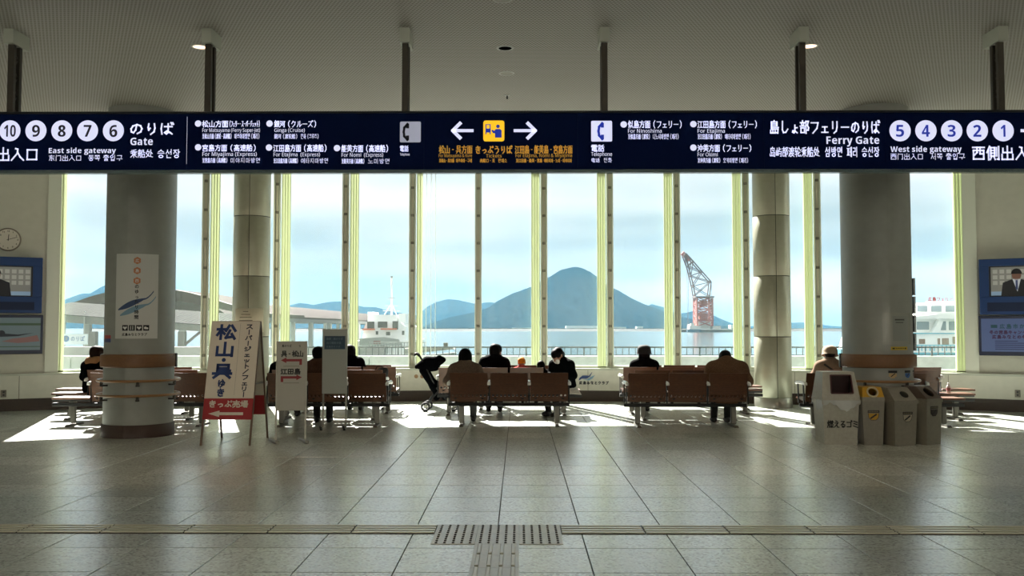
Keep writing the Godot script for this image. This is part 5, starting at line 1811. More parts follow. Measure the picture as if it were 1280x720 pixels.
func sign_lat(st: SurfaceTool, s: String, x0: float, x1: float, base: float, cap: float, bold := true) -> void:
	var a := sg(x0, base)
	var b := sg(x1, base)
	latin(st, s, Transform3D(Basis(), Vector3(0, 0, -SIGN_D + 0.002)), a, cap * SIGN_D / FOCAL, b.x - a.x, bold)

func make_overhead_sign() -> void:
	var top := sg(640, 141.5).y
	var bot := sg(640, 211.5).y
	var o := thing("overhead_direction_sign", "long navy overhead sign with white lettering to ferry gates, hung from the ceiling", "sign", Vector3.ZERO)
	var navy := mat("sign navy", Color(0.015, 0.085, 0.24), 0.6)
	navy.metallic_specular = 0.15
	var k := SIGN_D / FOCAL
	var st := flat()
	var seams := [-60.0, 233.5, 530.0, 722.0, 955.0, 1107.0, 1340.0]
	for i in seams.size() - 1:
		var a := sg(seams[i], 176).x
		var b := sg(seams[i + 1], 176).x
		st = flat()
		cbox(st, Vector3((a + b) / 2, (top + bot) / 2, -SIGN_D - 0.10), Vector3(b - a - 0.001, top - bot, 0.2), 0.001)
		obj("sign_panel", st, navy, o)
	var xa := sg(-60, 176).x
	var xb := sg(1340, 176).x
	st = flat()
	cbox(st, Vector3((xa + xb) / 2, top + 0.012, -SIGN_D - 0.10), Vector3(xb - xa, 0.022, 0.22), 0.004)
	obj("top_trim", st, mat("sign trim", Color(0.10, 0.11, 0.13), 0.4), o)
	st = flat()
	box(st, Vector3((xa + xb) / 2, bot - 0.022, -SIGN_D - 0.02), Vector3(xb - xa, 0.044, 0.012))
	obj("clear_edge", st, pane_mat("clear acrylic", Color(0.45, 0.52, 0.52), 0.45), o)
	var white := glow("sign white light", Color(0.78, 0.79, 0.90), 0.55)
	var gold := glow("sign gold light", Color(0.78, 0.60, 0.22), 0.27)
	var blue := glow("sign blue light", Color(0.06, 0.16, 0.55), 0.5)
	var ink := mat("sign ink", Color(0.03, 0.05, 0.13), 0.5)
	var yellow := glow("sign yellow light", Color(0.88, 0.68, 0.10), 0.6)
	var face := Transform3D(Basis(), Vector3(0, 0, -SIGN_D + 0.0015))
	var face2 := Transform3D(Basis(), Vector3(0, 0, -SIGN_D + 0.003))
	# gate numbers
	var nums_l := [["10", 12.5], ["9", 45.0], ["8", 77.3], ["7", 109.5], ["6", 141.8]]
	var nums_r := [["5", 1125.0], ["4", 1157.3], ["3", 1189.5], ["2", 1221.5], ["1", 1253.8]]
	for grp in [nums_l, nums_r]:
		for q in grp:
			st = flat()
			disc(st, face, sg(q[1], 163.5), 13.4 * k, 36)
			var dsc := obj("gate_disc", st, white, o)
			st = flat()
			var w: float = 15.0 if q[0] == "10" else (6.0 if q[0] == "1" else 10.0)
			latin(st, q[0], face2, sg(q[1] - w / 2, 171.0), 15.0 * k, w * k, true)
			obj("numeral", st, ink if grp == nums_l else blue, dsc)
	for q in [["出入口", -4, 50, 185, 201, 2.2], ["のりば", 162, 219, 153.5, 168.5, 2.2], ["島しょ部フェリーのりば", 962, 1101, 151, 167, 1.9], ["西側出入口", 1215, 1305, 183, 200, 2.2]]:
		var n: int = q[0].length()
		for i in n:
			st = flat()
			sign_cjk(st, q[0][i], lerpf(q[1], q[2], float(i) / n), lerpf(q[1], q[2], float(i + 1) / n), q[3], q[4], q[5])
			obj("large_character", st, white, o)
	st = flat()
	sign_lat(st, "East side gateway", 61, 145, 191.5, 6.5)
	sign_lat(st, "Gate", 163, 191, 181.5, 9.5)
	sign_lat(st, "Ferry Gate", 1033, 1099, 180, 9.5)
	sign_lat(st, "West side gateway", 1113, 1202, 190, 7.0)
	sign_lat(st, "For Matsuyama (Ferry Super-Jet)", 253, 325, 165, 4.6, false)
	sign_lat(st, "Ginga (Cruise)", 343, 381, 165, 4.6, false)
	sign_lat(st, "For Miyajima (Express)", 253, 321, 195, 4.8, false)
	sign_lat(st, "For Etajima  (Express)", 342, 400, 195.5, 4.8, false)
	sign_lat(st, "For Nomi  (Express)", 427, 479, 196, 4.8, false)
	sign_lat(st, "Telephone", 500, 512, 194.5, 3.2, false)
	sign_lat(st, "Telephone", 739, 765, 195, 4.8, false)
	sign_lat(st, "For Ninoshima", 785, 827, 166, 4.8, false)
	sign_lat(st, "For Etajima", 872, 906, 166, 4.8, false)
	sign_lat(st, "For Okimi", 872, 897, 195.5, 4.8, false)
	fine(obj("english_lettering", st, white, o))
	st = flat()
	sign_cjk(st, "乘船处", 163, 192, 187, 197, 1.1)
	sign_cjk(st, "승선장", 197, 226, 187, 197.5, 1.2)
	sign_cjk(st, "东门出入口", 61, 103, 194, 201, 0.8)
	sign_cjk(st, "동쪽", 110.5, 126, 194, 201, 0.8)
	sign_cjk(st, "출입구", 129, 154, 194, 201, 0.8)
	sign_cjk(st, "松山方面", 253, 286, 151, 159, 1.2)
	sign_cjk(st, "（フェリー・スーパージェット）", 286, 326, 151, 158.5, 0.8)
	sign_cjk(st, "至松山方面（渡轮・高速船）", 253, 291, 167, 173.5, 0.55)
	sign_cjk(st, "마쓰야마방면（페리）", 293, 326, 167, 173.5, 0.55)
	sign_cjk(st, "銀河（クルーズ）", 343, 399, 151, 159, 1.1)
	sign_cjk(st, "銀河（渡轮船）", 343, 374, 167.5, 173.5, 0.55)
	sign_cjk(st, "은하（크루즈）", 376, 400, 167.5, 173.5, 0.55)
	sign_cjk(st, "宮島方面（高速船）", 253, 324, 181, 189, 1.1)
	sign_cjk(st, "至宮島方面（高速船）", 253, 286, 197.5, 203.5, 0.55)
	sign_cjk(st, "미야지마방면", 288, 326, 197.5, 203.5, 0.55)
	sign_cjk(st, "江田島方面（高速船）", 342, 412, 181, 189.5, 1.1)
	sign_cjk(st, "至江田島方面（高速船）", 342, 374, 198, 204, 0.55)
	sign_cjk(st, "에타지마방면", 376, 411, 198, 204, 0.55)
	sign_cjk(st, "能美方面（高速船）", 427, 489, 181.5, 190, 1.1)
	sign_cjk(st, "至能美方面（高速船）", 427, 457, 198.5, 204.5, 0.55)
	sign_cjk(st, "노미방면", 460, 488, 198.5, 204.5, 0.55)
	sign_cjk(st, "電話", 500, 511, 182, 189.5, 0.8)
	sign_cjk(st, "電話", 739, 756, 181, 189.5, 1.1)
	sign_cjk(st, "电话", 739, 750, 197.5, 203, 0.55)
	sign_cjk(st, "전화", 754.5, 765.5, 197.5, 203, 0.55)
	sign_cjk(st, "似島方面（フェリー）", 785, 856, 151, 160, 1.1)
	sign_cjk(st, "至似島方面（渡轮）", 785, 814, 167.5, 174, 0.55)
	sign_cjk(st, "니노시마방면（페리）", 816, 850, 167.5, 174, 0.55)
	sign_cjk(st, "江田島方面（フェリー）", 872, 950, 151, 160, 1.1)
	sign_cjk(st, "至江田島方面（渡轮）", 872, 904, 167.5, 174, 0.55)
	sign_cjk(st, "에타지마방면（페리）", 906, 940, 167.5, 174, 0.55)
	sign_cjk(st, "沖美方面（フェリー）", 872, 943, 181, 189.5, 1.1)
	sign_cjk(st, "至沖美方面（渡轮）", 872, 902, 197.5, 203.5, 0.55)
	sign_cjk(st, "오키미방면（페리）", 904, 937, 197.5, 203.5, 0.55)
	sign_cjk(st, "岛屿部渡轮乘船处", 962, 1025, 184, 196, 1.1)
	sign_cjk(st, "섬방면", 1031, 1054, 184, 196, 1.2)
	sign_cjk(st, "페리", 1058, 1073, 184, 196, 1.2)
	sign_cjk(st, "승선장", 1077, 1100, 184, 196, 1.2)
	sign_cjk(st, "西门出入口", 1113, 1155, 192, 199.5, 0.8)
	sign_cjk(st, "서쪽", 1163, 1179, 192, 199.5, 0.8)
	sign_cjk(st, "출입구", 1182, 1207, 192, 199.5, 0.8)
	fine(obj("small_lettering", st, white, o))
	# bullets, divider, arrows
	for q in [[247.7, 154.5], [337.0, 154.5], [247.7, 184.2], [336.3, 184.5], [421.3, 185.2], [779.6, 155.6], [866.7, 155.2], [866.7, 184.6]]:
		st = flat()
		disc(st, face, sg(q[0], q[1]), 4.1 * k, 18)
		obj("bullet", st, white, o)
	st = flat()
	rect(st, face, sg(233, 205).x, sg(233, 205).y, sg(234.3, 146).x, sg(234.3, 146).y)
	obj("divider", st, white, o)
	for q in [[564.0, 590.0], [671.0, 644.0], [1304.0, 1277.5]]:
		st = flat()
		var tip := sg(q[0], 163.3)
		var tail := sg(q[1], 163.3)
		var s := signf(tip.x - tail.x)
		ribbon(st, face, PackedVector2Array([tail, tip - Vector2(s * 4 * k, 0)]), 3.9 * k)
		ribbon(st, face, PackedVector2Array([tip + Vector2(-s * 11 * k, 9.0 * k), tip + Vector2(-s * 2.6 * k, 0.6 * k)]), 4.4 * k)
		ribbon(st, face, PackedVector2Array([tip + Vector2(-s * 11 * k, -9.0 * k), tip + Vector2(-s * 2.6 * k, -0.6 * k)]), 4.4 * k)
		obj("arrow", st, white, o)
	# ticket window pictogram
	st = flat()
	var c := sg(617.3, 163.7)
	rounded(st, face, c, Vector2(26.6, 26.6) * k, 3.0 * k)
	var tk := obj("ticket_pictogram", st, yellow, o)
	st = flat()
	rect(st, face2, c.x - 10.5 * k, c.y - 2 * k, c.x - 4 * k, c.y + 3 * k)
	rect(st, face2, c.x - 10.5 * k, c.y - 4.5 * k, c.x - 9.3 * k, c.y + 8.5 * k)
	rect(st, face2, c.x - 5.2 * k, c.y - 4.5 * k, c.x - 4 * k, c.y + 8.5 * k)
	rect(st, face2, c.x - 10.5 * k, c.y + 7.5 * k, c.x - 4 * k, c.y + 8.5 * k)
	disc(st, face2, c + Vector2(5.2, 5.8) * k, 2.3 * k, 14)
	shape(st, face2, PackedVector2Array([c + Vector2(1.5, -8.5) * k, c + Vector2(1.5, -3.0) * k, c + Vector2(-1.0, -3.0) * k, c + Vector2(-3.0, 0.5) * k, c + Vector2(-2.0, 1.5) * k, c + Vector2(0.5, 0.0) * k, c + Vector2(2.5, 2.4) * k, c + Vector2(8.0, 2.4) * k, c + Vector2(9.8, 0.5) * k, c + Vector2(9.8, -8.5) * k]))
	obj("clerk_and_window", st, blue, tk)
	# telephone pictograms
	for q in [[513.0, 165.0, "pale grey"], [752.0, 164.0, "white"]]:
		st = flat()
		var p := sg(q[0], q[1])
		rounded(st, face, p, Vector2(26.4, 26.4) * k, 1.6 * k)
		var tel := obj("telephone_pictogram", st, white if q[2] == "white" else glow("sign grey light", Color(0.62, 0.63, 0.70), 0.35), o)
		st = flat()
		var dx := (-1.5 if q[2] == "white" else -6.0) * k
		ribbon(st, face2, PackedVector2Array([p + Vector2(2.2 * k + dx, 10 * k), p + Vector2(-1.6 * k + dx, 5.5 * k), p + Vector2(-2.4 * k + dx, 0), p + Vector2(-1.6 * k + dx, -5.5 * k), p + Vector2(2.2 * k + dx, -10 * k)]), 3.0 * k)
		rect(st, face2, p.x + 0.6 * k + dx, p.y + 4.5 * k, p.x + 4.4 * k + dx, p.y + 10.4 * k)
		rect(st, face2, p.x + 0.6 * k + dx, p.y - 10.4 * k, p.x + 4.4 * k + dx, p.y - 4.5 * k)
		obj("handset", st, blue if q[2] == "white" else ink, tel)
	# gold lettering under the arrows
	st = flat()
	sign_cjk(st, "松山・呉方面", 549, 591, 182, 192, 1.1)
	sign_cjk(st, "きっぷうりば", 594, 641, 182.5, 192, 1.4)
	sign_cjk(st, "江田島・能美島・宮島方面", 644, 716, 182, 192, 1.1)
	sign_lat(st, "For Matsuyama & Kure", 548.5, 590, 196.5, 4.0, false)
	sign_lat(st, "Tickets", 607.5, 627, 197, 4.3, false)
	sign_lat(st, "For Etajima, Nomi & Miyajima", 644.5, 715, 196.5, 4.3, false)
	sign_cjk(st, "至松山・呉方面", 549, 568, 198.5, 203, 0.6)
	sign_cjk(st, "마쓰야마・구레", 570, 590, 198.5, 203, 0.6)
	sign_cjk(st, "売船口・표 판매소", 600, 634, 198.5, 203, 0.6)
	sign_cjk(st, "至江田島・能美・宮島", 645, 678, 198.5, 203, 0.6)
	sign_cjk(st, "에타지마・노미・미야지마", 680, 715, 198.5, 203, 0.6)
	fine(obj("gold_lettering", st, gold, o))
	make_hangers(top)

func rounded(st: SurfaceTool, xf: Transform3D, c: Vector2, s: Vector2, r: float) -> void:
	var p := PackedVector2Array()
	for q in [[1, 1], [1, -1], [-1, -1], [-1, 1]]:
		for i in 4:
			var a0 := [0.0, PI / 2, PI, PI * 1.5][[[1, 1], [1, -1], [-1, -1], [-1, 1]].find(q)] as float
			var a := a0 + PI / 2 * i / 3.0
			p.append(c + Vector2(q[0] * (s.x / 2 - r), q[1] * (s.y / 2 - r)) + Vector2(sin(a), cos(a)) * r)
	shape(st, xf, p)

func make_hangers(top: float) -> void:
	var steel := mat("hanger steel", Color(0.27, 0.25, 0.22), 0.5, 0.5)
	var pale := mat("bracket paint", Color(0.66, 0.67, 0.62), 0.5)
	var xs := [18.5, 263.0, 507.5, 754.8, 1000.5, 1246.5]
	var names := ["lattice sign hanger by the gate number ten end", "sign hanger between the divider and a ceiling lamp", "sign hanger above the grey telephone pictogram", "sign hanger above the white telephone pictogram", "sign hanger beside the glowing ceiling lamp over the ferry gate words", "lattice sign hanger by the gate number one end"]
	var st := flat()
	for z in [0.055, -0.055]:
		cbox(st, Vector3(0, (CEIL - top) / 2, z), Vector3(0.062, CEIL - top, 0.05), 0.004)
	var rails := done(st)
	st = flat()
	var n := 9
	for i in n:
		var y0 := (CEIL - top) * i / n
		var y1 := (CEIL - top) * (i + 1) / n
		var z := 0.04 if i % 2 else -0.04
		bar(st, Vector3(0, y0, z), Vector3(0, y1, -z), 0.02, 0.008)
	var lace := done(st)
	st = flat()
	hexa(st, [Vector3(-0.05, CEIL - top - 0.15, -0.17), Vector3(0.05, CEIL - top - 0.15, -0.17), Vector3(0.05, CEIL - top - 0.15, 0.13), Vector3(-0.05, CEIL - top - 0.15, 0.13), Vector3(-0.05, CEIL - top, -0.17), Vector3(0.05, CEIL - top, -0.17), Vector3(0.05, CEIL - top, 0.13), Vector3(-0.05, CEIL - top, 0.13)])
	var shoe := done(st)
	for i in 6:
		var p := at(xs[i], 90, SIGN_D + 0.1)
		var o := thing("sign_hanger", names[i], "hanger", Vector3(p.x, top + 0.024, -SIGN_D - 0.10))
		o.scale.y = (CEIL - top - 0.025) / (CEIL - top)
		part("rail_pair", rails, steel, o)
		part("lacing", lace, steel, o)
		part("ceiling_shoe", shoe, pale, o)

# ---------------------------------------------------------------- ceiling
func make_ceiling_fittings() -> void:
	var trim := mat("lamp trim", Color(0.72, 0.72, 0.69), 0.4)
	var defs := [[631.5, 60.0, "open", "unlit downlight with pale rim and its recess shade painted as a dark disc"], [633.0, 91.5, "closed", "flat round ceiling plate between downlight and sprinkler"], [250.0, 58.5, "lit", "small lit downlight beside the hanger near the divider"], [1012.0, 57.5, "lit", "glowing round ceiling lamp beside the sign hanger"], [628.0, -1.0, "closed", "flat round ceiling plate on the entrance side of the sign"]]
	for q in defs:
		var p := at_height(q[0], q[1], CEIL)
		var o := thing("ceiling_downlight" if q[2] != "closed" else "ceiling_plate", q[3], "ceiling light" if q[2] != "closed" else "ceiling plate", p)
		var st := smooth()
		lathe(st, [Vector2(0.072, -0.001), Vector2(0.074, -0.007), Vector2(0.09, -0.006), Vector2(0.096, -0.0005)], 28)
		obj("rim", st, trim, o)
		st = smooth()
		if q[2] == "closed":
			lathe(st, [Vector2(0, -0.004), Vector2(0.075, -0.004)], 28)
			obj("cover", st, mat("plate grey", Color(0.62, 0.61, 0.56), 0.6), o)
		else:
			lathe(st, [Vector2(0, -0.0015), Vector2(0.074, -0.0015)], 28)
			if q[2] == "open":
				var dk := mat("lamp recess shade", Color(0.02, 0.02, 0.02), 1.0)  # flat disc, the shade of the open recess painted as near-black
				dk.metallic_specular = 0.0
				obj("recess_shade_disc", st, dk, o)
			else:
				obj("lamp_glow", st, glow("lamp light", Color(1.0, 0.86, 0.74), 1.2), o)
				var l := SpotLight3D.new()
				l.name = "lamp_beam"
				l.position = Vector3(0, -0.03, 0)
				l.rotation.x = -PI / 2
				l.light_color = Color(1.0, 0.86, 0.74)
				l.light_energy = 1.5
				l.light_size = 0.06
				l.spot_range = 30
				l.spot_angle = 60
				l.spot_attenuation = 2
				l.shadow_enabled = true
				o.add_child(l)
	var p := at_height(634, 119, CEIL)
	var o := thing("sprinkler", "tiny sprinkler head hanging from the ceiling", "sprinkler", p)
	var st := smooth()
	lathe(st, [Vector2(0, -0.008), Vector2(0.035, -0.008), Vector2(0.04, 0)], 16)
	obj("rosette", st, trim, o)
	st = smooth()
	lathe(st, [Vector2(0, -0.05), Vector2(0.012, -0.05), Vector2(0.008, -0.008)], 10)
	obj("head", st, mat("sprinkler dark", Color(0.12, 0.11, 0.10), 0.4, 0.5), o)

# ---------------------------------------------------------------- screens, clock, plates on the front wall
func make_wall_fittings() -> void:
	var blue := mat("cabinet blue", Color(0.02, 0.20, 0.42), 0.5)
	var dark := mat("screen frame", Color(0.05, 0.06, 0.08), 0.35)
	for side in 2:
		var s := -1.0 if side == 0 else 1.0
		var edge := arc_phi([51.5, 1225.5][side], 17.7)
		var w := 1.32
		var mid := edge + s * (w / 2) / 17.8
		var where := "by the clock" if side == 0 else "above the notice screen"
		var f := arc_frame(mid, 17.93, 0)
		var ys := func(py: float) -> float: return at([30.0, 1250.0][side], py, -f.origin.z - 0.1).y
		var top: float = ys.call(321.0 if side == 0 else 323.0)
		var low: float = ys.call(391.0 if side == 0 else 393.0)
		var o := thing("television_cabinet", ["blue wall cabinet holding a television under the round clock", "blue wall cabinet holding a television on the wall without clock"][side], "television", f.origin, -mid)
		var st := flat()
		var sc_top: float = ys.call(332.0)
		var sc_low: float = ys.call(370.5)
		var hw := 0.51
		# cabinet as a frame round the screen
		cbox(st, Vector3(0, (top + sc_top) / 2 + 0.0, 0.11), Vector3(w, top - sc_top, 0.22), 0.008)
		cbox(st, Vector3(0, (low + sc_low) / 2, 0.11), Vector3(w, sc_low - low, 0.22), 0.008)
		for q in [-1, 1]:
			box(st, Vector3(q * (w / 2 + hw) / 2, (sc_top + sc_low) / 2, 0.11), Vector3(w / 2 - hw, sc_top - sc_low, 0.218))
		obj("cabinet", st, blue, o)
		st = flat()
		box(st, Vector3(0, low + (sc_low - low) * 0.42, 0.222), Vector3(w * 0.82, (sc_low - low) * 0.5, 0.008))
		obj("speaker_grille", st, mat("grille blue", Color(0.03, 0.11, 0.25), 0.7), o)
		st = flat()
		box(st, Vector3(0, (sc_top + sc_low) / 2, 0.14), Vector3(hw * 2, sc_top - sc_low, 0.06))
		obj("screen_frame", st, dark, o)
		tv_picture(o, hw - 0.03, (sc_top + sc_low) / 2, (sc_top - sc_low) / 2 - 0.02, s)
		# lower display
		var t2: float = ys.call(393.5 if side == 0 else 394.5)
		var b2: float = ys.call(443.0 if side == 0 else 445.0)
		o = thing("notice_display", ["flat display with a blurred landscape below the television by the clock", "flat display with printed harbour notices below a television"][side], "display", f.origin, -mid)
		st = flat()
		cbox(st, Vector3(0, (t2 + b2) / 2, 0.07), Vector3(1.38, t2 - b2, 0.1), 0.008)
		obj("display_case", st, mat("display frame", Color(0.05, 0.10, 0.22), 0.35), o)
		st = flat()
		var q2 := Transform3D(Basis(), Vector3(0, (t2 + b2) / 2, 0.1225))
		rect(st, q2, -0.65, -(t2 - b2) / 2 + 0.07, 0.65, (t2 - b2) / 2 - 0.05)
		if side == 0:
			obj("display_screen", st, glow("display pale", Color(0.36, 0.42, 0.44), 0.14), o)
			st = flat()
			var q3 := q2.translated_local(Vector3(0, 0, 0.001))
			shape(st, q3, PackedVector2Array([Vector2(0.05, -0.12), Vector2(0.22, -0.07), Vector2(0.42, -0.05), Vector2(0.6, -0.01), Vector2(0.64, -0.12), Vector2(0.3, -0.15)]))
			obj("display_red_hills", st, glow("display red", Color(0.45, 0.33, 0.32), 0.14), o)
			st = flat()
			disc(st, q3, Vector2(0.05, 0.02), 0.055, 16)
			shape(st, q3, PackedVector2Array([Vector2(-0.2, 0.0), Vector2(-0.05, 0.03), Vector2(0.3, 0.0), Vector2(0.55, 0.03), Vector2(0.3, -0.03), Vector2(0.0, -0.04)]))
			obj("display_dark_shape", st, glow("display dark", Color(0.12, 0.14, 0.17), 0.12), o)
			st = flat()
			rect(st, q3, -0.65, 0.16, 0.65, 0.2)
			rect(st, q3, -0.65, -0.22, 0.65, -0.205)
			obj("display_green_band", st, glow("display green", Color(0.22, 0.30, 0.22), 0.14), o)
		else:
			obj("display_screen", st, glow("display lilac", Color(0.28, 0.34, 0.50), 0.14), o)
			st = flat()
			var q3 := q2.translated_local(Vector3(0, 0, 0.001))
			kanji(st, "広島市から", q3, Vector2(-0.36, 0.2), Vector2(0.075, 0.075), Vector2(0.1, 0), 0.011)
			rect(st, q3, -0.5, 0.135, -0.4, 0.19)
			obj("display_heading", st, glow("display teal", Color(0.10, 0.26, 0.30), 0.12), o)
			st = flat()
			kanji(st, "冬の宮島キャンペーン", q3, Vector2(-0.52, 0.09), Vector2(0.06, 0.06), Vector2(0.072, 0), 0.011)
			kanji(st, "広島みなとの冬時間", q3, Vector2(-0.48, 0.01), Vector2(0.06, 0.06), Vector2(0.076, 0), 0.012)
			obj("display_red_text", st, glow("display plum", Color(0.22, 0.10, 0.24), 0.12), o)
			st = flat()
			for i in 5:
				rect(st, q3, -0.44, -0.1 - i * 0.035, -0.44 + 0.35 + 0.3 * absf(sin(i * 1.9)), -0.088 - i * 0.035)
			fine(obj("display_text_line", st, glow("display ink", Color(0.12, 0.13, 0.28), 0.12), o))
		# socket plate on the lower panel
		var pf := arc_frame(arc_phi([6.5, 1270.0][side], 17.9), 17.9, 0)
		var py: float = at([6.5, 1270.0][side], 492, -pf.origin.z).y
		o = thing("socket_plate", ["small grey socket plate on the panel below the clock and screens", "small grey socket plate on the panel below the printed notice screen"][side], "socket", Vector3(pf.origin.x, py, pf.origin.z), -atan2(pf.origin.x - ARC_X, -pf.origin.z - ARC_D))
		st = flat()
		cbox(st, Vector3(0, 0, 0.006), Vector3(0.085, 0.125, 0.012), 0.003)
		obj("plate", st, mat("plate tan", Color(0.45, 0.43, 0.38), 0.5), o)
		st = flat()
		box(st, Vector3(0, 0.025, 0.013), Vector3(0.03, 0.03, 0.003))
		box(st, Vector3(0, -0.025, 0.013), Vector3(0.03, 0.03, 0.003))
		obj("outlet", st, dark, o)
	# round wall clock at five past two... hands as seen: short up, long to the right
	var cf := arc_frame(arc_phi(7.5, 17.9), 17.93, 0)
	var cy := at(7.5, 299.5, -cf.origin.z).y
	var phi := atan2(cf.origin.x - ARC_X, -cf.origin.z - ARC_D)
	var o := thing("wall_clock", "round white wall clock with black numerals above the television", "clock", Vector3(cf.origin.x, cy, cf.origin.z), -phi)
	var up := Transform3D(Basis(Vector3.RIGHT, PI / 2), Vector3.ZERO)
	var st := smooth()
	lathe(st, [Vector2(0.205, 0.0), Vector2(0.205, 0.04), Vector2(0.19, 0.05), Vector2(0.182, 0.045), Vector2(0.182, 0.03)], 40, up)
	obj("rim", st, mat("clock rim", Color(0.50, 0.47, 0.42), 0.4), o)
	st = smooth()
	lathe(st, [Vector2(0.184, 0.03), Vector2(0, 0.03)], 40, up)
	obj("dial", st, mat("clock dial", Color(0.80, 0.78, 0.73), 0.5), o)
	st = flat()
	var xf := Transform3D(Basis(), Vector3(0, 0, 0.032))
	for i in 12:
		var a := TAU * (i + 1) / 12.0
		var c := Vector2(sin(a), cos(a)) * 0.148
		latin(st, str(i + 1), xf, c + Vector2(-0.011 - (0.008 if i > 8 else 0.0), -0.014), 0.028)
	obj("numeral", st, mats["print black"], o)
	st = flat()
	ribbon(st, Transform3D(Basis(), Vector3(0, 0, 0.035)), PackedVector2Array([Vector2(0, -0.02), Vector2(0.008, 0.085)]), 0.011)
	obj("hour_hand", st, mats["print black"], o)
	st = flat()
	ribbon(st, Transform3D(Basis(), Vector3(0, 0, 0.037)), PackedVector2Array([Vector2(-0.02, -0.008), Vector2(0.135, 0.045)]), 0.008)
	obj("minute_hand", st, mats["print black"], o)
	# logo with lettering on the lower panel
	var lf := arc_frame(arc_phi(741, 17.89), 17.884, 0)
	var ly := at(741, 474, -lf.origin.z).y
	o = thing("panel_logo", "blue whale-tail logo with dark lettering on the lower wall panel", "logo", Vector3(lf.origin.x, ly, lf.origin.z), -atan2(lf.origin.x - ARC_X, -lf.origin.z - ARC_D))
	var k := 17.9 / 1128.0
	st = flat()
	shape(st, Transform3D(), PackedVector2Array([Vector2(-18 * k, -2 * k), Vector2(-17 * k, 1.5 * k), Vector2(-13 * k, 4.5 * k), Vector2(-8 * k, 4.6 * k), Vector2(-5 * k, 4.2 * k), Vector2(-1.5 * k, 8.6 * k), Vector2(-0.8 * k, 8.8 * k), Vector2(-3.6 * k, 3.4 * k), Vector2(-8 * k, 0.4 * k), Vector2(-14 * k, 0.5 * k)]))
	obj("tail_fin", st, mat("logo blue", Color(0.16, 0.26, 0.46), 0.5), o)
	st = flat()
	shape(st, Transform3D(), PackedVector2Array([Vector2(-13 * k, -0.6 * k), Vector2(-7 * k, -0.2 * k), Vector2(-2.5 * k, 3.0 * k), Vector2(2.5 * k, 5.2 * k), Vector2(-0.5 * k, 1.0 * k), Vector2(-5 * k, -1.6 * k)]))
	obj("pale_fin", st, mat("logo pale", Color(0.45, 0.60, 0.70), 0.5), o)
	st = flat()
	kanji(st, "広島みなとクラブ", Transform3D(), Vector2(-17 * k, -2.8 * k), Vector2(3.4 * k, 3.6 * k), Vector2(4.7 * k, 0), 0.85 * k)
	fine(obj("lettering", st, mat("logo ink", Color(0.10, 0.12, 0.16), 0.5), o))
	# two round pipe caps
	for i in 2:
		var vf := arc_frame(arc_phi([520.5, 528.0][i], 17.9), 17.9, 0)
		var vy := at(524, 470.5, -vf.origin.z).y
		o = thing("round_vent", "small round brown vent let into the lower wall panel", "vent", Vector3(vf.origin.x, vy, vf.origin.z), -atan2(vf.origin.x - ARC_X, -vf.origin.z - ARC_D), "pair of vents beside the pushchair")
		st = smooth()
		lathe(st, [Vector2(0.04, 0.0), Vector2(0.038, 0.008), Vector2(0.024, 0.008), Vector2(0.022, 0.003), Vector2(0, 0.003)], 20, up)
		obj("cap", st, mat("cap brown", Color(0.62, 0.50, 0.38), 0.5), o)

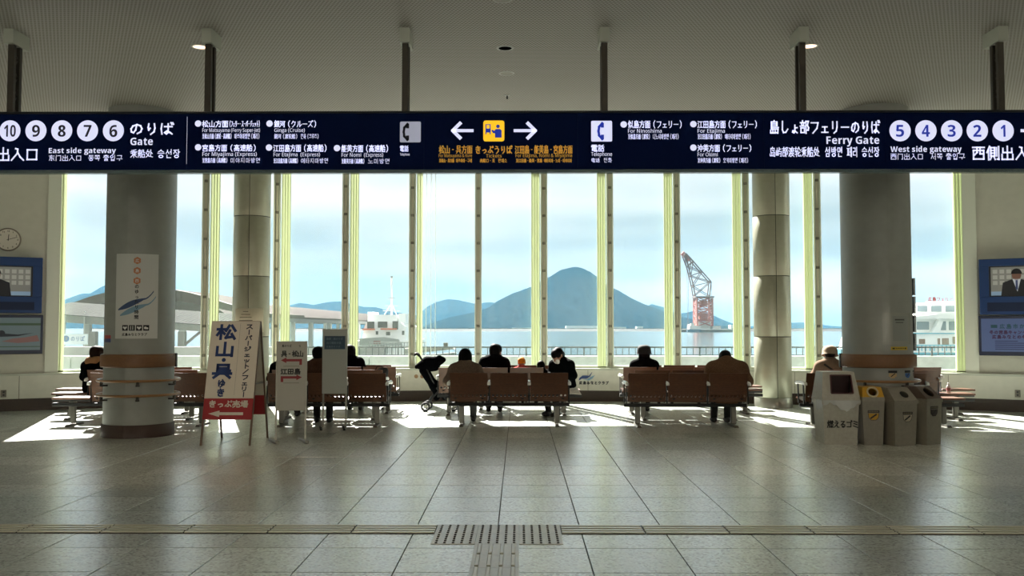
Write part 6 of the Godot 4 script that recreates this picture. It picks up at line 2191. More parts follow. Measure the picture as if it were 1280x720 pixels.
func tv_picture(o: Node3D, hw: float, cy: float, hh: float, s: float) -> void:
	# news picture: studio shelves and a presenter in a dark suit
	var x0 := Transform3D(Basis(), Vector3(0, cy, 0.172))
	var x1 := Transform3D(Basis(), Vector3(0, cy, 0.1735))
	var x2 := Transform3D(Basis(), Vector3(0, cy, 0.175))
	var x3 := Transform3D(Basis(), Vector3(0, cy, 0.1765))
	var st := flat()
	rect(st, x0, -hw, -hh, hw, hh)
	obj("television_screen", st, glow("studio wall", Color(0.46, 0.46, 0.44), 0.18), o)
	st = flat()
	for i in 9:
		for j in 3:
			rect(st, x1, -hw + 0.03 + i * hw * 0.22, -hh * 0.25 + j * hh * 0.4, -hw + 0.03 + i * hw * 0.22 + hw * 0.15, -hh * 0.25 + j * hh * 0.4 + hh * 0.28)
	obj("studio_shelf_screen", st, glow("studio shelf", Color(0.60, 0.60, 0.57), 0.18), o)
	st = flat()
	rect(st, x1, -hw, -hh, hw, -hh * 0.72)
	obj("studio_desk_screen", st, glow("studio desk", Color(0.50, 0.60, 0.70), 0.20), o)
	var c := Vector2(-s * hw * 0.18, 0)
	if s < 0:
		c = Vector2(-hw * 0.0 - 0.06, 0)
	st = flat()
	shape(st, x2, PackedVector2Array([c + Vector2(-hw * 0.5, -hh), c + Vector2(-hw * 0.44, -hh * 0.1), c + Vector2(-hw * 0.16, hh * 0.12), c + Vector2(hw * 0.16, hh * 0.12), c + Vector2(hw * 0.44, -hh * 0.1), c + Vector2(hw * 0.5, -hh)]))
	obj("presenter_suit_screen", st, glow("suit", Color(0.06, 0.06, 0.08), 0.3), o)
	st = flat()
	shape(st, x3, PackedVector2Array([c + Vector2(-hw * 0.13, hh * 0.14), c + Vector2(hw * 0.13, hh * 0.14), c + Vector2(hw * 0.02, -hh * 0.75)]))
	obj("presenter_shirt_screen", st, glow("shirt", Color(0.70, 0.72, 0.75), 0.18), o)
	st = flat()
	rect(st, Transform3D(Basis(), Vector3(0, cy, 0.178)), c.x - hw * 0.035, -hh * 0.6, c.x + hw * 0.035, hh * 0.06)
	obj("presenter_tie_screen", st, glow("tie", Color(0.16, 0.20, 0.34), 0.3), o)
	st = flat()
	var head := PackedVector2Array()
	for i in 18:
		var a := TAU * i / 18
		head.append(c + Vector2(sin(a) * hw * 0.15, hh * 0.42 + cos(a) * hh * 0.36))
	shape(st, x3, head)
	obj("presenter_face_screen", st, glow("face", Color(0.42, 0.30, 0.25), 0.16), o)
	st = flat()
	var hair := PackedVector2Array()
	for i in 11:
		var a := -PI / 2 + PI * i / 10
		hair.append(c + Vector2(sin(a) * hw * 0.175, hh * 0.5 + cos(a) * hh * 0.38))
	shape(st, Transform3D(Basis(), Vector3(0, cy, 0.178)), hair)
	obj("presenter_hair_screen", st, glow("hair", Color(0.04, 0.04, 0.05), 0.3), o)

# ---------------------------------------------------------------- benches
const SEAT_W := 0.556
const SEAT_PITCH := 0.595
var bench_mesh := {}

func holed_panel(w: float, y0: float, y1: float, z0: float, z1: float, hole_y: float, holes: int, t: float) -> ArrayMesh:
	# upright plywood panel, gently dished, leaning from z0 at the bottom to z1 at the top, with a row of round holes
	var st := flat()
	var dish := func(x: float, y: float, f: float) -> Vector3:
		var u := (y - y0) / (y1 - y0)
		var c := 0.018 * pow(x / (w / 2), 2.0) * -1.0
		return Vector3(x, y, lerpf(z0, z1, u * u * 0.5 + u * 0.5) + c + f * t)
	var cell := 0.059
	var r := 0.0175
	var hx := cell * holes / 2.0
	var ha := hole_y - cell / 2
	var hb := hole_y + cell / 2
	for f in [0.5, -0.5]:
		var put := func(a, b, c, d) -> void:
			if f > 0:
				quad(st, a, b, c, d)
			else:
				quad(st, d, c, b, a)
		for span in [[y0, ha, 1], [hb, y1, 5]]:
			for j in span[2]:
				var ya := lerpf(span[0], span[1], float(j) / span[2])
				var yb := lerpf(span[0], span[1], float(j + 1) / span[2])
				for i in 6:
					var xa := -w / 2 + w * i / 6
					var xb := -w / 2 + w * (i + 1) / 6
					put.call(dish.call(xa, yb, f), dish.call(xb, yb, f), dish.call(xb, ya, f), dish.call(xa, ya, f))
		for s in [[-w / 2, -hx], [hx, w / 2]]:
			put.call(dish.call(s[0], hb, f), dish.call(s[1], hb, f), dish.call(s[1], ha, f), dish.call(s[0], ha, f))
		for i in holes:
			var cx := -hx + cell * (i + 0.5)
			var rim := []
			var sq := []
			for k in 8:
				var a := TAU * k / 8
				rim.append(dish.call(cx + sin(a) * r, hole_y + cos(a) * r, f))
				var m := maxf(absf(sin(a)), absf(cos(a)))
				sq.append(dish.call(cx + sin(a) / m * cell / 2, hole_y + cos(a) / m * cell / 2, f))
			for k in 8:
				var n := (k + 1) % 8
				put.call(rim[k], sq[k], sq[n], rim[n])
	for i in holes:
		var cx := -hx + cell * (i + 0.5)
		for k in 8:
			var a := TAU * k / 8
			var b := TAU * (k + 1) / 8
			quad(st, dish.call(cx + sin(a) * r, hole_y + cos(a) * r, 0.5), dish.call(cx + sin(b) * r, hole_y + cos(b) * r, 0.5), dish.call(cx + sin(b) * r, hole_y + cos(b) * r, -0.5), dish.call(cx + sin(a) * r, hole_y + cos(a) * r, -0.5))
	# edges
	for i in 6:
		var xa := -w / 2 + w * i / 6
		var xb := -w / 2 + w * (i + 1) / 6
		quad(st, dish.call(xa, y1, -0.5), dish.call(xb, y1, -0.5), dish.call(xb, y1, 0.5), dish.call(xa, y1, 0.5))
		quad(st, dish.call(xa, y0, 0.5), dish.call(xb, y0, 0.5), dish.call(xb, y0, -0.5), dish.call(xa, y0, -0.5))
	var ys := [y0, ha, hb]
	for j in 5:
		ys.append(lerpf(hb, y1, (j + 1) / 5.0))
	for j in ys.size() - 1:
		quad(st, dish.call(-w / 2, ys[j + 1], -0.5), dish.call(-w / 2, ys[j + 1], 0.5), dish.call(-w / 2, ys[j], 0.5), dish.call(-w / 2, ys[j], -0.5))
		quad(st, dish.call(w / 2, ys[j + 1], 0.5), dish.call(w / 2, ys[j + 1], -0.5), dish.call(w / 2, ys[j], -0.5), dish.call(w / 2, ys[j], 0.5))
	return done(st)

func bench_parts() -> void:
	var st: SurfaceTool
	bench_mesh.back = holed_panel(SEAT_W, 0.375, 0.80, -0.06, 0.03, 0.462, 9, 0.016)
	# seat: shallow scoop
	st = flat()
	var prof := [Vector2(-0.07, 0.405), Vector2(-0.16, 0.392), Vector2(-0.30, 0.398), Vector2(-0.43, 0.425), Vector2(-0.50, 0.42), Vector2(-0.515, 0.405)]
	for i in prof.size() - 1:
		var a: Vector2 = prof[i]
		var b: Vector2 = prof[i + 1]
		var h := SEAT_W / 2
		hexa(st, [Vector3(-h, b.y - 0.016, b.x), Vector3(h, b.y - 0.016, b.x), Vector3(h, a.y - 0.016, a.x), Vector3(-h, a.y - 0.016, a.x), Vector3(-h, b.y, b.x), Vector3(h, b.y, b.x), Vector3(h, a.y, a.x), Vector3(-h, a.y, a.x)])
	bench_mesh.seat = done(st)
	st = flat()
	# bracket joining seat and back to the beam
	bar(st, Vector3(0, 0.385, -0.42), Vector3(0, 0.375, -0.12), 0.035, 0.014)
	bar(st, Vector3(0, 0.375, -0.13), Vector3(0, 0.42, -0.048), 0.035, 0.014)
	bar(st, Vector3(0, 0.33, -0.22), Vector3(0, 0.385, -0.22), 0.04, 0.05)
	bench_mesh.bracket = done(st)
	# leg: post with a long foot
	st = flat()
	cbox(st, Vector3(0, 0.165, -0.22), Vector3(0.078, 0.26, 0.055), 0.012)
	hexa(st, [Vector3(-0.032, 0.0, -0.50), Vector3(0.032, 0.0, -0.50), Vector3(0.032, 0.0, -0.02), Vector3(-0.032, 0.0, -0.02), Vector3(-0.024, 0.03, -0.48), Vector3(0.024, 0.03, -0.48), Vector3(0.024, 0.03, -0.04), Vector3(-0.024, 0.03, -0.04)])
	bench_mesh.leg = done(st)
	# armrest: upright and pad
	st = flat()
	bar(st, Vector3(0, 0.34, 0.02), Vector3(0, 0.635, 0.0), 0.012, 0.045, Vector3.BACK)
	bench_mesh.arm_post = done(st)
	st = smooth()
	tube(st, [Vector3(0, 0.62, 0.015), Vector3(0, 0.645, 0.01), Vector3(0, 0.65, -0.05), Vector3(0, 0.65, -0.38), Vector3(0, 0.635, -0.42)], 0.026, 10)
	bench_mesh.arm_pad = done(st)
	# flat end table
	st = flat()
	cbox(st, Vector3(0, 0.41, -0.27), Vector3(0.56, 0.03, 0.36), 0.006)
	bench_mesh.table = done(st)

func bench(label: String, group: String, d: float, x0: float, seats: int, table: int) -> Node3D:
	# x0: left end of the seats; d: distance of the backrest tops; table: -1 left, 1 right, 0 none
	var wood := mat("bench plywood", Color(0.385, 0.235, 0.13), 0.42)
	if wood.albedo_texture == null:
		wood.albedo_texture = wood_grain()
		wood.uv1_triplanar = true
		wood.uv1_scale = Vector3.ONE * 1.4
	var black := mat("bench steel black", Color(0.035, 0.035, 0.035), 0.6)
	var cast := mat("bench leg metal", Color(0.40, 0.39, 0.36), 0.38, 0.6)
	var pad := mat("armrest sunlit white", Color(0.88, 0.88, 0.86), 0.25)  # whitened so the sun glint on the pads sits in their colour
	var o := thing("waiting_bench", label, "bench", Vector3(x0, 0, -d + 0.03), 0.0, group)
	var lo := -0.02
	var hi := seats * SEAT_PITCH + 0.01
	if table < 0:
		lo -= 0.62
	elif table > 0:
		hi += 0.62
	for i in seats:
		var xf := Transform3D(Basis(), Vector3((i + 0.5) * SEAT_PITCH, 0, 0))
		part("backrest", bench_mesh.back, wood, o, xf)
		part("seat", bench_mesh.seat, wood, o, xf)
		for s in [-0.2, 0.2]:
			part("bracket", bench_mesh.bracket, black, o, xf.translated_local(Vector3(s, 0, 0)))
	var st := flat()
	cbox(st, Vector3((lo + hi) / 2, 0.315, -0.22), Vector3(hi - lo, 0.05, 0.07), 0.006)
	obj("beam", st, black, o)
	var feet := [0.18, seats * SEAT_PITCH - 0.18]
	if table < 0:
		feet[0] = -0.33
	if table > 0:
		feet[1] = seats * SEAT_PITCH + 0.33
	for x in feet:
		part("leg", bench_mesh.leg, cast, o, Transform3D(Basis(), Vector3(x, 0, 0)))
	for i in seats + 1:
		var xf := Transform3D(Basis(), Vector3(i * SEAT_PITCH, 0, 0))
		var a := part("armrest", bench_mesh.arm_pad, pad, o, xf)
		for z in [-0.09, -0.35]:
			part("upright", bench_mesh.arm_post, black, a, Transform3D(Basis(), Vector3(0, 0, z)))
	if table != 0:
		var x := -0.32 if table < 0 else seats * SEAT_PITCH + 0.32
		part("end_table", bench_mesh.table, wood, o, Transform3D(Basis(), Vector3(x, 0, 0)))
	return o

func wood_grain() -> ImageTexture:
	var img := Image.create(256, 256, false, Image.FORMAT_RGB8)
	var n := FastNoiseLite.new()
	n.seed = 9
	n.frequency = 0.02
	n.fractal_octaves = 4
	for y in 256:
		for x in 256:
			var fx := absf(x - 128.0)
			var fy := absf(y - 128.0)
			var v := 0.86 + 0.14 * n.get_noise_2d(fx * 0.5, fy * 6.0) + 0.05 * sin(fy * 0.5 + n.get_noise_2d(fx * 0.4, fy * 1.2) * 9.0)
			img.set_pixel(x, y, Color(clampf(v, 0, 1), clampf(v * 0.985, 0, 1), clampf(v * 0.97, 0, 1)))
	return ImageTexture.create_from_image(img)

func make_benches() -> void:
	bench_parts()
	var rows := [
		["left", 0, 13.35, -6.35, -1], ["left", 1, 14.3, -6.85, -1], ["left", 2, 15.3, -7.3, -1],
		["stand signs", 0, 13.3, -3.72, 0], ["stand signs", 1, 14.3, -3.92, 0], ["stand signs", 2, 15.4, -3.86, 0], ["stand signs", 3, 16.2, -4.05, 0],
		["pushchair", 0, 13.4, -1.04, 0], ["pushchair", 2, 15.1, -1.36, 1], ["pushchair", 3, 16.1, -0.86, 0],
		["brown jacket", 0, 13.3, 1.58, 0], ["brown jacket", 1, 14.3, 1.80, 0], ["brown jacket", 2, 15.3, 1.74, 1], ["brown jacket", 3, 16.15, 1.96, 1],
		["bins", 0, 13.35, 4.2, 1], ["bins", 1, 14.3, 4.83, 1], ["bins", 2, 15.3, 5.33, 1],
	]
	var place := {"left": "behind the poster column", "stand signs": "behind the standing signs", "pushchair": "beside the pushchair", "brown jacket": "where the man in brown jacket sits", "bins": "behind the rubbish bins"}
	var order := ["farthest from the window", "second row", "third row", "nearest the window"]
	for r in rows:
		bench("brown plywood three-seat bench %s, %s" % [place[r[0]], order[r[1]]], "benches " + place[r[0]], r[2], r[3], 3, r[4])

# ---------------------------------------------------------------- standing signs
func make_stand_signs() -> void:
	var steel := mat("stand steel", Color(0.55, 0.54, 0.50), 0.4, 0.6)
	var white := mat("board white", Color(0.80, 0.77, 0.71), 0.55)
	var red := mat("board red", Color(0.58, 0.10, 0.12), 0.5)
	var blue := mat("board blue", Color(0.08, 0.20, 0.42), 0.5)
	var black := mats["print black"] as StandardMaterial3D
	# A-frame ticket sign
	var o := thing("folding_ticket_sign", "tall folding board with big blue characters and a red ticket arrow panel", "sign", Vector3(-3.65, 0, -11.65))
	var apex := 1.545
	var out := 0.40
	for s in [1.0, -1.0]:
		# leg frame
		var st := flat()
		for x in [-0.305, 0.305]:
			bar(st, Vector3(x, 0, s * out), Vector3(x, apex, s * 0.012), 0.022, 0.022)
		bar(st, Vector3(-0.305, 1.54, s * 0.014), Vector3(0.305, 1.54, s * 0.014), 0.02, 0.02)
		obj("leg_frame", st, mat("stand brown", Color(0.42, 0.34, 0.28), 0.5), o)
		# board lies on the frame
		var lean := atan2(out, apex)
		var b: Basis
		if s > 0:
			b = Basis(Vector3.RIGHT, -lean)
		else:
			b = Basis(Vector3.UP, PI) * Basis(Vector3.RIGHT, -lean)
		var xf := Transform3D(b, Vector3(0, apex, s * 0.03))
		st = flat()
		cbox(st, xf * Vector3(0, -0.50, 0), Vector3(0.62, 1.0, 0.012), 0.003, b)
		var upper := obj("upper_board", st, white, o)
		st = flat()
		cbox(st, xf * Vector3(0, -1.135, 0), Vector3(0.62, 0.265, 0.012), 0.003, b)
		var lower := obj("red_board", st, red, o)
		var f := xf.translated_local(Vector3(0, 0, 0.0075))
		letters(upper, "blue_character", blue, "松山", f, Vector2(-0.23, -0.05), Vector2(0.24, 0.185), Vector2(0, -0.228), 0.036)
		letters(upper, "blue_character", blue, "呉", f, Vector2(-0.24, -0.565), Vector2(0.25, 0.175), Vector2.ZERO, 0.036)
		letters(upper, "blue_character", blue, "ゆき", f, Vector2(-0.16, -0.76), Vector2(0.10, 0.10), Vector2(0, -0.118), 0.018)
		st = flat()
		disc(st, f, Vector2(-0.11, -0.508), 0.026, 16)
		obj("blue_dot", st, blue, upper)
		letters(upper, "navy_character", mat("board navy", Color(0.10, 0.12, 0.22), 0.5), "ス｜パ｜ジェット／フェリ｜", f, Vector2(0.14, -0.04), Vector2(0.085, 0.062), Vector2(0, -0.0735), 0.013)
		st = flat()
		rect(st, f, 0.062, -0.96, 0.064, -0.03)
		obj("divider_line", st, mats["board navy"], upper)
		letters(lower, "white_character", white, "きっぷ売場", f, Vector2(-0.245, -1.03), Vector2(0.092, 0.085), Vector2(0.1, 0), 0.014)
		st = flat()
		ribbon(st, f, PackedVector2Array([Vector2(0.18, -1.195), Vector2(-0.10, -1.195)]), 0.036)
		shape(st, f, PackedVector2Array([Vector2(-0.24, -1.195), Vector2(-0.10, -1.155), Vector2(-0.10, -1.235)]))
		obj("white_arrow", st, white, lower)
	var st2 := flat()
	for x in [-0.29, 0.29]:
		bar(st2, Vector3(x, 0.75, 0.19), Vector3(x, 0.75, -0.19), 0.012, 0.02)
	obj("spreader", st2, steel, o)
	# stand with arrows
	var feet := at_height(363, 552.5, 0)
	o = thing("arrow_sign_stand", "grey upright sign stand with two red arrows and dark characters", "sign", Vector3(feet.x, 0, feet.z), deg_to_rad(6))
	var st := flat()
	var tilt := 0.055
	for x in [-0.185, 0.185]:
		bar(st, Vector3(x, 0.02, 0), Vector3(x, 1.29, -tilt), 0.022, 0.022)
	obj("post", st, steel, o)
	st = flat()
	for x in [-0.185, 0.185]:
		cbox(st, Vector3(x - 0.02, 0.02, 0.0), Vector3(0.05, 0.035, 0.42), 0.005, Basis(Vector3.UP, 0.35))
	obj("foot_bar", st, steel, o)
	var lean := atan2(tilt, 1.29)
	var bb := Basis(Vector3.RIGHT, -lean)
	var xf := Transform3D(bb, Vector3(0, 1.29, -tilt + 0.012))
	st = flat()
	cbox(st, xf * Vector3(0, -0.445, 0), Vector3(0.365, 0.89, 0.02), 0.004, bb)
	var board := obj("board", st, mat("board grey", Color(0.63, 0.62, 0.58), 0.5), o)
	var f := xf.translated_local(Vector3(0, 0, 0.0115))
	letters(board, "character", black, "呉・松山", f, Vector2(-0.13, -0.125), Vector2(0.068, 0.075), Vector2(0.07, 0), 0.013)
	letters(board, "character", black, "江田島", f, Vector2(-0.13, -0.355), Vector2(0.075, 0.07), Vector2(0.084, 0), 0.014)
	st = flat()
	kanji(st, "船のりばはこちら", f, Vector2(-0.12, -0.045), Vector2(0.026, 0.03), Vector2(0.03, 0), 0.004)
	fine(obj("small_print", st, black, board))
	for k in 2:
		st = flat()
		var s := 1.0 if k == 0 else -1.0
		var y := -0.245 if k == 0 else -0.465
		ribbon(st, f, PackedVector2Array([Vector2(0.115 * s, y), Vector2(-0.07 * s, y)]), 0.032)
		shape(st, f, PackedVector2Array([Vector2(-0.135 * s, y), Vector2(-0.065 * s, y + 0.036), Vector2(-0.065 * s, y - 0.036)]))
		rect(st, f, minf(0.10 * s, 0.133 * s), y - 0.06, maxf(0.10 * s, 0.133 * s), y + 0.016)
		obj("red_arrow", st, mat("arrow red", Color(0.50, 0.10, 0.13), 0.5), board)
	for k in 2:
		st = flat()
		rect(st, f, -0.10, [-0.325, -0.54][k], 0.10, [-0.319, -0.534][k])
		obj("print_line", st, mats["grey print"], board)
	# castored blank stand
	feet = at_height(418, 537, 0)
	o = thing("castored_sign_stand", "narrow grey sign stand on castors with a blue text block", "sign", Vector3(feet.x, 0, feet.z))
	st = flat()
	for x in [-0.165, 0.165]:
		cbox(st, Vector3(x, 0.75, 0), Vector3(0.024, 1.40, 0.024), 0.004)
		cbox(st, Vector3(x - 0.02, 0.055, 0), Vector3(0.025, 0.022, 0.30), 0.004, Basis(Vector3.UP, 0.3))
	obj("frame", st, steel, o)
	st = smooth()
	for x in [-0.165, 0.165]:
		for z in [-0.13, 0.13]:
			tube(st, [Vector3(x - 0.045 + z * 0.25, 0.025, z), Vector3(x - 0.015 + z * 0.25, 0.025, z)], 0.025, 12)
	obj("castor", st, mats["black plastic"], o)
	st = flat()
	cbox(st, Vector3(0, 0.98, 0.012), Vector3(0.36, 0.93, 0.02), 0.004)
	board = obj("board", st, mat("board pale grey", Color(0.66, 0.67, 0.64), 0.5), o)
	f = Transform3D(Basis(), Vector3(0, 0, 0.0235))
	st = flat()
	rect(st, f, -0.15, 1.155, 0.15, 1.345)
	obj("blue_block", st, mat("block blue", Color(0.20, 0.30, 0.38), 0.6), board)
	st = flat()
	var f2 := f.translated_local(Vector3(0, 0, 0.001))
	kanji(st, "島部航船のりば", f2, Vector2(-0.12, 1.32), Vector2(0.03, 0.03), Vector2(0.034, 0), 0.005)
	kanji(st, "出口電話方面", f2, Vector2(-0.12, 1.26), Vector2(0.03, 0.03), Vector2(0.036, 0), 0.005)
	kanji(st, "広島市のりば", f2, Vector2(-0.12, 1.205), Vector2(0.026, 0.026), Vector2(0.034, 0), 0.004)
	fine(obj("lettering", st, mat("block print", Color(0.42, 0.50, 0.55), 0.6), board))

# ---------------------------------------------------------------- rubbish bins
func make_bins() -> void:
	var cream := mat("bin cream", Color(0.66, 0.65, 0.60), 0.45, 0.0, 0.08, 2.0)
	var grey := mat("bin grey", Color(0.50, 0.48, 0.43), 0.45, 0.0, 0.08, 2.0)
	var black := mats["print black"] as StandardMaterial3D
	# 1: large bin for burnable rubbish, hooded lid
	var p := at_height(1056, 556, 0)
	var o := thing("burnable_rubbish_bin", "large white bin with dark square mouth and printed burnable-rubbish characters", "bin", Vector3(p.x - 0.03, 0, p.z - 0.22), deg_to_rad(-2))
	var st := flat()
	shell_wall(st, Vector3(0, 0.0, 0), Vector2(0.40, 0.38), Vector3(0, 0.50, 0), Vector2(0.445, 0.43), true)
	obj("body", st, cream, o)
	st = flat()
	shell_wall(st, Vector3(0, 0.0, 0), Vector2(0.408, 0.388), Vector3(0, 0.06, 0), Vector2(0.416, 0.396))
	obj("foot_rim", st, cream, o)
	st = flat()
	shell_wall(st, Vector3(0, 0.50, 0), Vector2(0.47, 0.46), Vector3(0, 0.565, 0), Vector2(0.475, 0.47))
	shell_wall(st, Vector3(0, 0.565, 0), Vector2(0.47, 0.45), Vector3(0, 0.60, 0), Vector2(0.465, 0.44))
	obj("lid_rim", st, cream, o)
	# hood with an opening: four walls round the mouth
	st = flat()
	var zf0 := 0.215
	var zf1 := 0.13
	var m := [[-0.115, 0.64], [0.155, 0.64], [0.145, 0.865], [-0.105, 0.865]]
	var c := [[-0.235, 0.60], [0.235, 0.60], [0.195, 0.905], [-0.195, 0.905]]
	var fz := func(y: float) -> float: return lerpf(zf0, zf1, (y - 0.60) / 0.305)
	for i in 4:
		var n := (i + 1) % 4
		quad(st, Vector3(c[n][0], c[n][1], fz.call(c[n][1])), Vector3(c[i][0], c[i][1], fz.call(c[i][1])), Vector3(m[i][0], m[i][1], fz.call(m[i][1])), Vector3(m[n][0], m[n][1], fz.call(m[n][1])))
	var bz := -0.21
	var q0 := [Vector3(-0.235, 0.60, zf0), Vector3(0.235, 0.60, zf0), Vector3(0.195, 0.905, zf1), Vector3(-0.195, 0.905, zf1)]
	var q1 := [Vector3(-0.235, 0.60, bz), Vector3(0.235, 0.60, bz), Vector3(0.195, 0.905, bz + 0.04), Vector3(-0.195, 0.905, bz + 0.04)]
	quad(st, q1[2], q1[3], q1[0], q1[1])
	quad(st, q1[3], q0[3], q0[0], q1[0])
	quad(st, q0[2], q1[2], q1[1], q0[1])
	quad(st, q1[3], q1[2], q0[2], q0[3])
	obj("hood", st, cream, o)
	st = flat()
	for i in 4:
		var n := (i + 1) % 4
		var a := Vector3(m[i][0], m[i][1], fz.call(m[i][1]))
		var b := Vector3(m[n][0], m[n][1], fz.call(m[n][1]))
		quad(st, a, b, b + Vector3(0, 0, -0.05), a + Vector3(0, 0, -0.05))
		bar(st, a + Vector3(0, 0, 0.003), b + Vector3(0, 0, 0.003), 0.016, 0.016)
	obj("mouth_rim", st, mat("mouth red", Color(0.26, 0.10, 0.11), 0.5), o)
	st = flat()
	quad(st, Vector3(m[3][0], m[3][1], fz.call(m[3][1]) - 0.03), Vector3(m[2][0], m[2][1], fz.call(m[2][1]) - 0.03), Vector3(m[1][0], m[1][1] - 0.02, fz.call(m[1][1]) - 0.16), Vector3(m[0][0], m[0][1] - 0.02, fz.call(m[0][1]) - 0.16))
	obj("swing_flap", st, mat("flap maroon", Color(0.17, 0.08, 0.085), 0.6), o)
	var ff := Transform3D(Basis(Vector3.RIGHT, 0.06), Vector3(0.02, 0.25, 0.2085))
	letters(o, "character", black, "燃えるゴミ", ff, Vector2(-0.19, 0.05), Vector2(0.072, 0.09), Vector2(0.078, 0), 0.013)
	# plastic bag edge hanging out under the lid
	st = smooth()
	var top := []
	var low := []
	for i in 25:
		var a := lerpf(-0.30, 1.02, i / 24.0)
		var x: float
		var z: float
		if a < 0.0:
			x = -0.242
			z = 0.238 + a * 0.9
		else:
			x = lerpf(-0.242, 0.242, clampf(a, 0, 1))
			z = 0.24
		top.append(Vector3(x, 0.555, z + 0.003))
		low.append(Vector3(x * 0.97, 0.555 - (0.085 + 0.05 * sin(i * 0.42 + 0.9) + 0.012 * sin(i * 1.9)) , z - 0.005 + 0.006 * sin(i * 1.7)))
	for i in 24:
		quad(st, top[i], top[i + 1], low[i + 1], low[i])
	obj("bag_edge", st, mat("bag plastic", Color(0.70, 0.71, 0.70), 0.25), o)
	# 2: slim bin with yellow top
	p = at_height(1093.5, 557, 0)
	o = thing("slim_yellow_top_bin", "slim beige bin with yellow top and round hole", "bin", Vector3(p.x, 0, p.z - 0.20), deg_to_rad(-2))
	st = flat()
	shell_wall(st, Vector3(0, 0, 0), Vector2(0.225, 0.36), Vector3(0, 0.55, 0), Vector2(0.27, 0.40), true)
	obj("body", st, grey, o)
	st = flat()
	shell_wall(st, Vector3(0, 0.55, 0), Vector2(0.28, 0.41), Vector3(0, 0.60, 0), Vector2(0.275, 0.40))
	obj("lid", st, grey, o)
	bin_top(o, 0.268, 0.40, 0.60, 0.72, 0.06, mat("bin yellow", Color(0.68, 0.52, 0.12), 0.45), Vector2(0.0, 0.5), 0.05, true)
	badge(o, Transform3D(Basis(Vector3.RIGHT, 0.036), Vector3(0, 0.375, 0.196)), mat("badge yellow", Color(0.70, 0.53, 0.13), 0.5))
	# 3: round-shouldered grey bin
	p = at_height(1130, 558, 0)
	o = thing("grey_bottle_bin", "grey bin with rounded top and round bottle hole", "bin", Vector3(p.x - 0.01, 0, p.z - 0.22), deg_to_rad(16))
	st = flat()
	shell_wall(st, Vector3(0, 0, 0), Vector2(0.30, 0.36), Vector3(0, 0.52, 0), Vector2(0.335, 0.40), true)
	obj("body", st, grey, o)
	st = flat()
	shell_wall(st, Vector3(0, 0.52, 0), Vector2(0.355, 0.43), Vector3(0, 0.565, 0), Vector2(0.355, 0.43))
	obj("lid_rim", st, grey, o)
	bin_top(o, 0.345, 0.41, 0.565, 0.715, 0.16, grey, Vector2(0.03, 0.45), 0.058, false)
	badge(o, Transform3D(Basis(Vector3.RIGHT, 0.058), Vector3(0.02, 0.36, 0.202)), mat("badge beige", Color(0.62, 0.58, 0.50), 0.5))
	# 4: dark-mouthed grey bin turned away
	p = at_height(1163, 557, 0)
	o = thing("grey_can_bin", "grey bin with dark brown mouth at the end of the row", "bin", Vector3(p.x, 0, p.z - 0.24), deg_to_rad(30))
	st = flat()
	shell_wall(st, Vector3(0, 0, 0), Vector2(0.27, 0.34), Vector3(0, 0.53, 0), Vector2(0.30, 0.38), true)
	obj("body", st, grey, o)
	st = flat()
	shell_wall(st, Vector3(0, 0.53, 0), Vector2(0.315, 0.40), Vector3(0, 0.575, 0), Vector2(0.315, 0.40))
	obj("lid_rim", st, grey, o)
	bin_top(o, 0.305, 0.39, 0.575, 0.725, 0.17, mat("bin top dark", Color(0.34, 0.29, 0.25), 0.5), Vector2(0.0, 0.5), 0.075, false)
	badge(o, Transform3D(Basis(Vector3.RIGHT, 0.057), Vector3(-0.01, 0.42, 0.192)), mat("badge plum", Color(0.16, 0.12, 0.13), 0.5))

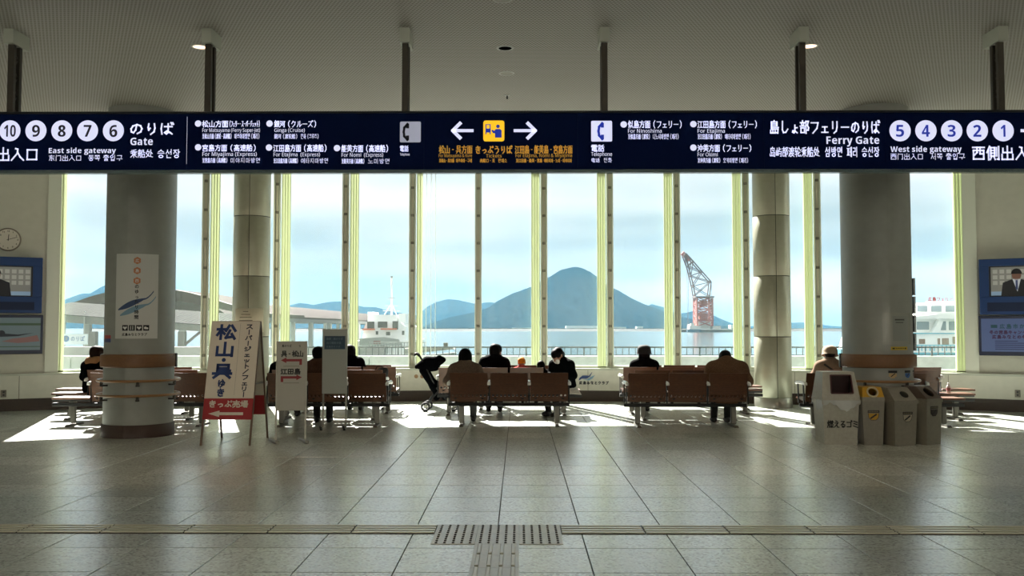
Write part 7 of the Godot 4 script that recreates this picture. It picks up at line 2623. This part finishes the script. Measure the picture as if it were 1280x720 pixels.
func bin_top(o: Node3D, w: float, dp: float, y0: float, y1: float, slope: float, m: Material, hole_at: Vector2, r: float, ring: bool) -> void:
	# wedge lid whose front slopes back; the hole is an opening in the slope
	var st := flat()
	var zf := dp / 2
	var a := [Vector3(-w / 2, y0, zf), Vector3(w / 2, y0, zf), Vector3(w / 2 * 0.86, y1, zf - slope), Vector3(-w / 2 * 0.86, y1, zf - slope)]
	var b := [Vector3(-w / 2, y0, -zf), Vector3(w / 2, y0, -zf), Vector3(w / 2 * 0.86, y1, -zf + 0.05), Vector3(-w / 2 * 0.86, y1, -zf + 0.05)]
	quad(st, b[2], b[3], b[0], b[1])
	quad(st, b[3], a[3], a[0], b[0])
	quad(st, a[2], b[2], b[1], a[1])
	quad(st, b[3], b[2], a[2], a[3])
	var u: Vector3 = (a[2] - a[1] + a[3] - a[0]) / 2.0
	var up: Vector3 = u.normalized()
	var n := Vector3.RIGHT.cross(up).normalized()
	var c: Vector3 = (a[0] + a[1]) / 2.0 + u * hole_at.y + Vector3(hole_at.x, 0, 0)
	# front face as a ring from the outline to the hole
	var rim := []
	var edge := []
	for k in 16:
		var t := TAU * (k + 0.5) / 16
		var dir := Vector2(sin(t), cos(t))
		rim.append(c + (Vector3.RIGHT * dir.x + up * dir.y) * r)
		# meet the outline
		var best := 1e9
		var hit := c
		for i in 4:
			var p0: Vector3 = a[i] - c
			var p1: Vector3 = a[(i + 1) % 4] - c
			var q0 := Vector2(p0.x, p0.dot(up))
			var q1 := Vector2(p1.x, p1.dot(up))
			var x = Geometry2D.segment_intersects_segment(Vector2.ZERO, dir * 2.0, q0, q1)
			if x != null and x.length() < best:
				best = x.length()
				hit = c + Vector3.RIGHT * x.x + up * x.y
		edge.append(hit)
	for k in 16:
		var k2 := (k + 1) % 16
		quad(st, edge[k], edge[k2], rim[k2], rim[k])
	for i in 4:
		var best := 0
		var corner: Vector3 = a[i]
		var near := []
		for k in 16:
			near.append([edge[k].distance_to(corner), k])
		near.sort_custom(func(x, y): return x[0] < y[0])
		tri(st, corner, edge[near[0][1]], edge[near[1][1]])
	obj("top", st, m, o)
	st = smooth()
	for k in 16:
		var k2 := (k + 1) % 16
		quad(st, rim[k], rim[k2], rim[k2] - n * 0.02, rim[k] - n * 0.02)
	obj("hole_collar", st, m, o)
	if ring:
		st = smooth()
		var pts := []
		for k in 20:
			var t := TAU * k / 20
			pts.append(c + (Vector3.RIGHT * sin(t) + up * cos(t)) * (r + 0.012) + n * 0.002)
		tube(st, pts, 0.012, 8, true)
		obj("hole_ring", st, mat("ring cream", Color(0.72, 0.68, 0.56), 0.4), o)

func badge(o: Node3D, xf: Transform3D, m: Material) -> void:
	var st := flat()
	rect(st, xf, -0.072, 0.03, 0.072, 0.062)
	obj("badge_header", st, mats["print black"], o)
	st = flat()
	shape(st, xf, PackedVector2Array([Vector2(-0.066, 0.022), Vector2(0.066, 0.022), Vector2(0.058, -0.03), Vector2(0.03, -0.06), Vector2(-0.03, -0.06), Vector2(-0.058, -0.03)]))
	var b := obj("badge", st, m, o)
	st = flat()
	var f := xf.translated_local(Vector3(0, 0, 0.0012))
	ribbon(st, f, PackedVector2Array([Vector2(-0.03, -0.035), Vector2(0.03, 0.008)]), 0.02)
	for s in [[-0.066, 0.022, -0.058, -0.03], [-0.058, -0.03, -0.03, -0.06], [-0.03, -0.06, 0.03, -0.06], [0.03, -0.06, 0.058, -0.03], [0.058, -0.03, 0.066, 0.022]]:
		ribbon(st, f, PackedVector2Array([Vector2(s[0], s[1]), Vector2(s[2], s[3])]), 0.006)
	obj("mark", st, mats["print black"], b)
	st = flat()
	var f2 := xf.translated_local(Vector3(0, 0, 0.0012))
	for i in 6:
		rect(st, f2, -0.06 + i * 0.0205, 0.038, -0.06 + i * 0.0205 + 0.013, 0.054)
	obj("header_print", st, mat("badge print", Color(0.45, 0.42, 0.34), 0.6), o)

# ---------------------------------------------------------------- people
var head_mesh: ArrayMesh
var hand_mesh: ArrayMesh

func people_parts() -> void:
	# head facing -z, origin at its centre
	var st := smooth()
	blob(st, [
		[Vector3(0, 0.035, 0.03), Vector3(0, 0.03, -0.015), 0.082, 0.080],
		[Vector3(0, -0.02, -0.03), Vector3(0, -0.07, -0.045), 0.066, 0.045],
		[Vector3(0, 0.0, -0.088), Vector3(0, -0.03, -0.107), 0.008, 0.013],
		[Vector3(-0.012, -0.034, -0.097), Vector3(0.012, -0.034, -0.097), 0.009, 0.009],
		[Vector3(-0.018, -0.062, -0.088), Vector3(0.018, -0.062, -0.088), 0.008, 0.008],
		[Vector3(0, -0.092, -0.075), Vector3(0, -0.092, -0.07), 0.018, 0.018],
		[Vector3(-0.045, 0.022, -0.078), Vector3(0.045, 0.022, -0.078), 0.012, 0.012],
		[Vector3(-0.083, 0.015, 0.012), Vector3(-0.082, -0.02, 0.006), 0.014, 0.009],
		[Vector3(0.083, 0.015, 0.012), Vector3(0.082, -0.02, 0.006), 0.014, 0.009],
	], 0.0065, 0.018)
	head_mesh = done(st)
	# relaxed left hand, wrist at the origin, fingers along -z, palm down, thumb towards +x
	st = smooth()
	var b := [[Vector3(-0.022, 0, -0.02), Vector3(-0.026, 0, -0.075), 0.015, 0.014], [Vector3(0, 0.002, -0.01), Vector3(0, 0.003, -0.08), 0.017, 0.014], [Vector3(0.022, 0, -0.02), Vector3(0.024, 0, -0.078), 0.016, 0.014]]
	var f := [[-0.033, -0.078, 0.050, 0.0085], [-0.011, -0.086, 0.064, 0.009], [0.011, -0.088, 0.070, 0.0092], [0.032, -0.082, 0.062, 0.009]]
	for q in f:
		var a := Vector3(q[0], 0.002, q[1])
		var m := a + Vector3(q[0] * 0.12, 0.0, -q[2] * 0.5)
		var m2 := m + Vector3(0, -q[2] * 0.16, -q[2] * 0.27)
		var e := m2 + Vector3(0, -q[2] * 0.2, -q[2] * 0.16)
		b.append([a, m, q[3] + 0.001, q[3]])
		b.append([m, m2, q[3], q[3] - 0.0006])
		b.append([m2, e, q[3] - 0.0006, q[3] - 0.0015])
	b.append([Vector3(0.024, -0.004, -0.03), Vector3(0.047, -0.012, -0.06), 0.014, 0.0105])
	b.append([Vector3(0.047, -0.012, -0.06), Vector3(0.054, -0.020, -0.09), 0.0105, 0.008])
	blob(st, b, 0.0042, 0.006)
	hand_mesh = done(st)

func hair_bones(style: String) -> Array:
	var b := [[Vector3(0, 0.045, 0.035), Vector3(0, 0.045, -0.012), 0.086, 0.083], [Vector3(0, 0.0, 0.05), Vector3(0, -0.03, 0.05), 0.072, 0.062]]
	if style == "bob":
		b.append([Vector3(-0.045, 0.02, 0.03), Vector3(-0.055, -0.085, 0.025), 0.056, 0.045])
		b.append([Vector3(0.045, 0.02, 0.03), Vector3(0.055, -0.085, 0.025), 0.056, 0.045])
		b.append([Vector3(0, 0.0, 0.055), Vector3(0, -0.10, 0.055), 0.065, 0.05])
	elif style == "long":
		b.append([Vector3(-0.045, 0.02, 0.03), Vector3(-0.065, -0.16, 0.03), 0.056, 0.04])
		b.append([Vector3(0.045, 0.02, 0.03), Vector3(0.065, -0.16, 0.03), 0.056, 0.04])
		b.append([Vector3(0, 0.0, 0.055), Vector3(0, -0.20, 0.065), 0.066, 0.05])
	elif style == "tied":
		b.append([Vector3(0, 0.0, 0.09), Vector3(0, -0.03, 0.125), 0.03, 0.025])
		b.append([Vector3(0, -0.03, 0.125), Vector3(0, -0.14, 0.115), 0.026, 0.012])
	return b

func person(label: String, spec: Dictionary) -> Node3D:
	# seated figure; local origin on the floor under the hips, facing -z
	var s: float = spec.get("scale", 1.0)
	var o := thing("person", label, "person", spec.at, spec.get("turn", 0.0))
	o.scale = Vector3.ONE * s
	var hip: float = spec.get("hip", 0.50) / s
	var lean: float = spec.get("lean", 0.06)
	var roll: float = spec.get("roll", 0.0)
	var wide: float = spec.get("wide", 1.0)
	var bulk: float = spec.get("bulk", 1.0)
	var tb := Basis(Vector3.RIGHT, -lean) * Basis(Vector3.BACK, roll)
	var base := Vector3(0, hip, 0)
	var up := func(x: float, y: float, z: float) -> Vector3: return base + tb * Vector3(x, y, z)
	var chest: Vector3 = up.call(0, 0.27, 0)
	var sh := [up.call(-0.16 * wide, 0.35, 0.0), up.call(0.16 * wide, 0.35, 0.0)]
	var neck: Vector3 = up.call(0, 0.425, -0.01)
	var hb := tb * Basis(Vector3.UP, spec.get("look", 0.0)) * Basis(Vector3.RIGHT, -spec.get("nod", 0.0))
	var head: Vector3 = up.call(0, 0.455 - spec.get("sink", 0.0), -0.02 - spec.get("sink", 0.0) * 0.8) + hb * Vector3(0, 0.085, -0.02)
	var hands: Array = spec.get("hands", [Vector3(-0.07, hip + 0.10, -0.30), Vector3(0.08, hip + 0.10, -0.29)])
	var knee := [Vector3(-0.10, hip - 0.02, -0.43), Vector3(0.10, hip - 0.02, -0.42)]
	var drop: float = hip - 0.02
	var ankle := [Vector3(-0.10, 0.085, -0.46 + spec.get("tuck", 0.0)), Vector3(0.10, 0.085, -0.43 + spec.get("tuck", 0.0))]
	if s < 0.8:
		ankle = [knee[0] + Vector3(0, -0.33, 0.02), knee[1] + Vector3(0, -0.33, 0.0)]
	# body: torso, limbs, head and hands in one surface
	var limbs := []
	var arms := []
	for k in 2:
		var sg_ := -1.0 if k == 0 else 1.0
		var elbow: Vector3 = spec.elbows[k] if spec.has("elbows") else Vector3(sg_ * 0.235 * bulk, hip + 0.17, -0.02 - lean * 0.3)
		arms.append([sh[k], elbow, 0.052, 0.043])
		arms.append([elbow, hands[k], 0.042, 0.029])
		limbs.append([Vector3(sg_ * 0.085, hip, 0.0), knee[k], 0.082, 0.056])
		limbs.append([knee[k], ankle[k], 0.055, 0.036])
	var trunk := [[Vector3(-0.05, hip, 0), chest + tb * Vector3(-0.06, 0, 0), 0.125, 0.105], [Vector3(0.05, hip, 0), chest + tb * Vector3(0.06, 0, 0), 0.125, 0.105], [chest, neck, 0.10, 0.06], [sh[0], sh[1], 0.052, 0.052], [neck + tb * Vector3(-0.03, -0.01, 0.01), sh[0], 0.06, 0.05], [neck + tb * Vector3(0.03, -0.01, 0.01), sh[1], 0.06, 0.05], [neck, head + hb * Vector3(0, -0.05, 0.01), 0.054, 0.052]]
	var st := smooth()
	blob(st, trunk + arms + limbs, 0.022, 0.04)
	st.append_from(head_mesh, 0, Transform3D(hb, head))
	for k in 2:
		var arm: Vector3 = (hands[k] - arms[k * 2 + 1][0]).normalized()
		var z := -arm
		var x := Vector3.UP.cross(z).normalized()
		var hm := Basis(x, z.cross(x), z)
		if k == 1:
			hm = Basis(-x, z.cross(x), z)
		st.append_from(hand_mesh, 0, Transform3D(hm, hands[k]))
	var skin := mat("skin " + spec.get("skin", "mid"), Color(0.55, 0.40, 0.33), 0.55)
	var body := obj("body", st, skin, o)
	# eyes
	for sx in [-1, 1]:
		st = smooth()
		lathe(st, [Vector2(0, -0.007), Vector2(0.011, 0), Vector2(0, 0.007)], 10, Transform3D(hb, head + hb * Vector3(0.032 * sx, 0.004, -0.082)))
		obj("eye", st, mat("eye", Color(0.06, 0.05, 0.05), 0.2), o)
	# coat
	var puff: float = spec.get("puff", 0.026)
	var coat := []
	for q in trunk.slice(0, 6) + arms:
		coat.append([q[0], q[1], q[2] * bulk + puff, q[3] * bulk + puff])
	for k in 2:
		coat[6 + k * 2 + 1][1] = hands[k].lerp(coat[6 + k * 2 + 1][0], 0.12)
	coat.append([Vector3(-0.07, hip - 0.03, -0.03), Vector3(-0.09, hip - 0.01, -0.16), 0.12, 0.09])
	coat.append([Vector3(0.07, hip - 0.03, -0.03), Vector3(0.09, hip - 0.01, -0.16), 0.12, 0.09])
	st = smooth()
	blob(st, coat, 0.02, 0.05)
	var cm := mat("cloth " + spec.coat_name, spec.coat, 0.85, 0.0, 0.3, 6.0)
	cm.metallic_specular = 0.12
	obj("coat", st, cm, o)
	if true:
		st = smooth()
		var cs: float = spec.get("collar_size", 1.0)
		blob(st, [[neck + tb * Vector3(-0.05 * cs, 0.0, 0.035 * cs), neck + tb * Vector3(0.05 * cs, 0.0, 0.035 * cs), 0.05 * cs, 0.05 * cs], [neck + tb * Vector3(-0.065 * cs, 0.0, 0.0), neck + tb * Vector3(-0.03 * cs, -0.03, -0.06 * cs), 0.042 * cs, 0.035 * cs], [neck + tb * Vector3(0.065 * cs, 0.0, 0.0), neck + tb * Vector3(0.03 * cs, -0.03, -0.06 * cs), 0.042 * cs, 0.035 * cs]], 0.012, 0.03)
		obj("collar", st, mat("collar " + spec.coat_name, spec.get("collar", spec.coat), 0.9, 0.0, 0.35, 20.0), o)
	# trousers and shoes
	st = smooth()
	var tr := []
	for q in limbs:
		tr.append([q[0], q[1], q[2] + 0.014, q[3] + 0.016])
	blob(st, tr, 0.018, 0.03)
	obj("trousers", st, mat("trousers " + spec.get("legs_name", "black"), spec.get("legs", Color(0.05, 0.05, 0.06)), 0.85, 0.0, 0.2, 6.0), o)
	for k in 2:
		st = smooth()
		var an: Vector3 = ankle[k]
		blob(st, [[an + Vector3(0, -0.045, 0.035), an + Vector3(0, -0.05, -0.13), 0.042, 0.036], [an + Vector3(0, 0.0, 0.0), an + Vector3(0, -0.04, -0.06), 0.045, 0.035]], 0.012, 0.02)
		obj("shoe", st, mat("shoe " + spec.get("shoe_name", "black"), spec.get("shoe", Color(0.045, 0.043, 0.045)), 0.5), o)
	# hair or hat
	var hx := Transform3D(hb, head)
	var style: String = spec.get("hair", "short")
	if style != "none":
		st = smooth()
		var hbns := []
		for q in hair_bones(style):
			hbns.append([hx * q[0], hx * q[1], q[2] * (1.0 if spec.has("hat") else 1.08), q[3] * (1.0 if spec.has("hat") else 1.08)])
		blob(st, hbns, 0.0095, 0.02)
		obj("hair", st, mat("hair " + spec.get("hair_name", "black"), spec.get("hair_color", Color(0.035, 0.033, 0.035)), 0.6, 0.0, 0.4, 30.0), o).material_override.set("metallic_specular", 0.2)
	if spec.has("hat"):
		hat(o, hx, spec.hat, spec.hat_color, spec.hat_name)
	if spec.get("mask", false):
		st = smooth()
		blob(st, [[hx * Vector3(-0.03, -0.04, -0.072), hx * Vector3(0.03, -0.04, -0.072), 0.032, 0.032], [hx * Vector3(-0.02, -0.08, -0.066), hx * Vector3(0.02, -0.08, -0.066), 0.03, 0.03]], 0.009, 0.03)
		obj("face_mask", st, mat("mask white", Color(0.80, 0.78, 0.76), 0.8), o)
	return o

func hat(o: Node3D, hx: Transform3D, kind: String, c: Color, called: String) -> void:
	var m := mat("hat " + called, c, 0.85, 0.0, 0.2, 12.0)
	var st := smooth()
	if kind == "beanie":
		blob(st, [[hx * Vector3(0, 0.055, 0.03), hx * Vector3(0, 0.055, -0.012), 0.093, 0.09], [hx * Vector3(0, 0.10, 0.01), hx * Vector3(0, 0.12, 0.01), 0.055, 0.045]], 0.01, 0.02)
		obj("cap", st, m, o)
		return
	if kind == "bucket":
		lathe(st, [Vector2(0.134, 0.004), Vector2(0.122, 0.035), Vector2(0.122, 0.06), Vector2(0.114, 0.105), Vector2(0.095, 0.14), Vector2(0.055, 0.158), Vector2(0, 0.163)], 28, hx * Transform3D(Basis(Vector3.RIGHT, 0.05), Vector3(0, 0.0, 0.01)))
		obj("bucket_hat", st, m, o)
		return
	# round-crowned cap with a peak towards the face
	blob(st, [[hx * Vector3(0, 0.06, 0.03), hx * Vector3(0, 0.06, -0.012), 0.092, 0.09]], 0.01, 0.02)
	obj("cap", st, m, o)
	st = smooth()
	var t := hx * Transform3D(Basis(), Vector3(0, 0.05, -0.02))
	for i in 12:
		var a := lerpf(-1.25, 1.25, i / 12.0)
		var b := lerpf(-1.25, 1.25, (i + 1) / 12.0)
		quad(st, t * Vector3(sin(a) * 0.092, 0.01, -cos(a) * 0.085), t * Vector3(sin(b) * 0.092, 0.01, -cos(b) * 0.085), t * Vector3(sin(b) * 0.10, -0.012, -cos(b) * 0.155), t * Vector3(sin(a) * 0.10, -0.012, -cos(a) * 0.155))
		quad(st, t * Vector3(sin(a) * 0.10, -0.017, -cos(a) * 0.155), t * Vector3(sin(b) * 0.10, -0.017, -cos(b) * 0.155), t * Vector3(sin(b) * 0.092, 0.002, -cos(b) * 0.085), t * Vector3(sin(a) * 0.092, 0.002, -cos(a) * 0.085))
	obj("peak", st, m, o)

func seat_x(px: float, d: float) -> float:
	return at(px, 409.5, d).x

func make_people() -> void:
	people_parts()
	var black := Color(0.035, 0.038, 0.045)
	# distances: hips sit about a quarter metre in front of the backrest
	person("person with brown hair and fur-collared black coat by the poster column", {"at": Vector3(seat_x(119, 14.55), 0, -14.58), "turn": -0.25, "look": -0.35, "hair": "bob", "hair_name": "brown", "hair_color": Color(0.13, 0.075, 0.045), "coat": black, "coat_name": "black wool", "collar": Color(0.62, 0.44, 0.27), "collar_size": 1.5, "hip": 0.50, "roll": 0.05})
	person("person in black coat mostly hidden behind the red-arrow sign", {"at": Vector3(seat_x(356, 14.55), 0, -14.58), "hair": "short", "coat": black, "coat_name": "black wool", "lean": 0.12, "hip": 0.47})
	person("person with black hair and brown coat behind the castored sign stand", {"at": Vector3(seat_x(397, 13.6), 0, -13.6), "hair": "short", "coat": Color(0.36, 0.26, 0.21), "coat_name": "brown wool", "lean": 0.08, "hip": 0.51})
	person("person with dark hair and black jacket next to the castored sign stand", {"at": Vector3(seat_x(439, 15.7), 0, -15.7), "hair": "bob", "coat": black, "coat_name": "black wool", "lean": 0.1, "hip": 0.50, "look": -0.2, "roll": 0.06})
	person("person with round black hair and taupe coat on the middle bench", {"at": Vector3(seat_x(581.5, 13.7), 0, -13.68), "hair": "bob", "coat": Color(0.45, 0.38, 0.33), "coat_name": "taupe wool", "bulk": 1.1, "lean": 0.05, "hip": 0.48, "collar": Color(0.45, 0.38, 0.33), "tuck": -0.12})
	person("person in black hooded jacket looking aside behind the middle bench", {"at": Vector3(seat_x(617, 15.4), 0, -15.38), "hair": "long", "coat": Color(0.03, 0.035, 0.05), "coat_name": "navy nylon", "bulk": 1.15, "lean": 0.06, "look": -0.85, "hip": 0.52, "collar": Color(0.03, 0.035, 0.05), "roll": -0.05})
	person("small child in orange knit cap and pink jacket", {"at": Vector3(seat_x(652, 15.4), 0, -15.36), "scale": 0.72, "hip": 0.47, "hair": "none", "hat": "beanie", "hat_color": Color(0.90, 0.55, 0.10), "hat_name": "orange knit", "coat": Color(0.78, 0.36, 0.34), "coat_name": "pink quilt", "shoe": Color(0.36, 0.33, 0.30), "shoe_name": "tan"})
	person("small dark-haired child beside the orange knit cap", {"at": Vector3(seat_x(676, 15.4), 0, -15.36), "scale": 0.66, "hip": 0.46, "hair": "bob", "coat": Color(0.10, 0.06, 0.05), "coat_name": "dark brown cotton"})
	person("person in black jacket with face mask bent over a white paper", {"at": Vector3(seat_x(706, 15.35), 0, -15.3), "turn": 2.45, "hair": "tied", "coat": Color(0.035, 0.045, 0.05), "coat_name": "black nylon", "lean": 0.26, "nod": 0.35, "look": -0.1, "hip": 0.50, "mask": true, "hands": [Vector3(-0.13, 0.64, -0.24), Vector3(0.10, 0.64, -0.27)], "tuck": 0.1})
	person("person in dark bucket hat facing the sea", {"at": Vector3(seat_x(805, 15.6), 0, -15.56), "hair": "bob", "hat": "bucket", "hat_color": Color(0.03, 0.034, 0.04), "hat_name": "black felt", "coat": Color(0.05, 0.055, 0.06), "coat_name": "charcoal wool", "hip": 0.47, "lean": 0.04})
	person("broad person in brown jacket and dark cap seen from behind", {"at": Vector3(seat_x(908.5, 13.62), 0, -13.6), "hair": "short", "hair_name": "grey", "hair_color": Color(0.12, 0.11, 0.10), "hat": "cap", "hat_color": Color(0.07, 0.065, 0.06), "hat_name": "dark tweed", "coat": Color(0.47, 0.36, 0.28), "coat_name": "brown suede", "bulk": 1.42, "sink": 0.05, "wide": 1.28, "puff": 0.03, "lean": 0.10, "nod": 0.25, "hip": 0.50, "elbows": [Vector3(-0.30, 0.66, -0.05), Vector3(0.30, 0.66, -0.05)], "collar": Color(0.42, 0.32, 0.25), "tuck": -0.06, "legs": Color(0.035, 0.04, 0.055), "legs_name": "navy"})
	person("person in beige cap and coat with a dark shoulder strap", {"at": Vector3(seat_x(1037, 14.55), 0, -14.55), "hair": "short", "hair_name": "grey", "hair_color": Color(0.12, 0.11, 0.10), "hat": "bucket", "hat_color": Color(0.66, 0.58, 0.49), "hat_name": "beige cotton", "coat": Color(0.56, 0.47, 0.40), "coat_name": "beige wool", "hip": 0.485, "lean": 0.1, "look": -0.4, "nod": 0.2, "bulk": 1.1, "roll": -0.04})
	# strap of the shoulder bag
	var o := thing("shoulder_bag", "dark shoulder bag strap lying across the beige coat", "bag", Vector3(seat_x(1037, 14.55), 0, -14.55))
	var st := flat()
	var pts := [Vector3(-0.13, 0.885, 0.10), Vector3(-0.03, 0.80, 0.172), Vector3(0.08, 0.70, 0.178), Vector3(0.19, 0.60, 0.15), Vector3(0.25, 0.50, 0.06)]
	for i in 4:
		bar(st, pts[i], pts[i + 1], 0.03, 0.008, Vector3(0, 0.3, 1))
	obj("strap", st, mat("strap black", Color(0.05, 0.05, 0.05), 0.6), o)
	st = smooth()
	blob(st, [[Vector3(0.27, 0.46, 0.05), Vector3(0.27, 0.46, -0.12), 0.05, 0.05], [Vector3(0.27, 0.53, 0.05), Vector3(0.27, 0.53, -0.12), 0.04, 0.04]], 0.014, 0.02)
	obj("pouch", st, mat("strap black", Color(0.05, 0.05, 0.05), 0.6), o)

# ---------------------------------------------------------------- small things
func make_small_things() -> void:
	make_pushchair()
	# open paper held on the lap
	var c := at(711, 487, 15.05)
	var o := thing("white_paper", "white open paper held by the masked person", "paper", c, 0.3)
	o.rotation.x = 0.5
	o.scale = Vector3.ONE * 1.25
	var st := flat()
	for q in [[-1.0, 0.35], [1.0, 0.12]]:
		var b := Basis(Vector3.BACK, -q[0] * q[1])
		cbox(st, b * Vector3(q[0] * 0.075, 0.0, 0), Vector3(0.15, 0.003, 0.21), 0.0008, b)
	obj("sheet", st, mat("paper white", Color(0.86, 0.83, 0.78), 0.7), o)
	st = flat()
	for i in 6:
		box(st, Basis(Vector3.BACK, -0.12) * Vector3(0.075, 0.0022, -0.08 + i * 0.028), Vector3(0.11, 0.0006, 0.006), Basis(Vector3.BACK, -0.12))
	obj("print", st, mat("grey print", Color(0.42, 0.40, 0.36), 0.8), o)
	# bottle on an end table
	var p := at(1184, 492, 14.6)
	o = thing("drink_bottle", "small white drink bottle standing on a bench end table", "bottle", Vector3(p.x, 0.425, -14.55))
	st = smooth()
	lathe(st, [Vector2(0, 0.0), Vector2(0.03, 0.002), Vector2(0.033, 0.012), Vector2(0.033, 0.095), Vector2(0.028, 0.115), Vector2(0.014, 0.13), Vector2(0.013, 0.142)], 18)
	obj("bottle_body", st, mat("bottle white", Color(0.80, 0.76, 0.75), 0.3), o)
	st = smooth()
	lathe(st, [Vector2(0.016, 0.138), Vector2(0.016, 0.158), Vector2(0.014, 0.161), Vector2(0, 0.161)], 16)
	obj("cap", st, mat("bottle cap", Color(0.88, 0.87, 0.85), 0.4), o)
	st = smooth()
	lathe(st, [Vector2(0.0338, 0.03), Vector2(0.0338, 0.08)], 18)
	obj("paper_band", st, mat("bottle band", Color(0.62, 0.42, 0.42), 0.5), o)
	# bag lying on the bench by the standing signs
	o = thing("dark_bag", "dark soft bag lying on the bench near the castored sign", "bag", Vector3(at(474, 461, 14.5).x, 0.425, -14.62))
	st = smooth()
	blob(st, [[Vector3(-0.10, 0.10, 0), Vector3(0.10, 0.10, 0), 0.10, 0.09], [Vector3(-0.08, 0.27, 0.02), Vector3(0.05, 0.29, 0.02), 0.09, 0.08], [Vector3(0.02, 0.36, 0.03), Vector3(0.10, 0.36, 0.03), 0.035, 0.03]], 0.014, 0.06)
	obj("bag_body", st, mat("bag black", Color(0.05, 0.05, 0.055), 0.7), o)
	st = smooth()
	tube(st, [Vector3(-0.08, 0.34, 0.03), Vector3(-0.05, 0.41, 0.03), Vector3(0.03, 0.42, 0.03), Vector3(0.07, 0.36, 0.03)], 0.01, 6)
	obj("handle", st, mat("bag black", Color(0.05, 0.05, 0.055), 0.7), o)

func make_pushchair() -> void:
	# folding pushchair seen from its side, handles at the left, child facing right
	var o := thing("pushchair", "black folding pushchair with hood standing at the bench end", "pushchair", Vector3(at(541, 409.5, 16.0).x, 0, -16.05), deg_to_rad(6))
	var frame := mat("pushchair frame", Color(0.07, 0.07, 0.075), 0.5)
	var cloth := mat("pushchair cloth", Color(0.03, 0.036, 0.05), 0.9, 0.0, 0.3, 8.0)
	cloth.metallic_specular = 0.1
	var rubber := mat("pushchair tyre", Color(0.05, 0.05, 0.05), 0.8)
	var hub := mat("pushchair hub", Color(0.66, 0.66, 0.62), 0.4, 0.2)
	for z in [-0.20, 0.20]:
		var st := smooth()
		tube(st, [Vector3(-0.13, 0.09, z), Vector3(-0.02, 0.22, z), Vector3(0.10, 0.36, z), Vector3(0.18, 0.48, z)], 0.014, 8)
		obj("front_leg", st, frame, o)
		st = smooth()
		tube(st, [Vector3(0.36, 0.09, z), Vector3(0.12, 0.32, z), Vector3(-0.02, 0.55, z), Vector3(-0.14, 0.80, z * 0.95), Vector3(-0.22, 0.94, z * 0.9), Vector3(-0.26, 1.0, z * 0.85), Vector3(-0.31, 1.01, z * 0.8), Vector3(-0.33, 0.97, z * 0.75)], 0.014, 8)
		obj("handle_frame", st, frame, o)
		st = smooth()
		tube(st, [Vector3(-0.24, 0.97, z * 0.88), Vector3(-0.28, 1.008, z * 0.83), Vector3(-0.325, 0.99, z * 0.77)], 0.023, 8)
		obj("handle_grip", st, rubber, o)
		for x in [-0.13, 0.36]:
			for w in [-0.028, 0.028]:
				var c := Vector3(x + (0.05 if z < 0 and x < 0 else 0.0), 0.082, z + w)
				st = smooth()
				var pts := []
				for i in 20:
					var a := TAU * i / 20
					pts.append(c + Vector3(sin(a), cos(a), 0) * 0.066)
				tube(st, pts, 0.016, 8, true)
				var wh := obj("wheel", st, rubber, o)
				st = flat()
				for i in 5:
					var a := TAU * i / 5 + 0.3
					bar(st, c, c + Vector3(sin(a), cos(a), 0) * 0.056, 0.016, 0.014, Vector3.BACK)
				tube(st, [c - Vector3(0, 0, 0.012), c + Vector3(0, 0, 0.012)], 0.022, 10)
				obj("hub", st, hub, wh)
	for q in [[0.10, 0.36], [0.12, 0.32], [-0.14, 0.80]]:
		var st := smooth()
		tube(st, [Vector3(q[0], q[1], -0.20), Vector3(q[0], q[1], 0.20)], 0.011, 8)
		obj("cross_bar", st, frame, o)
	# reclined seat and foot rest
	var st := smooth()
	var bones := []
	for z in [-0.13, 0.0, 0.13]:
		bones.append([Vector3(-0.16, 0.72, z), Vector3(0.02, 0.44, z), 0.085, 0.075])
		bones.append([Vector3(0.02, 0.44, z), Vector3(0.22, 0.46, z), 0.07, 0.05])
		bones.append([Vector3(0.04, 0.42, z), Vector3(0.05, 0.28, z), 0.06, 0.04])
	blob(st, bones, 0.02, 0.06)
	obj("seat", st, cloth, o)
	# hood
	st = smooth()
	bones = []
	for z in [-0.13, 0.0, 0.13]:
		bones.append([Vector3(-0.29, 0.775, z), Vector3(-0.10, 0.86, z), 0.035, 0.085])
		bones.append([Vector3(-0.10, 0.86, z), Vector3(0.12, 0.885, z), 0.085, 0.075])
		bones.append([Vector3(-0.16, 0.76, z), Vector3(0.04, 0.78, z), 0.08, 0.08])
		bones.append([Vector3(0.12, 0.90, z), Vector3(0.20, 0.90, z), 0.05, 0.03])
	blob(st, bones, 0.018, 0.05)
	obj("hood", st, cloth, o)
	st = smooth()
	blob(st, [[Vector3(0.06, 0.24, -0.13), Vector3(0.06, 0.24, 0.13), 0.06, 0.06], [Vector3(0.2, 0.24, -0.13), Vector3(0.2, 0.24, 0.13), 0.05, 0.05]], 0.02, 0.05)
	obj("basket", st, cloth, o)
